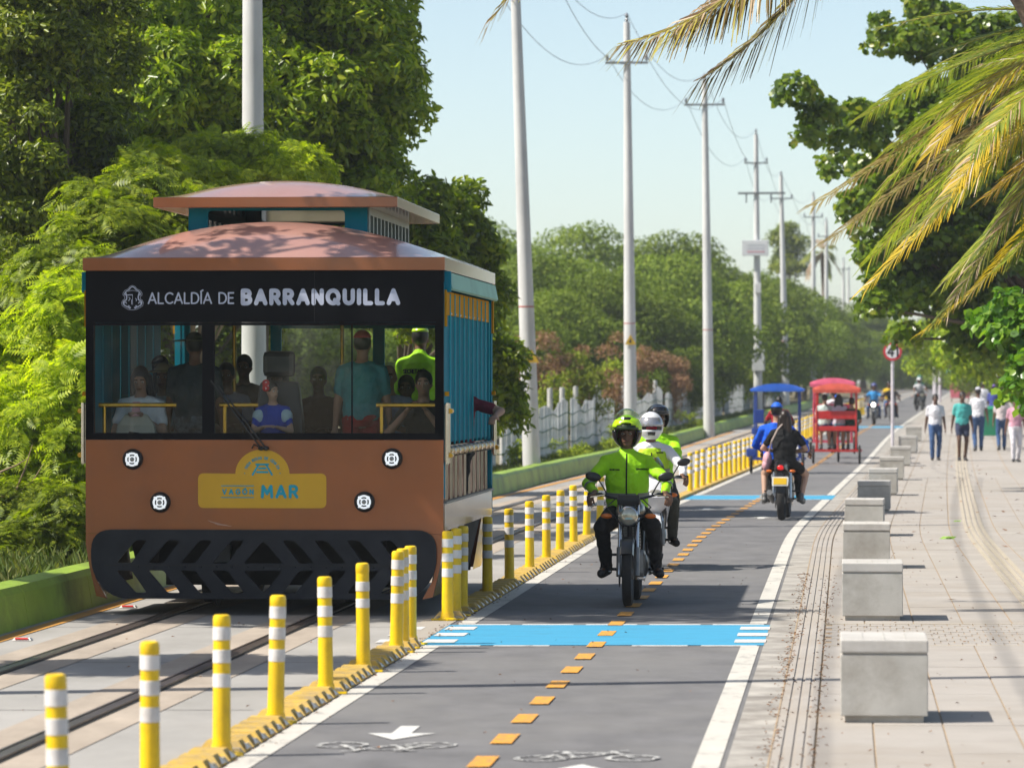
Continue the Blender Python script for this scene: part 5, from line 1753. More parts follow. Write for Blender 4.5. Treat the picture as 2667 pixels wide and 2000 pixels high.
def person(label, loc, rz, pelvis, hands, feet, top, bottom, sk='brown', lean=.05, scale=1.0, hair='short', hair_c=(.012, .009, .008), sleeves=.5, legs='trousers', shoe=(.02, .02, .022), yaw=0.0, pitch=0.0, elbow=((.6, .5, -.6), (-.6, .5, -.6)), knee=((.1, -1, .3), (-.1, -1, .3)), group=None, vox=.012, curl=.5, palm=((0, 0, -1), (0, 0, -1)), hdir=None, helmet=None, face=True, fat=1.0, toe=None, collar=None, category='person', gs=1.0):
    """figure facing -Y in its own frame; index 0 is the side at +X"""
    t = thing('person', label, category, loc, rz, group)
    t.scale = (gs, gs, gs)
    s = scale
    pel = Vector(pelvis)
    sp = Vector((0, -math.sin(lean), math.cos(lean)))
    fw = Vector((0, -math.cos(lean), -math.sin(lean)))
    X = Vector((1, 0, 0))
    nk = pel + sp * .50 * s
    hd = nk + sp * .07 * s + Vector((0, -.035, .105)) * s
    RY = Matrix.Rotation(yaw, 3, 'Z') @ Matrix.Rotation(pitch, 3, 'X')
    sh = [pel + sp * .425 * s + X * sg * .172 * s * fat ** .5 for sg in (1, -1)]
    hp = [pel + X * sg * .088 * s - Vector((0, 0, .02 * s)) for sg in (1, -1)]
    el, wr, kn, an = [], [], [], []
    for i in (0, 1):
        e, w = ik(sh[i], hands[i], .285 * s, .25 * s, elbow[i])
        el.append(e)
        wr.append(w)
        k, a = ik(hp[i], feet[i], .43 * s, .42 * s, knee[i])
        kn.append(k)
        an.append(a)
    def torso(mb, g, t0=-.09, t1=.53, neck=True):
        prof_ = ((-.09, .115, .09), (-.03, .155, .125), (.03, .165, .128), (.14, .148 * fat, .115 * fat), (.24, .158 * fat, .122 * fat), (.34, .172, .122), (.42, .170, .108), (.475, .118, .088), (.505, .085, .072), (.53, .060, .060))
        rings = []
        for a, rx, ry in prof_:
            if a < t0 - 1e-6 or a > t1 + 1e-6:
                continue
            c = pel + sp * a * s
            rings.append([c + X * (rx * s + g) * math.cos(q) + fw * (ry * s + g) * math.sin(q) for q in [2 * pi * j / 18 for j in range(18)]])
        mb.loft(rings)
    b = MB()
    torso(b, 0)
    b.capsule(pel + sp * .47 * s, hd - Vector((0, 0, .03)), .056 * s, .052 * s, 12)
    hr = RY
    H = lambda x, y, z: hd + hr @ (Vector((x, y, z)) * s)
    b.ell(hd + hr @ Vector((0, .012, .02)) * s, (.074 * s, .094 * s, .098 * s), hr, 16, 12)
    b.ell(H(0, -.022, -.045), (.058 * s, .066 * s, .066 * s), hr, 14, 10)
    b.ell(H(0, -.058, -.088), (.028 * s, .022 * s, .022 * s), hr, 10, 8)
    b.capsule(H(0, -.080, .012), H(0, -.104, -.030), .009 * s, .015 * s, 8)
    b.capsule(H(-.03, -.078, .022), H(.03, -.078, .022), .013 * s, .013 * s, 8)
    b.capsule(H(-.02, -.082, -.060), H(.02, -.082, -.060), .010 * s, .010 * s, 8)
    for sg in (-1, 1):
        b.ell(H(sg * .075, .012, -.012), (.011 * s, .02 * s, .032 * s), hr, 8, 6)
    for i in (0, 1):
        sg = 1 if i == 0 else -1
        b.capsule(sh[i], el[i], .050 * s, .041 * s)
        b.capsule(el[i], wr[i], .041 * s, .028 * s)
        hdv = Vector(hdir[i]) if hdir else (wr[i] - el[i])
        hand_mb(b, wr[i], hdv, Vector(palm[i]), sg if not hdir else sg, curl, s)
        b.capsule(hp[i], kn[i], .088 * s * fat ** .5, .058 * s)
        b.capsule(kn[i], an[i], .057 * s, .038 * s)
        td = Vector(toe[i]) if toe else Vector((sg * .12, -1, -.12))
        td.normalize()
        b.capsule(an[i] + Vector((0, .02, -.045)) * s, an[i] + td * .13 * s + Vector((0, 0, -.045)) * s, .036 * s, .030 * s)
    body = fuse('body', b, skin(sk), t, vox, 3)
    # clothes
    if top is not None:
        c = MB()
        for i in (0, 1):
            c.capsule(pel + sp * .475 * s, sh[i] + sp * .012 * s, .072 * s, .062 * s)
        torso(c, .018 * s, -.03 if legs != 'dress' else -.09, .53 if sleeves > .5 else .505)
        for i in (0, 1):
            if sleeves > 0:
                f = min(1, sleeves * 2) if sleeves < .5 else 1
                e = sh[i].lerp(el[i], .62 if sleeves <= .5 else 1.0)
                c.capsule(sh[i], e, .066 * s, .060 * s if sleeves <= .5 else .054 * s)
            if sleeves > .5:
                c.capsule(el[i], el[i].lerp(wr[i], .95), .054 * s, .040 * s)
        if collar:
            c.capsule(pel + sp * .46 * s, pel + sp * .53 * s + Vector((0, -.01, 0)), .072 * s, .066 * s, 14)
        fuse('shirt' if sleeves <= .5 else 'jacket', c, top, t, max(vox, .012), 5)
    if bottom is not None:
        c = MB()
        torso(c, .018 * s, -.09, .04)
        for i in (0, 1):
            if legs == 'shorts':
                c.capsule(hp[i], hp[i].lerp(kn[i], .60), .104 * s, .090 * s)
            else:
                c.capsule(hp[i], kn[i], .104 * s * fat ** .5, .074 * s)
                c.capsule(kn[i], kn[i].lerp(an[i], 1.0), .074 * s, .058 * s)
        fuse('shorts' if legs == 'shorts' else 'trousers', c, bottom, t, max(vox, .012), 5)
    if shoe is not None:
        sm_ = mk('shoe_%d_%d_%d' % tuple(int(q * 99) for q in shoe), shoe, rough=.45, var=.1)
        for i in (0, 1):
            sg = 1 if i == 0 else -1
            td = Vector(toe[i]) if toe else Vector((sg * .12, -1, -.12))
            td.normalize()
            c = MB()
            base = an[i] + Vector((0, .02, -.05)) * s
            c.capsule(base - td * .02 * s, base + td * .15 * s - Vector((0, 0, .008)), .047 * s, .043 * s)
            c.capsule(an[i] + Vector((0, .01, .03)) * s, base, .046 * s, .046 * s)
            fuse('shoe', c, sm_, t, max(vox, .012), 2)
    if face:
        em = mk('eye_dark', (.012, .008, .006), rough=.2)
        wm = mk('eye_white', (.6, .58, .55), rough=.3)
        for sg in (-1, 1):
            ey = MB().ell(H(sg * .031, -.079, .004), (.0135 * s, .010 * s, .0085 * s), hr, 10, 8).build('eye', wm, t, smooth=True)
            MB().ell(H(sg * .031, -.087, .004), (.0068 * s, .005 * s, .0068 * s), hr, 8, 6).build('iris', em, ey, smooth=True)
            MB().capsule(H(sg * .016, -.091, .030), H(sg * .046, -.084, .029), .0048 * s, .0038 * s, 6).build('eyebrow', em, t)
        MB().capsule(H(-.021, -.0915, -.061), H(.021, -.0915, -.061), .0048 * s, .0048 * s, 6).build('mouth', mk('lip', (.20, .07, .055), rough=.4), t)
    hm = mk('hair_%d' % int(sum(hair_c) * 999), hair_c, rough=.45, var=.3, scale=30, bump=.6, bscale=60)
    if hair in ('short', 'long', 'bun', 'fringe'):
        c = MB()
        c.ell(hd + hr @ Vector((0, .022, .034)) * s, (.084 * s, .098 * s, .100 * s), hr, 16, 12)
        if hair == 'long':
            for x in (-.055, 0, .055):
                c.capsule(H(x, .06, .0), H(x * 1.5, .085, -.20), .052 * s, .045 * s)
                c.capsule(H(x * 1.5, .085, -.20), H(x * 1.3, .075, -.31), .045 * s, .025 * s)
            for sg in (-1, 1):
                c.capsule(H(sg * .072, -.005, .03), H(sg * .088, .0, -.22), .026 * s, .022 * s)
        if hair == 'bun':
            c.ell(H(0, .05, .13), (.05 * s, .05 * s, .045 * s), hr)
        fuse('hair', c, hm, t, .012, 1)
    if helmet:
        helmet(t, hd, hr, s)
    return t, dict(fat=fat, s=s, hd=hd, hr=hr, nk=nk, sh=sh, el=el, wr=wr, H=H, pel=pel, sp=sp, fw=fw, X=X)

def shell(name, c, hr, rad, keep, mat, parent, th=.012, nu=36, nv=24, s=1.0, off=(0, .01, .02)):
    """thick spherical shell round the head; keep(d) says which directions stay"""
    c = c + hr @ Vector(off) * s
    vs, fs, ok = [], [], {}
    for lay in (0, 1):
        for j in range(nv + 1):
            th_ = pi * j / nv
            for i in range(nu):
                ph = 2 * pi * i / nu
                d = Vector((math.sin(th_) * math.cos(ph), math.sin(th_) * math.sin(ph), math.cos(th_)))
                vs.append(c + hr @ Vector((d.x * (rad[0] - lay * th), d.y * (rad[1] - lay * th), d.z * (rad[2] - lay * th))) * s)
    n1 = (nv + 1) * nu
    on = {}
    for j in range(nv):
        for i in range(nu):
            th_, ph = pi * (j + .5) / nv, 2 * pi * (i + .5) / nu
            d = Vector((math.sin(th_) * math.cos(ph), math.sin(th_) * math.sin(ph), math.cos(th_)))
            on[(j, i)] = bool(keep(d))
    for (j, i), k in on.items():
        if not k:
            continue
        i2 = (i + 1) % nu
        q = (j * nu + i, (j + 1) * nu + i, (j + 1) * nu + i2, j * nu + i2)
        fs.append(q)
        fs.append(tuple(reversed([x + n1 for x in q])))
        for (dj, di, a, b) in ((-1, 0, q[3], q[0]), (1, 0, q[1], q[2]), (0, -1, q[0], q[1]), (0, 1, q[2], q[3])):
            jj, ii = j + dj, (i + di) % nu
            if 0 <= jj < nv and not on[(jj, ii)]:
                fs.append((a, b, b + n1, a + n1))
    me = bpy.data.meshes.new(name)
    me.from_pydata([tuple(v) for v in vs], [], fs)
    bm = bmesh.new()
    bm.from_mesh(me)
    bmesh.ops.remove_doubles(bm, verts=bm.verts, dist=1e-5)
    loose = [v for v in bm.verts if not v.link_faces]
    bmesh.ops.delete(bm, geom=loose, context='VERTS')
    bmesh.ops.recalc_face_normals(bm, faces=bm.faces)
    bm.to_mesh(me)
    bm.free()
    me.polygons.foreach_set('use_smooth', [True] * len(me.polygons))
    return link(name, me, mat, parent)
m_lime = mk('lime_gloss', (.46, .72, .01), rough=.3, var=.04, coat=.4)
m_hblk = mk('helmet_black', (.012, .012, .014), rough=.25, var=.1, coat=.3)
m_hwht = mk('helmet_white', (.66, .67, .68), rough=.25, var=.05, coat=.5)
m_visor = glass_mat('clear_visor', (.80, .88, .66), .06)
m_visor2 = mk('silver_visor', (.42, .42, .44), rough=.15, metal=.6, var=.2, scale=9)
m_visor3 = glass_mat('grey_visor', (.45, .45, .47), .10)
def hel_flip(t, hd, hr, s):                 # lime helmet, chin bar and visor raised
    az = lambda d: abs(math.degrees(math.atan2(d.x, -d.y)))
    h = shell('helmet', hd, hr, (.132, .152, .150), lambda d: d.z > .10 or az(d) > 100 or (az(d) > 62 and d.z > -.85 and False), m_lime, t, s=s)
    shell('helmet_cheek', hd, hr, (.130, .148, .146), lambda d: -.92 < d.z <= .12 and 46 < az(d) <= 104, m_hblk, h, s=s)
    shell('chin_bar', hd, hr, (.142, .180, .158), lambda d: .22 < d.z < .74 and az(d) < 78 and not (az(d) < 42 and d.z < .50 - .20 * (az(d) / 42) ** 2), m_lime, h, .014, s=s)
    shell('sun_peak', hd, hr, (.140, .168, .150), lambda d: .10 < d.z < .55 and az(d) < 48, mk('dark_peak', (.02, .035, .012), rough=.3), h, .006, s=s)
    shell('raised_visor', hd, hr, (.150, .186, .205), lambda d: d.z > .56 and d.y < .35, m_visor, h, .004, s=s)
    MB().loft([[hd + hr @ Vector(q) * s for q in ((-.035, -.165, .125), (.035, -.165, .125), (.045, -.150, .142), (-.045, -.150, .142))], [hd + hr @ Vector(q) * s for q in ((-.02, -.172, .128), (.02, -.172, .128), (.02, -.158, .15), (-.02, -.158, .15))]]).build('vent', m_hblk, h)
def hel_full(t, hd, hr, s):                 # white full-face helmet, silver visor half raised
    az = lambda d: abs(math.degrees(math.atan2(d.x, -d.y)))
    h = shell('helmet', hd, hr, (.136, .158, .158), lambda d: d.z > -.90 and not (az(d) < 58 and -.28 < d.z < .34), m_hwht, t, s=s)
    shell('visor', hd, hr, (.140, .164, .160), lambda d: az(d) < 66 and .06 < d.z < .62, m_visor2, h, .004, s=s)
    shell('eye_port', hd, hr, (.126, .146, .146), lambda d: az(d) < 62 and -.34 < d.z < .30 and not (az(d) < 34 and -.20 < d.z < .1), m_hblk, h, .004, s=s)
    shell('chin_vent', hd, hr, (.1375, .1600, .1595), lambda d: az(d) < 20 + 26 * (d.z + .5) and -.62 < d.z < -.42, m_hblk, h, .004, s=s)
    MB().capsule(hd + hr @ Vector((-.045, -.105, .004)), hd + hr @ Vector((.045, -.105, .004)), .016, .016).build('red_glasses', mk('red_lens', (.35, .01, .015), rough=.15), h)
def hel_open(colr, name='helmet', vis=True):
    def f(t, hd, hr, s):
        az = lambda d: abs(math.degrees(math.atan2(d.x, -d.y)))
        h = shell(name, hd, hr, (.130, .150, .150), lambda d: (d.z > .16 or az(d) > 80) and d.z > -.72, colr, t, s=s, nu=24, nv=16)
        if vis:
            shell('visor', hd, hr, (.138, .160, .156), lambda d: az(d) < 76 and .3 < d.z < .86, m_visor3, h, .004, s=s, nu=24, nv=16)
    return f
def cap_hat(colr, brim=.09, back=False, wide=0.0):
    def f(t, hd, hr, s):
        h = shell('cap', hd, hr, (.092, .110, .112), lambda d: d.z > .28, colr, t, .006, 24, 18, s, (0, .018, .03))
        if wide:
            MB().lathe([(.10, .0), (wide, -.012), (wide, -.004), (.095, .010)], hd + Vector((0, .02, .062)) * s, 'z', 28, caps=False).build('brim', colr, h, smooth=True)
        elif brim:
            yb = 1 if back else -1
            ring = lambda z: [hd + hr @ Vector((math.sin(a) * .088, .02 + yb * (.085 + brim * max(0, math.cos(a))), .056 + z)) * s for a in np.linspace(-1.35, 1.35, 9)] + [hd + hr @ Vector((math.sin(a) * .08, .02 + yb * .06 * math.cos(a), .060 + z)) * s for a in np.linspace(1.35, -1.35, 9)]
            MB().loft([ring(0), ring(.006)]).build('brim', colr, h)
    return f

# ================================================================== motorcycles
m_tyre = mk('tyre_rubber', (.018, .017, .017), rough=.85, var=.2, scale=30, bump=.4)
m_chrome = mk('chrome', (.55, .55, .55), rough=.18, metal=1.0, var=.08)
m_alu = mk('engine_alloy', (.22, .215, .21), rough=.45, metal=.7, var=.25, scale=8)
m_blkp = mk('bike_black', (.014, .014, .016), rough=.28, var=.1, coat=.4)
m_wht_b = mk('bike_white', (.62, .62, .64), rough=.3, var=.05, coat=.4)
m_amber = mk('amber_lens', (.62, .14, .015), rough=.2, var=.15, scale=20)
m_tail = mk('tail_red', (.6, .01, .012), rough=.2, emit=.5)
m_glassl = mk('headlamp_glass', (.48, .45, .36), rough=.08, metal=.55, var=.25, scale=25)
def motorcycle(label, loc, rz, paint, style='naked', steer=0.0, plate_c=True, lit=False, group='motorcycles on the cycle road', fine=True):
    t = thing('motorcycle', label, 'motorcycle', loc, rz, group)
    seg = 30 if fine else 18
    def wheel(y, wdt, st=0.0):
        tw = wdt / 2
        rot = Matrix.Rotation(st, 4, 'Z')
        prof = [(.225, -tw * .8), (.255, -tw), (.278, -tw * .82), (.290, -tw * .35), (.290, tw * .35), (.278, tw * .82), (.255, tw), (.225, tw * .8)]
        w_ = MB().lathe(prof + [prof[0]], (0, 0, 0), 'x', seg, caps=False).build('tyre', m_tyre, t, smooth=True)
        w_.matrix_local = Matrix.Translation((0, y, .29)) @ rot
        r = MB().lathe([(.226, -tw * .75), (.212, -tw * .5), (.212, tw * .5), (.226, tw * .75), (.226, -tw * .75)], (0, 0, 0), 'x', seg, caps=False).build('rim', m_blkp if style == 'naked' else m_alu, w_, smooth=True)
        MB().lathe([(.05, -.05), (.05, .05)], (0, 0, 0), 'x', 14).build('hub', m_alu, w_, smooth=True)
        for k in range(6):
            a = k * pi / 3
            MB().bar((0, math.cos(a) * .04, math.sin(a) * .04), (0, math.cos(a) * .215, math.sin(a) * .215), .022, .03).build('spoke', m_alu, w_)
        MB().lathe([(.12, -.004), (.12, .004)], (-.075 if y < 0 else .09, 0, 0), 'x', 20).build('brake_disc', m_chrome, w_)
        return w_
    wheel(-.64, .088, steer)
    wheel(.64, .112)
    # front end
    for s in (-1, 1):
        MB().tube([(s * .078, -.66, .27), (s * .078, -.58, .52)], .027, 12).build('fork_slider', m_alu, t, smooth=True)
        MB().tube([(s * .078, -.58, .50), (s * .078, -.44, .90)], .017, 10).build('fork_tube', m_chrome, t, smooth=True)
    MB().box((0, -.49, .80), (.21, .07, .03)).build('lower_yoke', m_blkp, t, bev=.008)
    MB().box((0, -.44, .915), (.21, .08, .03)).build('upper_yoke', m_blkp, t, bev=.008)
    fd = MB()
    rings = []
    for k in range(11):
        a = math.radians(35 + k * 13)
        rr = .318
        c = Vector((0, -.64 - rr * math.cos(a) * (-1 if False else 1), .29 + rr * math.sin(a)))
        rad_ = Vector((0, -math.cos(a), math.sin(a)))
        rings.append([c + Vector((x, 0, 0)) + rad_ * y for x, y in ((-.062, -.03), (-.05, .004), (0, .014), (.05, .004), (.062, -.03), (.05, -.012), (0, 0), (-.05, -.012))])
    fd.loft(rings).build('front_fender', paint if style != 'naked' else m_blkp, t, smooth=True)
    hb = MB().tube([(-.36, -.30, .985), (-.24, -.34, .985), (-.12, -.42, .955), (0, -.43, .945), (.12, -.42, .955), (.24, -.34, .985), (.36, -.30, .985)], .012, 8).build('handlebar', m_blkp, t, smooth=True)
    for s in (-1, 1):
        MB().tube([(s * .25, -.335, .985), (s * .375, -.295, .985)], .019, 10).build('grip', m_blackgl, hb, smooth=True)
        MB().bar((s * .22, -.36, .985), (s * .35, -.40, .965), .012, .01).build('lever', m_chrome, hb)
        mr_ = MB().tube([(s * .20, -.345, .985), (s * .235, -.35, 1.05), (s * .275, -.355, 1.115)], .007, 6)
        ms_ = mr_.build('mirror_stalk', m_blackgl, t)
        mm_ = MB().ell((s * .325, -.355, 1.145), (.072, .018, .042), Matrix.Rotation(s * -.22, 3, 'Y'), 16, 10).build('mirror', m_blackgl, t, smooth=True)
        MB().ell((s * .325, -.340, 1.145), (.062, .006, .035), Matrix.Rotation(s * -.22, 3, 'Y'), 16, 10).build('mirror_glass', m_chrome, mm_, smooth=True)
        ts = MB().ell((s * .195, -.55, .80), (.052, .030, .024), None, 14, 10).build('indicator', m_amber, t, smooth=True)
        MB().tube([(s * .08, -.54, .80), (s * .15, -.55, .80)], .010, 6).build('indicator_stem', m_blackgl, ts)
    if style == 'naked':
        hl = MB().lathe([(.03, .12), (.075, .09), (.088, .02), (.088, 0), (.080, -.006)], (0, -.60, .80), 'y', 26).build('headlamp', m_chrome, t, smooth=True)
        MB().ell((0, -.604, .80), (.079, .022, .079), None, 24, 12).build('headlamp_lens', m_glassl if not lit else mk('lit_lens', (1, .98, .9), rough=.3, emit=6.0), hl, smooth=True)
        MB().loft([[(x * w_, y, z) for x in (-1, 1)] + [(x * w_ * .9, y + .09, z - .01) for x in (1, -1)] for w_, y, z in ((.10, -.56, .90), (.105, -.57, .95), (.095, -.54, .99))]).build('instrument_cluster', m_blackgl, t, bev=.012)
    else:
        fr = MB()
        rings = []
        for z, wd, y in ((.60, .05, -.62), (.68, .12, -.72), (.78, .16, -.76), (.90, .165, -.70), (.98, .13, -.62), (1.06, .09, -.54)):
            rings.append([(wd * math.cos(a), y + (.30 if math.sin(a) > 0 else .06) * math.sin(a) * .9, z) for a in [2 * pi * k / 16 for k in range(16)]])
        fr.loft(rings).build('front_fairing', paint, t, smooth=True)
        MB().ell((0, -.765, .80), (.11, .03, .065), None, 18, 10).build('headlamp_lens', m_glassl, t, smooth=True)
        MB().loft([[(x, y - .12 * (1 - (x / wd) ** 2), z) for x in np.linspace(-wd, wd, 7)] + [(x, y - .12 * (1 - (x / wd) ** 2) + .006, z) for x in np.linspace(wd, -wd, 7)] for wd, y, z in ((.12, -.58, 1.0), (.10, -.52, 1.12), (.05, -.46, 1.20))]).build('windshield', m_visor3, t)
        for s in (-1, 1):
            MB().loft([[(s * .13, y, z0), (s * .17, y, (z0 + z1) / 2), (s * .15, y, z1), (s * .11, y, (z0 + z1) / 2)] for y, z0, z1 in ((-.62, .62, .86), (-.40, .45, .84), (-.10, .40, .78), (.02, .46, .70))]).build('side_fairing', paint, t, smooth=True)
    # middle
    rings = []
    for y, wd, z0, z1 in ((-.40, .06, .76, .88), (-.32, .115, .72, .945), (-.15, .135, .70, .965), (.02, .115, .71, .90), (.10, .07, .73, .82)):
        rings.append([(wd * math.cos(a), y, (z0 + z1) / 2 + (z1 - z0) / 2 * math.sin(a)) for a in [2 * pi * k / 14 for k in range(14)]])
    MB().loft(rings).build('fuel_tank', paint, t, smooth=True)
    rings = []
    for y, wd, z in ((.04, .085, .79), (.20, .125, .775), (.42, .13, .80), (.66, .105, .84), (.78, .06, .85)):
        rings.append([(wd * math.cos(a), y, z - .01 + .045 * math.sin(a)) for a in [2 * pi * k / 12 for k in range(12)]])
    MB().loft(rings).build('seat', m_blackgl, t, smooth=True)
    fr = MB()
    fr.tube([(0, -.42, .84), (0, -.34, .55), (0, -.22, .28), (0, .25, .28), (0, .36, .50)], .022, 8)
    for s in (-1, 1):
        fr.tube([(0, -.40, .80), (s * .07, .0, .72), (s * .09, .42, .72), (s * .08, .80, .80)], .014, 7)
        fr.tube([(s * .09, .22, .40), (s * .10, .64, .30)], .020, 8)
        fr.tube([(s * .09, .20, .42), (s * .09, .36, .72)], .014, 7)
    fr.build('frame', m_blkp, t, smooth=True)
    en = MB().box((0, -.02, .36), (.25, .34, .24)).build('crankcase', m_alu, t, bev=.04)
    for s in (-1, 1):
        MB().lathe([(.105, 0), (.10, .03), (.06, .05)], (s * .10, .04, .34), 'x', 20).build('engine_cover', m_alu, en, smooth=True).scale = (1, 1, 1)
    cyl = MB()
    for k in range(7):
        cyl.box((0, -.13 - k * .012, .50 + k * .028), (.17, .17, .016))
    cyl.box((0, -.16, .58), (.12, .12, .22))
    cyl.build('cylinder', m_alu, t)
    MB().tube([(.04, -.22, .56), (.05, -.36, .42), (.06, -.30, .24), (.10, .1, .22), (.14, .45, .28)], .020, 8).build('exhaust_pipe', m_chrome, t, smooth=True)
    MB().tube([(.145, .40, .27), (.155, .60, .33), (.165, .86, .41)], [.035, .045, .042], 12).build('silencer', m_alu if style == 'naked' else m_blkp, t, smooth=True)
    for s in (-1, 1):
        MB().tube([(s * .12, .06, .30), (s * .29, .06, .31)], .014, 8).build('foot_peg', m_blackgl, t)
        MB().bar((s * .19, -.10, .29), (s * .19, .10, .30), .02, .012).build('pedal', m_chrome, t)
        MB().tube([(s * .10, .42, .42), (s * .27, .42, .42)], .012, 8).build('pillion_peg', m_blackgl, t)
        MB().tube([(s * .12, .62, .32), (s * .11, .52, .70)], .030, 10).build('shock_absorber', m_chrome, t, smooth=True)
        MB().ell((s * .17, .86, .72), (.045, .028, .022), None, 12, 8).build('rear_indicator', m_amber, t, smooth=True)
    rings = []
    for y, wd, z0, z1 in ((.40, .10, .66, .78), (.62, .115, .68, .80), (.82, .10, .72, .83), (.92, .06, .76, .82)):
        rings.append([(-wd, y, z0), (wd, y, z0), (wd * .9, y, z1), (-wd * .9, y, z1)])
    MB().loft(rings).build('tail_cowl', paint if style != 'naked' else m_blkp, t, bev=.01)
    MB().ell((0, .905, .775), (.055, .03, .04), None, 14, 8).build('tail_lamp', m_tail, t, smooth=True)
    MB().loft([[(-.07, y, z), (.07, y, z), (.065, y, z + .015), (-.065, y, z + .015)] for y, z in ((.66, .64), (.86, .66), (.95, .52), (.97, .40))]).build('rear_fender', m_blackgl, t)
    MB().loft([[(-.04, .90, .69), (.04, .90, .69), (.04, .92, .70), (-.04, .92, .70)], [(-.04, .95, .50), (.04, .95, .50), (.04, .97, .50), (-.04, .97, .50)]]).build('plate_bracket', m_blackgl, t)
    if plate_c:
        p_ = MB().box((0, .985, .575), (.235, .008, .135), Matrix.Rotation(.25, 3, 'X')).build('number_plate', mk('plate_white', (.68, .68, .66), rough=.4), t)
        MB().box((0, .992, .577), (.19, .006, .095), Matrix.Rotation(.25, 3, 'X')).build('plate_field', mk('plate_yellow', (.72, .45, .01), rough=.4), p_)
    for k, zz in ((-1, 0), (1, .02)):
        MB().tube([(k * .12, -.42, .95), (k * .20, -.58, .88), (k * .06, -.55, .72), (k * .05, -.42, .60)], .006, 6).build('cable', m_blackgl, t)
    return t
def bike_rider(label, bloc, brz, top, bottom, helmet=None, pel=(0, .16, .83), grip=True, **kw):
    s = kw.pop('scale', 1.0)
    hd = [(.315, -.275, .985 + .018), (-.315, -.275, .985 + .018)]
    ft = [(.225, .0, .345), (-.225, .0, .345)]
    return person(label, bloc, brz, pel, hd, ft, top, bottom, scale=s, helmet=helmet,
                  hdir=((.35, -.75, -.35), (-.35, -.75, -.35)), palm=((0, -.5, -1), (0, -.5, -1)), curl=.95,
                  elbow=((.85, .35, -.35), (-.85, .35, -.35)), knee=((.22, -1, .35), (-.22, -1, .35)), toe=((.25, -1, -.1), (-.25, -1, -.1)), **kw)

c_limej = cloth('lime_jacket', (.34, .70, .012), .6)
c_limev = cloth('lime_vest', (.42, .64, .02), .6)
c_blk = cloth('black', (.012, .012, .013))
c_dark = cloth('dark_trouser', (.018, .017, .018))
c_olive = cloth('dark_olive', (.05, .052, .042))
c_white = cloth('white', (.66, .66, .70))
c_blue = cloth('royal_blue', (.012, .06, .42))
c_red = cloth('crimson', (.30, .008, .02))
c_jean = cloth('jeans', (.05, .10, .22))
c_turq = cloth('turquoise', (.07, .38, .36))
c_teals = cloth('teal_shirt', (.05, .22, .23))
c_grey = cloth('grey_blue', (.36, .40, .52))
c_band = mk('reflective_grey', (.16, .165, .15), rough=.45, var=.1)
def strap(t, J, zt, hgt, name='reflective_band', grow=.024, mat=None, rxs=1.0):
    """band of tape round the torso at spine distance zt"""
    pel, sp, fw, X = J['pel'], J['sp'], J['fw'], J['X']
    prof_ = ((-.03, .155, .125), (.03, .165, .128), (.14, .148, .115), (.24, .158, .122), (.34, .172, .122), (.42, .170, .108))
    rings = []
    for a in (zt, zt + hgt):
        fx = np.interp(a, [.0, .12, .26, .36], [1, J['fat'], J['fat'], 1]) * J['s']
        rx = np.interp(a, [p[0] for p in prof_], [p[1] for p in prof_]) * fx
        ry = np.interp(a, [p[0] for p in prof_], [p[2] for p in prof_]) * fx
        rings.append([pel + sp * a * J['s'] + X * (rx + grow) * rxs * math.cos(q) + fw * (ry + grow) * math.sin(q) for q in [2 * pi * j / 28 for j in range(28)]])
    inner = [[pel + sp * a * J['s'] + (p - (pel + sp * a * J['s'])) * .94 for p in r] for a, r in zip((zt, zt + hgt), rings)]
    MB().loft([inner[0], rings[0], rings[1], inner[1]], caps=False).build(name, mat or c_band, t, smooth=True)
DECALS = []
def print_on(t, target, txt, x, z, h, wd, gap, mat, front=True, name='printed_name', extra=None):
    DECALS.append((t, target, txt, x, z, h, wd, gap, mat, front, name, extra))
def child(t, nm):
    return [c for c in t.children if c.name.split('.')[0] == nm][0]

# ---- 1: lime rider on a black motorcycle
d1 = 39.84
b1 = UP(-1.20, d1)
b1.x = 1.03 + .64 * .075
motorcycle('black motorcycle with round headlamp, nearest on the cycle road', b1, ang(d1), m_blkp)
r1, J1 = bike_rider('rider in lime jacket and raised lime helmet on the nearest motorcycle', b1, ang(d1), c_limej, c_dark, hel_flip, pel=(-.045, .16, .82), sk='brown', lean=.06, sleeves=1, hair='none', vox=.0075, fat=1.14, collar=True, shoe=(.015, .015, .017), scale=1.04, group='motorcyclists')
strap(r1, J1, .12, .05, grow=.021)
MB().tube([J1['pel'] + J1['sp'] * a + J1['fw'] * r for a, r in ((.05, .168), (.14, .166), (.24, .168), (.34, .156), (.42, .138), (.48, .112), (.53, .085))], .007, 6).build('zip', c_blk, r1)
for i in (0, 1):
    p = J1['el'][i].lerp(J1['wr'][i], .35)
    q = J1['el'][i].lerp(J1['wr'][i], .47)
    MB().tube([p, q], [.058, .055], 16, caps=False).build('sleeve_band', c_band, r1, smooth=True)
print_on(r1, 'jacket', 'SECRETARIA', -.20, 1.195, .012, .004, .003, c_blk)
print_on(r1, 'jacket', 'BARRANQUILLA', .045, 1.20, .012, .005, .002, c_blk)
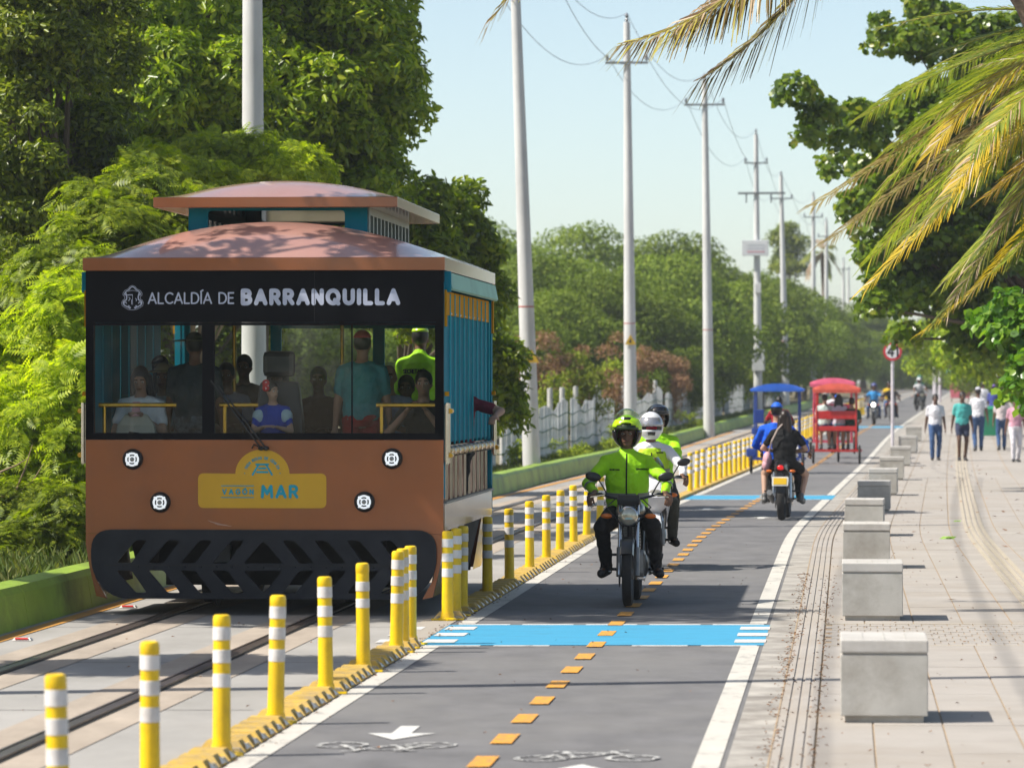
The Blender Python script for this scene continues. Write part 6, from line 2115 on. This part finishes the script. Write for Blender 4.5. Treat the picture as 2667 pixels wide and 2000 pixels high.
# ---- 2: white motorcycle with two riders
d2 = 47.5
b2 = UP(0, d2)
b2.x = 1.50
motorcycle('white faired motorcycle behind the lime rider', b2, ang(d2) + .10, m_wht_b, 'fairing', .1)
r2, J2 = bike_rider('rider in white full face helmet and lime vest over white shirt', b2, ang(d2) + .10, c_white, c_olive, hel_full, sk='brown', lean=.06, sleeves=1, hair='none', vox=.009, fat=1.12, group='motorcyclists', shoe=(.02, .02, .022))
vm = MB()
pel, sp, fw, X = J2['pel'], J2['sp'], J2['fw'], J2['X']
vm.loft([[pel + sp * a + X * (rx + .034) * math.cos(q) + fw * (ry + .036) * math.sin(q) for q in [2 * pi * j / 20 for j in range(20)]] for a, rx, ry in ((-.02, .165, .13), (.03, .17, .135), (.14, .165, .13), (.24, .17, .13), (.34, .168, .122), (.42, .15, .105), (.47, .11, .088))])
fuse('vest', vm, c_limev, r2, .012, 3)
strap(r2, J2, .20, .04, grow=.034)
strap(r2, J2, .12, .04, grow=.034)
MB().tube([pel + sp * a + fw * r for a, r in ((.0, .172), (.14, .170), (.24, .170), (.34, .160), (.42, .145))], .006, 6).build('zip', c_blk, r2)
print_on(r2, 'vest', 'ALCALDIA', .05, 1.235, .013, .005, .003, c_blk)
bike_rider('pillion rider in black helmet half hidden behind the white helmet', b2, ang(d2) + .10, c_limej, c_dark, hel_open(m_hblk), pel=(.10, .52, .92), sk='brown', lean=.0, sleeves=1, hair='none', fat=1.0, group='motorcyclists', yaw=.5)
# ---- 3: two on a motorcycle, seen from behind
d3 = 65.2
b3 = UP(0, d3)
b3.x = (2039 - 1333.5) / FP * 65.6
rz3 = pi + ang(d3) - .03
motorcycle('black motorcycle seen from behind with yellow number plate', b3, rz3, m_blkp)
bike_rider('rider in blue shirt and blue cap on the motorcycle seen from behind', b3, rz3, cloth('bright_blue', (.012, .10, .62)), c_dark, cap_hat(mk('cap_blue', (.01, .12, .62), rough=.6), .0), pel=(.11, .10, .86), sk='tan', lean=.0, sleeves=1, hair='short', group='motorcyclists', fat=1.25, scale=1.06)
pt, Jp = person('passenger in black dress with long dark hair on the motorcycle seen from behind', b3, rz3, (-.03, .46, .86), [(.12, .28, 1.00), (-.16, .28, 1.00)], [(.27, .36, .33), (-.27, .36, .33)], c_blk, c_blk, 'light', .04, .93, 'long', (.02, .010, .007), .5, 'shorts', (.10, .10, .10), knee=((.55, -1, .35), (-.55, -1, .35)), elbow=((.9, .4, -.4), (-.9, .4, -.4)), fat=1.15, group='motorcyclists')
t = thing('shoulder_bag', 'pink shoulder bag hanging beside the passenger in black', 'bag', b3, rz3)
MB().ell((.22, .48, .88), (.07, .10, .12)).ell((.24, .50, .80), (.06, .08, .09)).build('pouch', mk('bag_pink', (.60, .33, .38), rough=.6), t, smooth=True)
MB().tube([(.20, .46, .97), (.15, .60, 1.15), (.06, .62, 1.33), (.0, .50, 1.40)], .012, 6).build('strap', mk('bag_strap', (.5, .40, .36), rough=.6), t)

# ================================================================== pedicabs
def pedicab(label, loc, rz, paint, canopy, fringe=True, bench=True, low=False, group='pedicabs on the cycle road'):
    t = thing('pedicab', label, 'pedicab', loc, rz, group)      # faces -Y; passenger bench at the back (+Y)
    fr = MB()
    for s in (-1, 1):
        fr.bar((s * .50, -.35, .33), (s * .50, .75, .33), .05, .05)
    for y in (-.35, .2, .75):
        fr.bar((-.62, y, .33), (.62, y, .33), .05, .05)
    fr.bar((0, -.35, .33), (0, -1.35, .42), .05, .05)
    fr.build('chassis', paint, t)
    for s in (-1, 1):
        for y in (-.25, .72):
            MB().tube([(s * .50, y, .33), (s * .49, y, 1.86)], .019, 8).build('canopy_post', paint, t, smooth=True)
    n = 14
    rings = []
    for y in (-.42, -.40, .25, .86, .88):
        k = .0 if y in (-.42, .88) else 1.0
        top_ = [(x * .60, y, 1.86 + .13 * k * (1 - abs(x) ** 2.2) + .03) for x in np.linspace(-1, 1, n)]
        bot = [(x * .58, y, 1.84 + .11 * k * (1 - abs(x) ** 2.2)) for x in np.linspace(1, -1, n)]
        rings.append(top_ + bot)
    cn = MB().loft(rings).build('canopy', canopy, t, smooth=True)
    if fringe:
        fm = MB()
        for y in (-.41, .87):
            for k in range(12):
                x0, x1 = -.59 + k * .0983, -.59 + (k + 1) * .0983
                fm.add([(x0, y, 1.90), (x1, y, 1.90), (x1, y + .004, 1.80), ((x0 + x1) / 2, y + .004, 1.775), (x0, y + .004, 1.80)], [(0, 1, 2, 3, 4)])
        fm.build('canopy_fringe', canopy, cn)
    if low:
        MB().box((0, .50, .62), (.9, .40, .07)).build('bench_seat', paint, t, bev=.02)
        MB().box((.46, .55, .95), (.22, .05, .14)).build('side_panel', paint, t, bev=.02)
        MB().box((.44, -.1, 1.28), (.24, .05, .30)).build('side_panel', paint, t, bev=.02)
        MB().box((.56, .60, .47), (.24, .3, .20)).build('wheel_guard', paint, t, bev=.03)
    elif bench:
        MB().box((0, .45, .86), (1.0, .42, .08)).build('bench_seat', paint, t, bev=.02)
        MB().box((0, .70, 1.225), (1.04, .04, .21)).build('bench_back', paint, t, bev=.015)
        MB().box((0, .70, .885), (1.04, .04, .12)).build('bench_rear_board', paint, t, bev=.015)
        for s in (-1, 1):
            MB().box((s * .5, .45, 1.0), (.03, .44, .04)).build('arm_rest', paint, t)
    for x, y in ((-.58, .60), (.58, .60), (0, -1.25)):
        w_ = MB().torus((x, y, .235), .205, .028, 'x', 24, 8).build('wheel', m_tyre, t, smooth=True)
        MB().lathe([(.19, -.008), (.19, .008)], (x, y, .235), 'x', 20).build('rim', m_alu, w_)
    MB().tube([(-.32, -1.0, 1.02), (0, -1.12, 1.0), (.32, -1.0, 1.02)], .014, 8).build('handlebar', m_chrome, t)
    MB().tube([(0, -1.12, 1.0), (0, -1.25, .235)], .022, 8).build('fork', paint, t)
    MB().box((0, -.62, .84), (.24, .26, .08)).build('saddle', m_blackgl, t, bev=.02)
    MB().tube([(0, -.62, .82), (0, -.58, .38)], .02, 8).build('seat_tube', paint, t)
    return t
m_pred = mk('pedicab_red', (.50, .02, .02), rough=.45, var=.1, coat=.2)
m_pblue = mk('pedicab_blue', (.01, .045, .26), rough=.45, var=.1, coat=.2)
m_cblue = mk('canopy_blue', (.012, .10, .50), rough=.6, var=.12)
m_cred = mk('canopy_coral', (.68, .11, .07), rough=.7, var=.15)
m_cpink = mk('canopy_pink', (.75, .12, .22), rough=.7, var=.12)
def pedal_rider(label, loc, rz, top, sk='dark', **kw):
    return person(label, loc, rz, (0, -.60, .93), [(.27, -.98, 1.04), (-.27, -.98, 1.04)], [(.13, -.72, .36), (-.13, -.85, .56)], top, c_dark, sk, .12, 1.0, 'short', elbow=((.8, .5, -.4), (-.8, .5, -.4)), knee=((.15, -1, .4), (-.15, -1, .4)), vox=.016, **kw)
def sitter(label, loc, rz, x, top, bottom, sk='tan', hair='short', z=.95, y=.42, legs='shorts', **kw):
    return person(label, loc, rz, (x, y, z + .04), [(x + .14, y - .32, z + .12), (x - .14, y - .32, z + .12)], [(x + .10, y - .46, .44), (x - .10, y - .46, .44)], top, bottom, sk, .0, .95, hair, legs=legs, knee=((.05, -1, .6), (-.05, -1, .6)), vox=.016, **kw)
dB = 99.6
pB = UP(-1.72, dB)
pedicab('pedicab with blue canopy, left of the motorcycle seen from behind', pB, pi + ang(dB), m_pblue, m_cblue, False, True, True)
pedal_rider('pedicab driver in red shirt under the blue canopy', pB, pi + ang(dB), c_red, sk='dark', group='pedicab drivers')
dR = 111.5
pR = UP(-.70, dR)
pedicab('red pedicab with coral canopy carrying three passengers', pR, pi + ang(dR), m_pred, m_cred)
pedal_rider('driver of the red pedicab half hidden behind passengers', pR, pi + ang(dR), c_blue, sk='dark', group='pedicab drivers', helmet=cap_hat(mk('cap_blue', (.01, .12, .62), rough=.6), .06))
sitter('passenger in pale green shirt, left on the red pedicab bench', pR, pi + ang(dR), .30, cloth('pale_green', (.46, .55, .52)), c_jean, group='red pedicab passengers')
sitter('passenger in lilac shirt, middle of the red pedicab bench', pR, pi + ang(dR), -.05, cloth('lilac', (.55, .50, .58)), cloth('aqua_shorts', (.05, .3, .4)), hair='long', group='red pedicab passengers')
sitter('small dark haired passenger, right on the red pedicab bench', pR, pi + ang(dR), -.38, cloth('dark_green', (.03, .07, .05)), c_dark, z=.86, group='red pedicab passengers')
dK = 118
pK = UP(-.98, dK, .12)
pedicab('pedicab with pink canopy just ahead of the red pedicab', pK, pi + ang(dK), mk('pedicab_pink', (.55, .05, .10), rough=.5), m_cpink)
pedal_rider('driver of the pink canopied pedicab', pK, pi + ang(dK), c_white, sk='dark', group='pedicab drivers')

# ---- far motorcycles
d4 = 176
b4 = UP(0, d4)
b4.x = (2276 - 1333.5) / FP * d4
motorcycle('far oncoming motorcycle with its headlamp lit', b4, ang(d4), m_blkp, 'naked', 0, False, True, fine=False)
bike_rider('far rider in light blue shirt above the lit headlamp', b4, ang(d4), cloth('sky_blue', (.04, .25, .55)), c_jean, hel_open(mk('helmet_indigo', (.08, .09, .25), rough=.3), vis=False), sk='brown', sleeves=.5, hair='none', vox=.018, group='far motorcyclists', scale=1.0)
d5 = 179
b5 = UP(0, d5)
b5.x = (2322 - 1333.5) / FP * d5
motorcycle('far dark motorcycle beside the lit headlamp, behind the sign post', b5, ang(d5), m_pred, 'naked', 0, False, fine=False)
bike_rider('far rider in dark shirt partly hidden by the sign post', b5, ang(d5), c_blk, c_jean, None, sk='dark', sleeves=.5, hair='short', vox=.018, legs='shorts', group='far motorcyclists')
bike_rider('far pillion rider in yellow top behind the sign post', b5, ang(d5), cloth('yellow_top', (.6, .40, .02)), c_jean, None, pel=(-.12, .5, .92), sk='dark', sleeves=.5, vox=.018, group='far motorcyclists')
d6 = 222
b6 = UP(0, d6)
b6.x = (2395 - 1333.5) / FP * d6
motorcycle('farthest motorcycle on the road, near the white posts', b6, ang(d6) + .25, m_blkp, 'naked', 0, False, fine=False)
bike_rider('farthest motorcyclist in white shirt', b6, ang(d6) + .25, c_white, c_dark, hel_open(m_hwht, vis=False), sk='brown', sleeves=.5, hair='none', vox=.02, group='far motorcyclists')
bike_rider('pillion rider in dark green behind the farthest motorcyclist', b6, ang(d6) + .25, cloth('forest', (.03, .12, .09)), c_dark, hel_open(mk('helmet_green', (.04, .2, .15), rough=.3), vis=False), pel=(.12, .5, .95), sk='brown', sleeves=.5, hair='none', vox=.02, group='far motorcyclists')

# ================================================================== pedestrians
def walker(label, px, d, rz, top, bottom, sk, H=1.74, stride=.16, legs='trousers', hair='short', **kw):
    s = H / 1.74
    loc = UP(0, d, .004)
    loc.x = (px - 1333.5) / FP * d
    st = stride
    return person(label, loc, rz, (0, 0, .93 * s), [(.25 * s, -.10 * s, .82 * s), (-.25 * s, .10 * s, .82 * s)], [(.09 * s, st * .8, .10 * s), (-.09 * s, -st, .095 * s)], top, bottom, sk, .03, s, hair, legs=legs, vox=.014,
                  elbow=((.3, 1, 0), (-.3, 1, 0)), palm=((-1, 0, 0), (1, 0, 0)), curl=.35, group='pedestrians on the walkway', toe=((.1, -1, -.15), (-.1, -1, .05)), **kw)
walker('pedestrian in white T-shirt and blue jeans walking towards the camera', 2436, 115, 0, c_white, c_jean, 'dark', 1.74)
w2, Jw = walker('pedestrian in turquoise T-shirt and dark shorts walking towards the camera', 2506, 114.5, .05, c_turq, cloth('dark_shorts', (.04, .05, .09)), 'dark', 1.80, .12, 'shorts')
walker('pedestrian in white shirt and cap seen from behind', 2548, 127, pi, c_white, c_jean, 'dark', 1.84, .14, helmet=cap_hat(mk('cap_grey', (.45, .45, .5), rough=.7), .06))
walker('pedestrian in red and white striped shirt and white trousers at the right edge', 2645, 113, .1, mk('striped_shirt', (.55, .28, .36), rough=.8, var=.5, scale=16, stretch=(1, .05, .05), bump=.3), cloth('white_trousers', (.62, .60, .64)), 'brown', 1.68, .15)
walker('pedestrian in pale top and jeans walking away near the green bin', 2609, 128, pi, cloth('cream', (.6, .52, .52)), c_jean, 'brown', 1.66, .12, hair='long')
walker('far pedestrian in purple cap behind the green bin', 2588, 160, pi, cloth('dim_blue', (.06, .08, .3)), c_dark, 'dark', 1.7, .12, helmet=cap_hat(mk('cap_purple', (.18, .1, .4), rough=.7), .06))
walker('far pedestrian in white shirt in the middle of the walkway', 2560, 175, pi, c_white, c_dark, 'dark', 1.72, .12)
# green wheeled bin
db = 146
t = thing('wheeled_bin', 'green wheeled rubbish bin on the walkway behind the pedestrians', 'bin', UP((2580 - 1333.5) / FP * db - RX(db), db, 0), ang(db))
m_bin = mk('bin_green', (.01, .22, .11), rough=.5, var=.1)
MB().loft([[(-a, -b, z), (a, -b, z), (a, b, z), (-a, b, z)] for a, b, z in ((.23, .25, .10), (.28, .32, .95), (.29, .33, .97))]).build('tub', m_bin, t, bev=.015)
MB().loft([[(-.30, -.34, .975), (.30, -.34, .975), (.30, .34, 1.02), (-.30, .34, 1.02)], [(-.27, -.30, 1.02), (.27, -.30, 1.02), (.27, .32, 1.08), (-.27, .32, 1.08)]]).build('lid', m_bin, t, bev=.01)
MB().tube([(-.22, .40, 1.0), (.22, .40, 1.0)], .018, 8).build('handle', m_bin, t)
for s in (-1, 1):
    MB().lathe([(.10, -.025), (.10, .025)], (s * .24, .26, .10), 'x', 16).build('wheel', m_tyre, t)
# far parasol stall
dS = 262
t = thing('parasol_stall', 'far pink stall under a blue parasol', 'stall', UP((2501 - 1333.5) / FP * dS - RX(dS), dS, 0), ang(dS))
rings = [[(r * math.cos(a) * (1 + .05 * (k % 2)), r * math.sin(a) * (1 + .05 * (k % 2)), z) for k, a in enumerate([2 * pi * j / 16 for j in range(16)])] for r, z in ((1.0, 1.75), (.75, 2.0), (.35, 2.2), (.04, 2.28))]
MB().loft(rings).build('parasol', mk('parasol_blue', (.03, .20, .48), rough=.7), t)
MB().tube([(0, 0, 0), (0, 0, 2.2)], .025, 8).build('pole', m_chrome, t)
MB().loft([[(-a, -.35, z), (a, -.35, z), (a, .35, z), (-a, .35, z)] for a, z in ((.55, .25), (.62, .9), (.65, 1.0), (.5, 1.3))]).build('counter', mk('stall_pink', (.55, .13, .17), rough=.6), t, bev=.03)
for s in (-1, 1):
    MB().torus((s * .5, 0, .25), .22, .03, 'x', 18, 6).build('wheel', m_tyre, t)

# ================================================================== tram passengers
TR = ang(TD)
def aboard(x, y):
    return (TM @ Vector((x, y, 0)))
def T_seated(label, px, y, top, bottom, sk='tan', hair='short', z=1.30, s=1.0, hands=None, **kw):
    d = TD + y
    x = (px * DSP - 1333.5) / FP * d - tram_o.x - .0755 * y
    hands = hands or [(.12, -.30, z + .20), (-.12, -.30, z + .20)]
    return person(label, aboard(x, y), TR, (0, 0, z), hands, [(.10, -.42, .85), (-.10, -.42, .85)], top, bottom, sk, .05, s, hair, knee=((.1, -1, .5), (-.1, -1, .5)), elbow=((.7, .3, -.8), (-.7, .3, -.8)), vox=.014, group='tram passengers', gs=TS, **kw)
def T_stand(label, px, y, top, bottom, sk='brown', hair='short', s=1.0, rz=0.0, **kw):
    d = TD + y
    x = (px * DSP - 1333.5) / FP * d - tram_o.x - .0755 * y
    hd = kw.pop('hands', [(.26, -.08, 1.55), (-.26, -.08, 1.55)])
    return person(label, aboard(x, y), TR + rz, (0, 0, .73 + .93 * s), hd, [(.10, 0, .83), (-.10, 0, .83)], top, bottom, sk, .02, s, hair, vox=.014, group='tram passengers', gs=TS, curl=.3, **kw)
T_seated('tram passenger with long dark hair looking at a phone by the left window', 303, .82, cloth('pale_top', (.74, .75, .76)), c_dark, 'tan', 'long', 1.36, .97, [(.06, -.26, 1.66), (-.06, -.26, 1.66)], sleeves=.3, pitch=.35)
ph = thing('phone', 'pink cased phone held by the tram passenger at the left window', 'phone', aboard(0, 0), TR)
ph.scale = (TS, TS, TS)
xw = (303 * DSP - 1333.5) / FP * 40.82 - tram_o.x - .0755 * .82
MB().box((xw, .50, 1.745), (.075, .012, .15), Matrix.Rotation(-.5, 3, 'X')).build('case', mk('phone_pink', (.6, .3, .32), rough=.4), ph, bev=.004)
MB().box((xw, .507, 1.748), (.068, .006, .14), Matrix.Rotation(-.5, 3, 'X')).build('screen', mk('phone_screen', (.05, .06, .08), rough=.1), ph)
bagp = thing('tote_bag', 'pale canvas bag on the lap of the passenger at the left window', 'bag', aboard(xw, .52), TR)
bagp.scale = (TS, TS, TS)
MB().loft([[(-.20, -.04, 1.42), (.20, -.04, 1.42), (.20, .06, 1.42), (-.20, .06, 1.42)], [(-.17, -.05, 1.60), (.17, -.05, 1.60), (.17, .05, 1.60), (-.17, .05, 1.60)], [(-.10, -.01, 1.70), (.10, -.01, 1.70), (.10, .02, 1.70), (-.10, .02, 1.70)]]).build('pouch', mk('canvas', (.48, .45, .36), rough=.8, bump=.5), bagp, bev=.02)
MB().tube([(-.08, -.05, 1.46), (-.05, -.07, 1.53), (.03, -.07, 1.52), (.06, -.05, 1.46)], .012, 6).build('handle', c_blk, bagp)
T_seated('tram passenger in tan hat behind the woman with the phone', 352, 1.62, cloth('pale_top', (.74, .75, .76)), c_dark, 'tan', 'long', 1.36, 1.0, helmet=cap_hat(mk('straw', (.42, .32, .17), rough=.8), 0, wide=.15))
T_seated('tram passenger in dark cap beside the teal slats', 345, 2.85, c_teals, c_dark, 'brown', 'short', 1.44, 1.0, helmet=cap_hat(c_blk, .07))
T_stand('standing tram passenger in dark shirt and wide brimmed hat by the window post', 418, .75, cloth('charcoal', (.03, .04, .045)), mk('floral_shorts', (.05, .07, .09), rough=.8, var=.9, scale=26), 'brown', 'short', .99, pi, helmet=cap_hat(cloth('olive_hat', (.07, .08, .05)), 0, wide=.20), sleeves=.5, fat=1.25)
T_seated('tram passenger with short dark hair left of the driver seat', 490, 2.0, c_grey, c_dark, 'brown', 'short', 1.38)
T_seated('tram passenger in dark shirt just left of the headrest', 528, 2.9, c_blk, c_dark, 'brown', 'short', 1.46)
g, Jg = T_seated('child in blue dress with a red polka dot bow in the tram front', 590, .62, c_blue, c_blue, 'light', 'bun', 1.42, .72, [(.06, -.22, 1.58), (-.06, -.22, 1.58)], yaw=.7)
mbow = mk('bow_red', (.55, .01, .02), rough=.6)
H_ = Jg['H']
bw = MB().ell(H_(-.10, .0, .105), (.035, .02, .035)).ell(H_(-.10, .0, .045), (.035, .02, .032)).ell(H_(-.10, -.01, .075), (.014, .016, .014)).build('hair_bow', mbow, g, smooth=True)
dots = MB()
for k in range(10):
    a = k * .63
    dots.ell(H_(-.10 + .022 * math.cos(a * 2.3), -.026, .075 + .045 * math.sin(a)), (.005, .003, .005), None, 6, 4)
dots.build('bow_dots', mk('dot_white', (.8, .8, .8)), bw)
for i in (0, 1):
    MB().ell(Jg['sh'][i] + Vector((0, -.02, -.05)), (.065, .065, .07)).build('puff_sleeve', mk('puff_white', (.45, .60, .66), rough=.7), g, smooth=True)
T_stand('standing tram passenger in teal shirt and red shorts seen from behind', 783, .85, c_teals, cloth('red_shorts', (.28, .012, .015)), 'tan', 'short', 1.0, pi, legs='shorts', helmet=cap_hat(mk('cap_redtop', (.40, .015, .015), rough=.7), .0), fat=1.1)
T_seated('tram passenger in pale blue collared shirt right of the standing man', 842, 1.25, c_grey, c_dark, 'tan', 'none', 1.36, 1.0)
T_seated('tram passenger in black with glasses at the right window', 918, .75, c_blk, c_dark, 'tan', 'short', 1.30, 1.0, [(.05, -.26, 1.72), (-.16, -.24, 1.70)])
T_seated('tram passenger holding up a phone behind the one with glasses', 880, 1.9, c_blk, c_dark, 'brown', 'short', 1.26, 1.0, [(.1, -.25, 1.62), (-.1, -.25, 1.6)])
gd_, Jd = T_stand('attendant in lime cap and lime jacket on the rear platform of the tram', 908, 5.95, c_limej, c_dark, 'brown', 'short', 1.07, pi, sleeves=1, collar=True, helmet=cap_hat(m_lime, .0))
print_on(gd_, 'jacket', 'SECRETARÍA', -.165, 2.09, .038, .011, .004, c_blk, True)
T_seated('tram passenger low in the middle behind the glazing bar', 690, 2.2, cloth('brown_shirt', (.16, .09, .06)), c_dark, 'brown', 'short', 1.34)
T_seated('tram passenger in the dark behind the driver seat', 600, 3.2, c_dark, c_dark, 'brown', 'long', 1.40)
# someone on the right bench with an arm out between the slats
xa = 1.46
pr, Jr = person('tram passenger in maroon top whose arm rests outside the slats', aboard(xa, 3.30), TR, (0, 0, 1.36), [(.40, -.30, 1.66), (-.1, -.3, 1.5)], [(.08, -.42, .85), (-.1, -.42, .85)], cloth('maroon', (.14, .02, .04)), c_dark, 'tan', .0, 1.0, 'short', knee=((.1, -1, .5), (-.1, -1, .5)), elbow=((1, .1, -.2), (-.7, .3, -.8)), vox=.012, group='tram passengers', gs=TS, sleeves=.5, curl=.5, fat=1.0)

finish_fuse()
for t, target, txt, x, z, h, wd, gap, mat, front, name, extra in DECALS:
    ob = child(t, target)
    bvh = BVHTree.FromPolygons([v.co[:] for v in ob.data.vertices], [tuple(p.vertices) for p in ob.data.polygons])
    y0 = -1.5
    # lettering is drawn on the side facing the camera: find the surface there and lay the strokes on it
    inv = -1 if abs(math.cos(t.rotation_euler.z) + 1) < .3 else 1
    def fn(px_, py_, lift, inv=inv, bvh=bvh):
        xx = px_ * inv
        o_ = Vector((xx, -2.0 * inv, py_))
        hit = bvh.ray_cast(o_, Vector((0, inv, 0)))
        yy = hit[0].y if hit[0] is not None else 0
        return Vector((xx, yy - inv * (.004 + lift), py_))
    mb = MB()
    stroke_text(mb, txt, x, z, h, wd, gap, fn)
    mb.build(name, mat, t)
# ================================================================== haze: warm coastal air over the far end of the road
m_haze = bpy.data.materials.new('haze_air')
m_haze.use_nodes = True
hn = m_haze.node_tree.nodes
hl_ = m_haze.node_tree.links
hn.remove(hn['Principled BSDF'])
pv = hn.new('ShaderNodeVolumePrincipled')
pv.inputs['Color'].default_value = (.90, .95, 1.0, 1)
pv.inputs['Density'].default_value = 0.00034
pv.inputs['Anisotropy'].default_value = 0.2
hl_.new(pv.outputs[0], hn['Material Output'].inputs['Volume'])
hz = MB().box((0, 750, 8.0), (3200, 2400, 22.4)).build('haze', m_haze)
hz['kind'] = 'stuff'
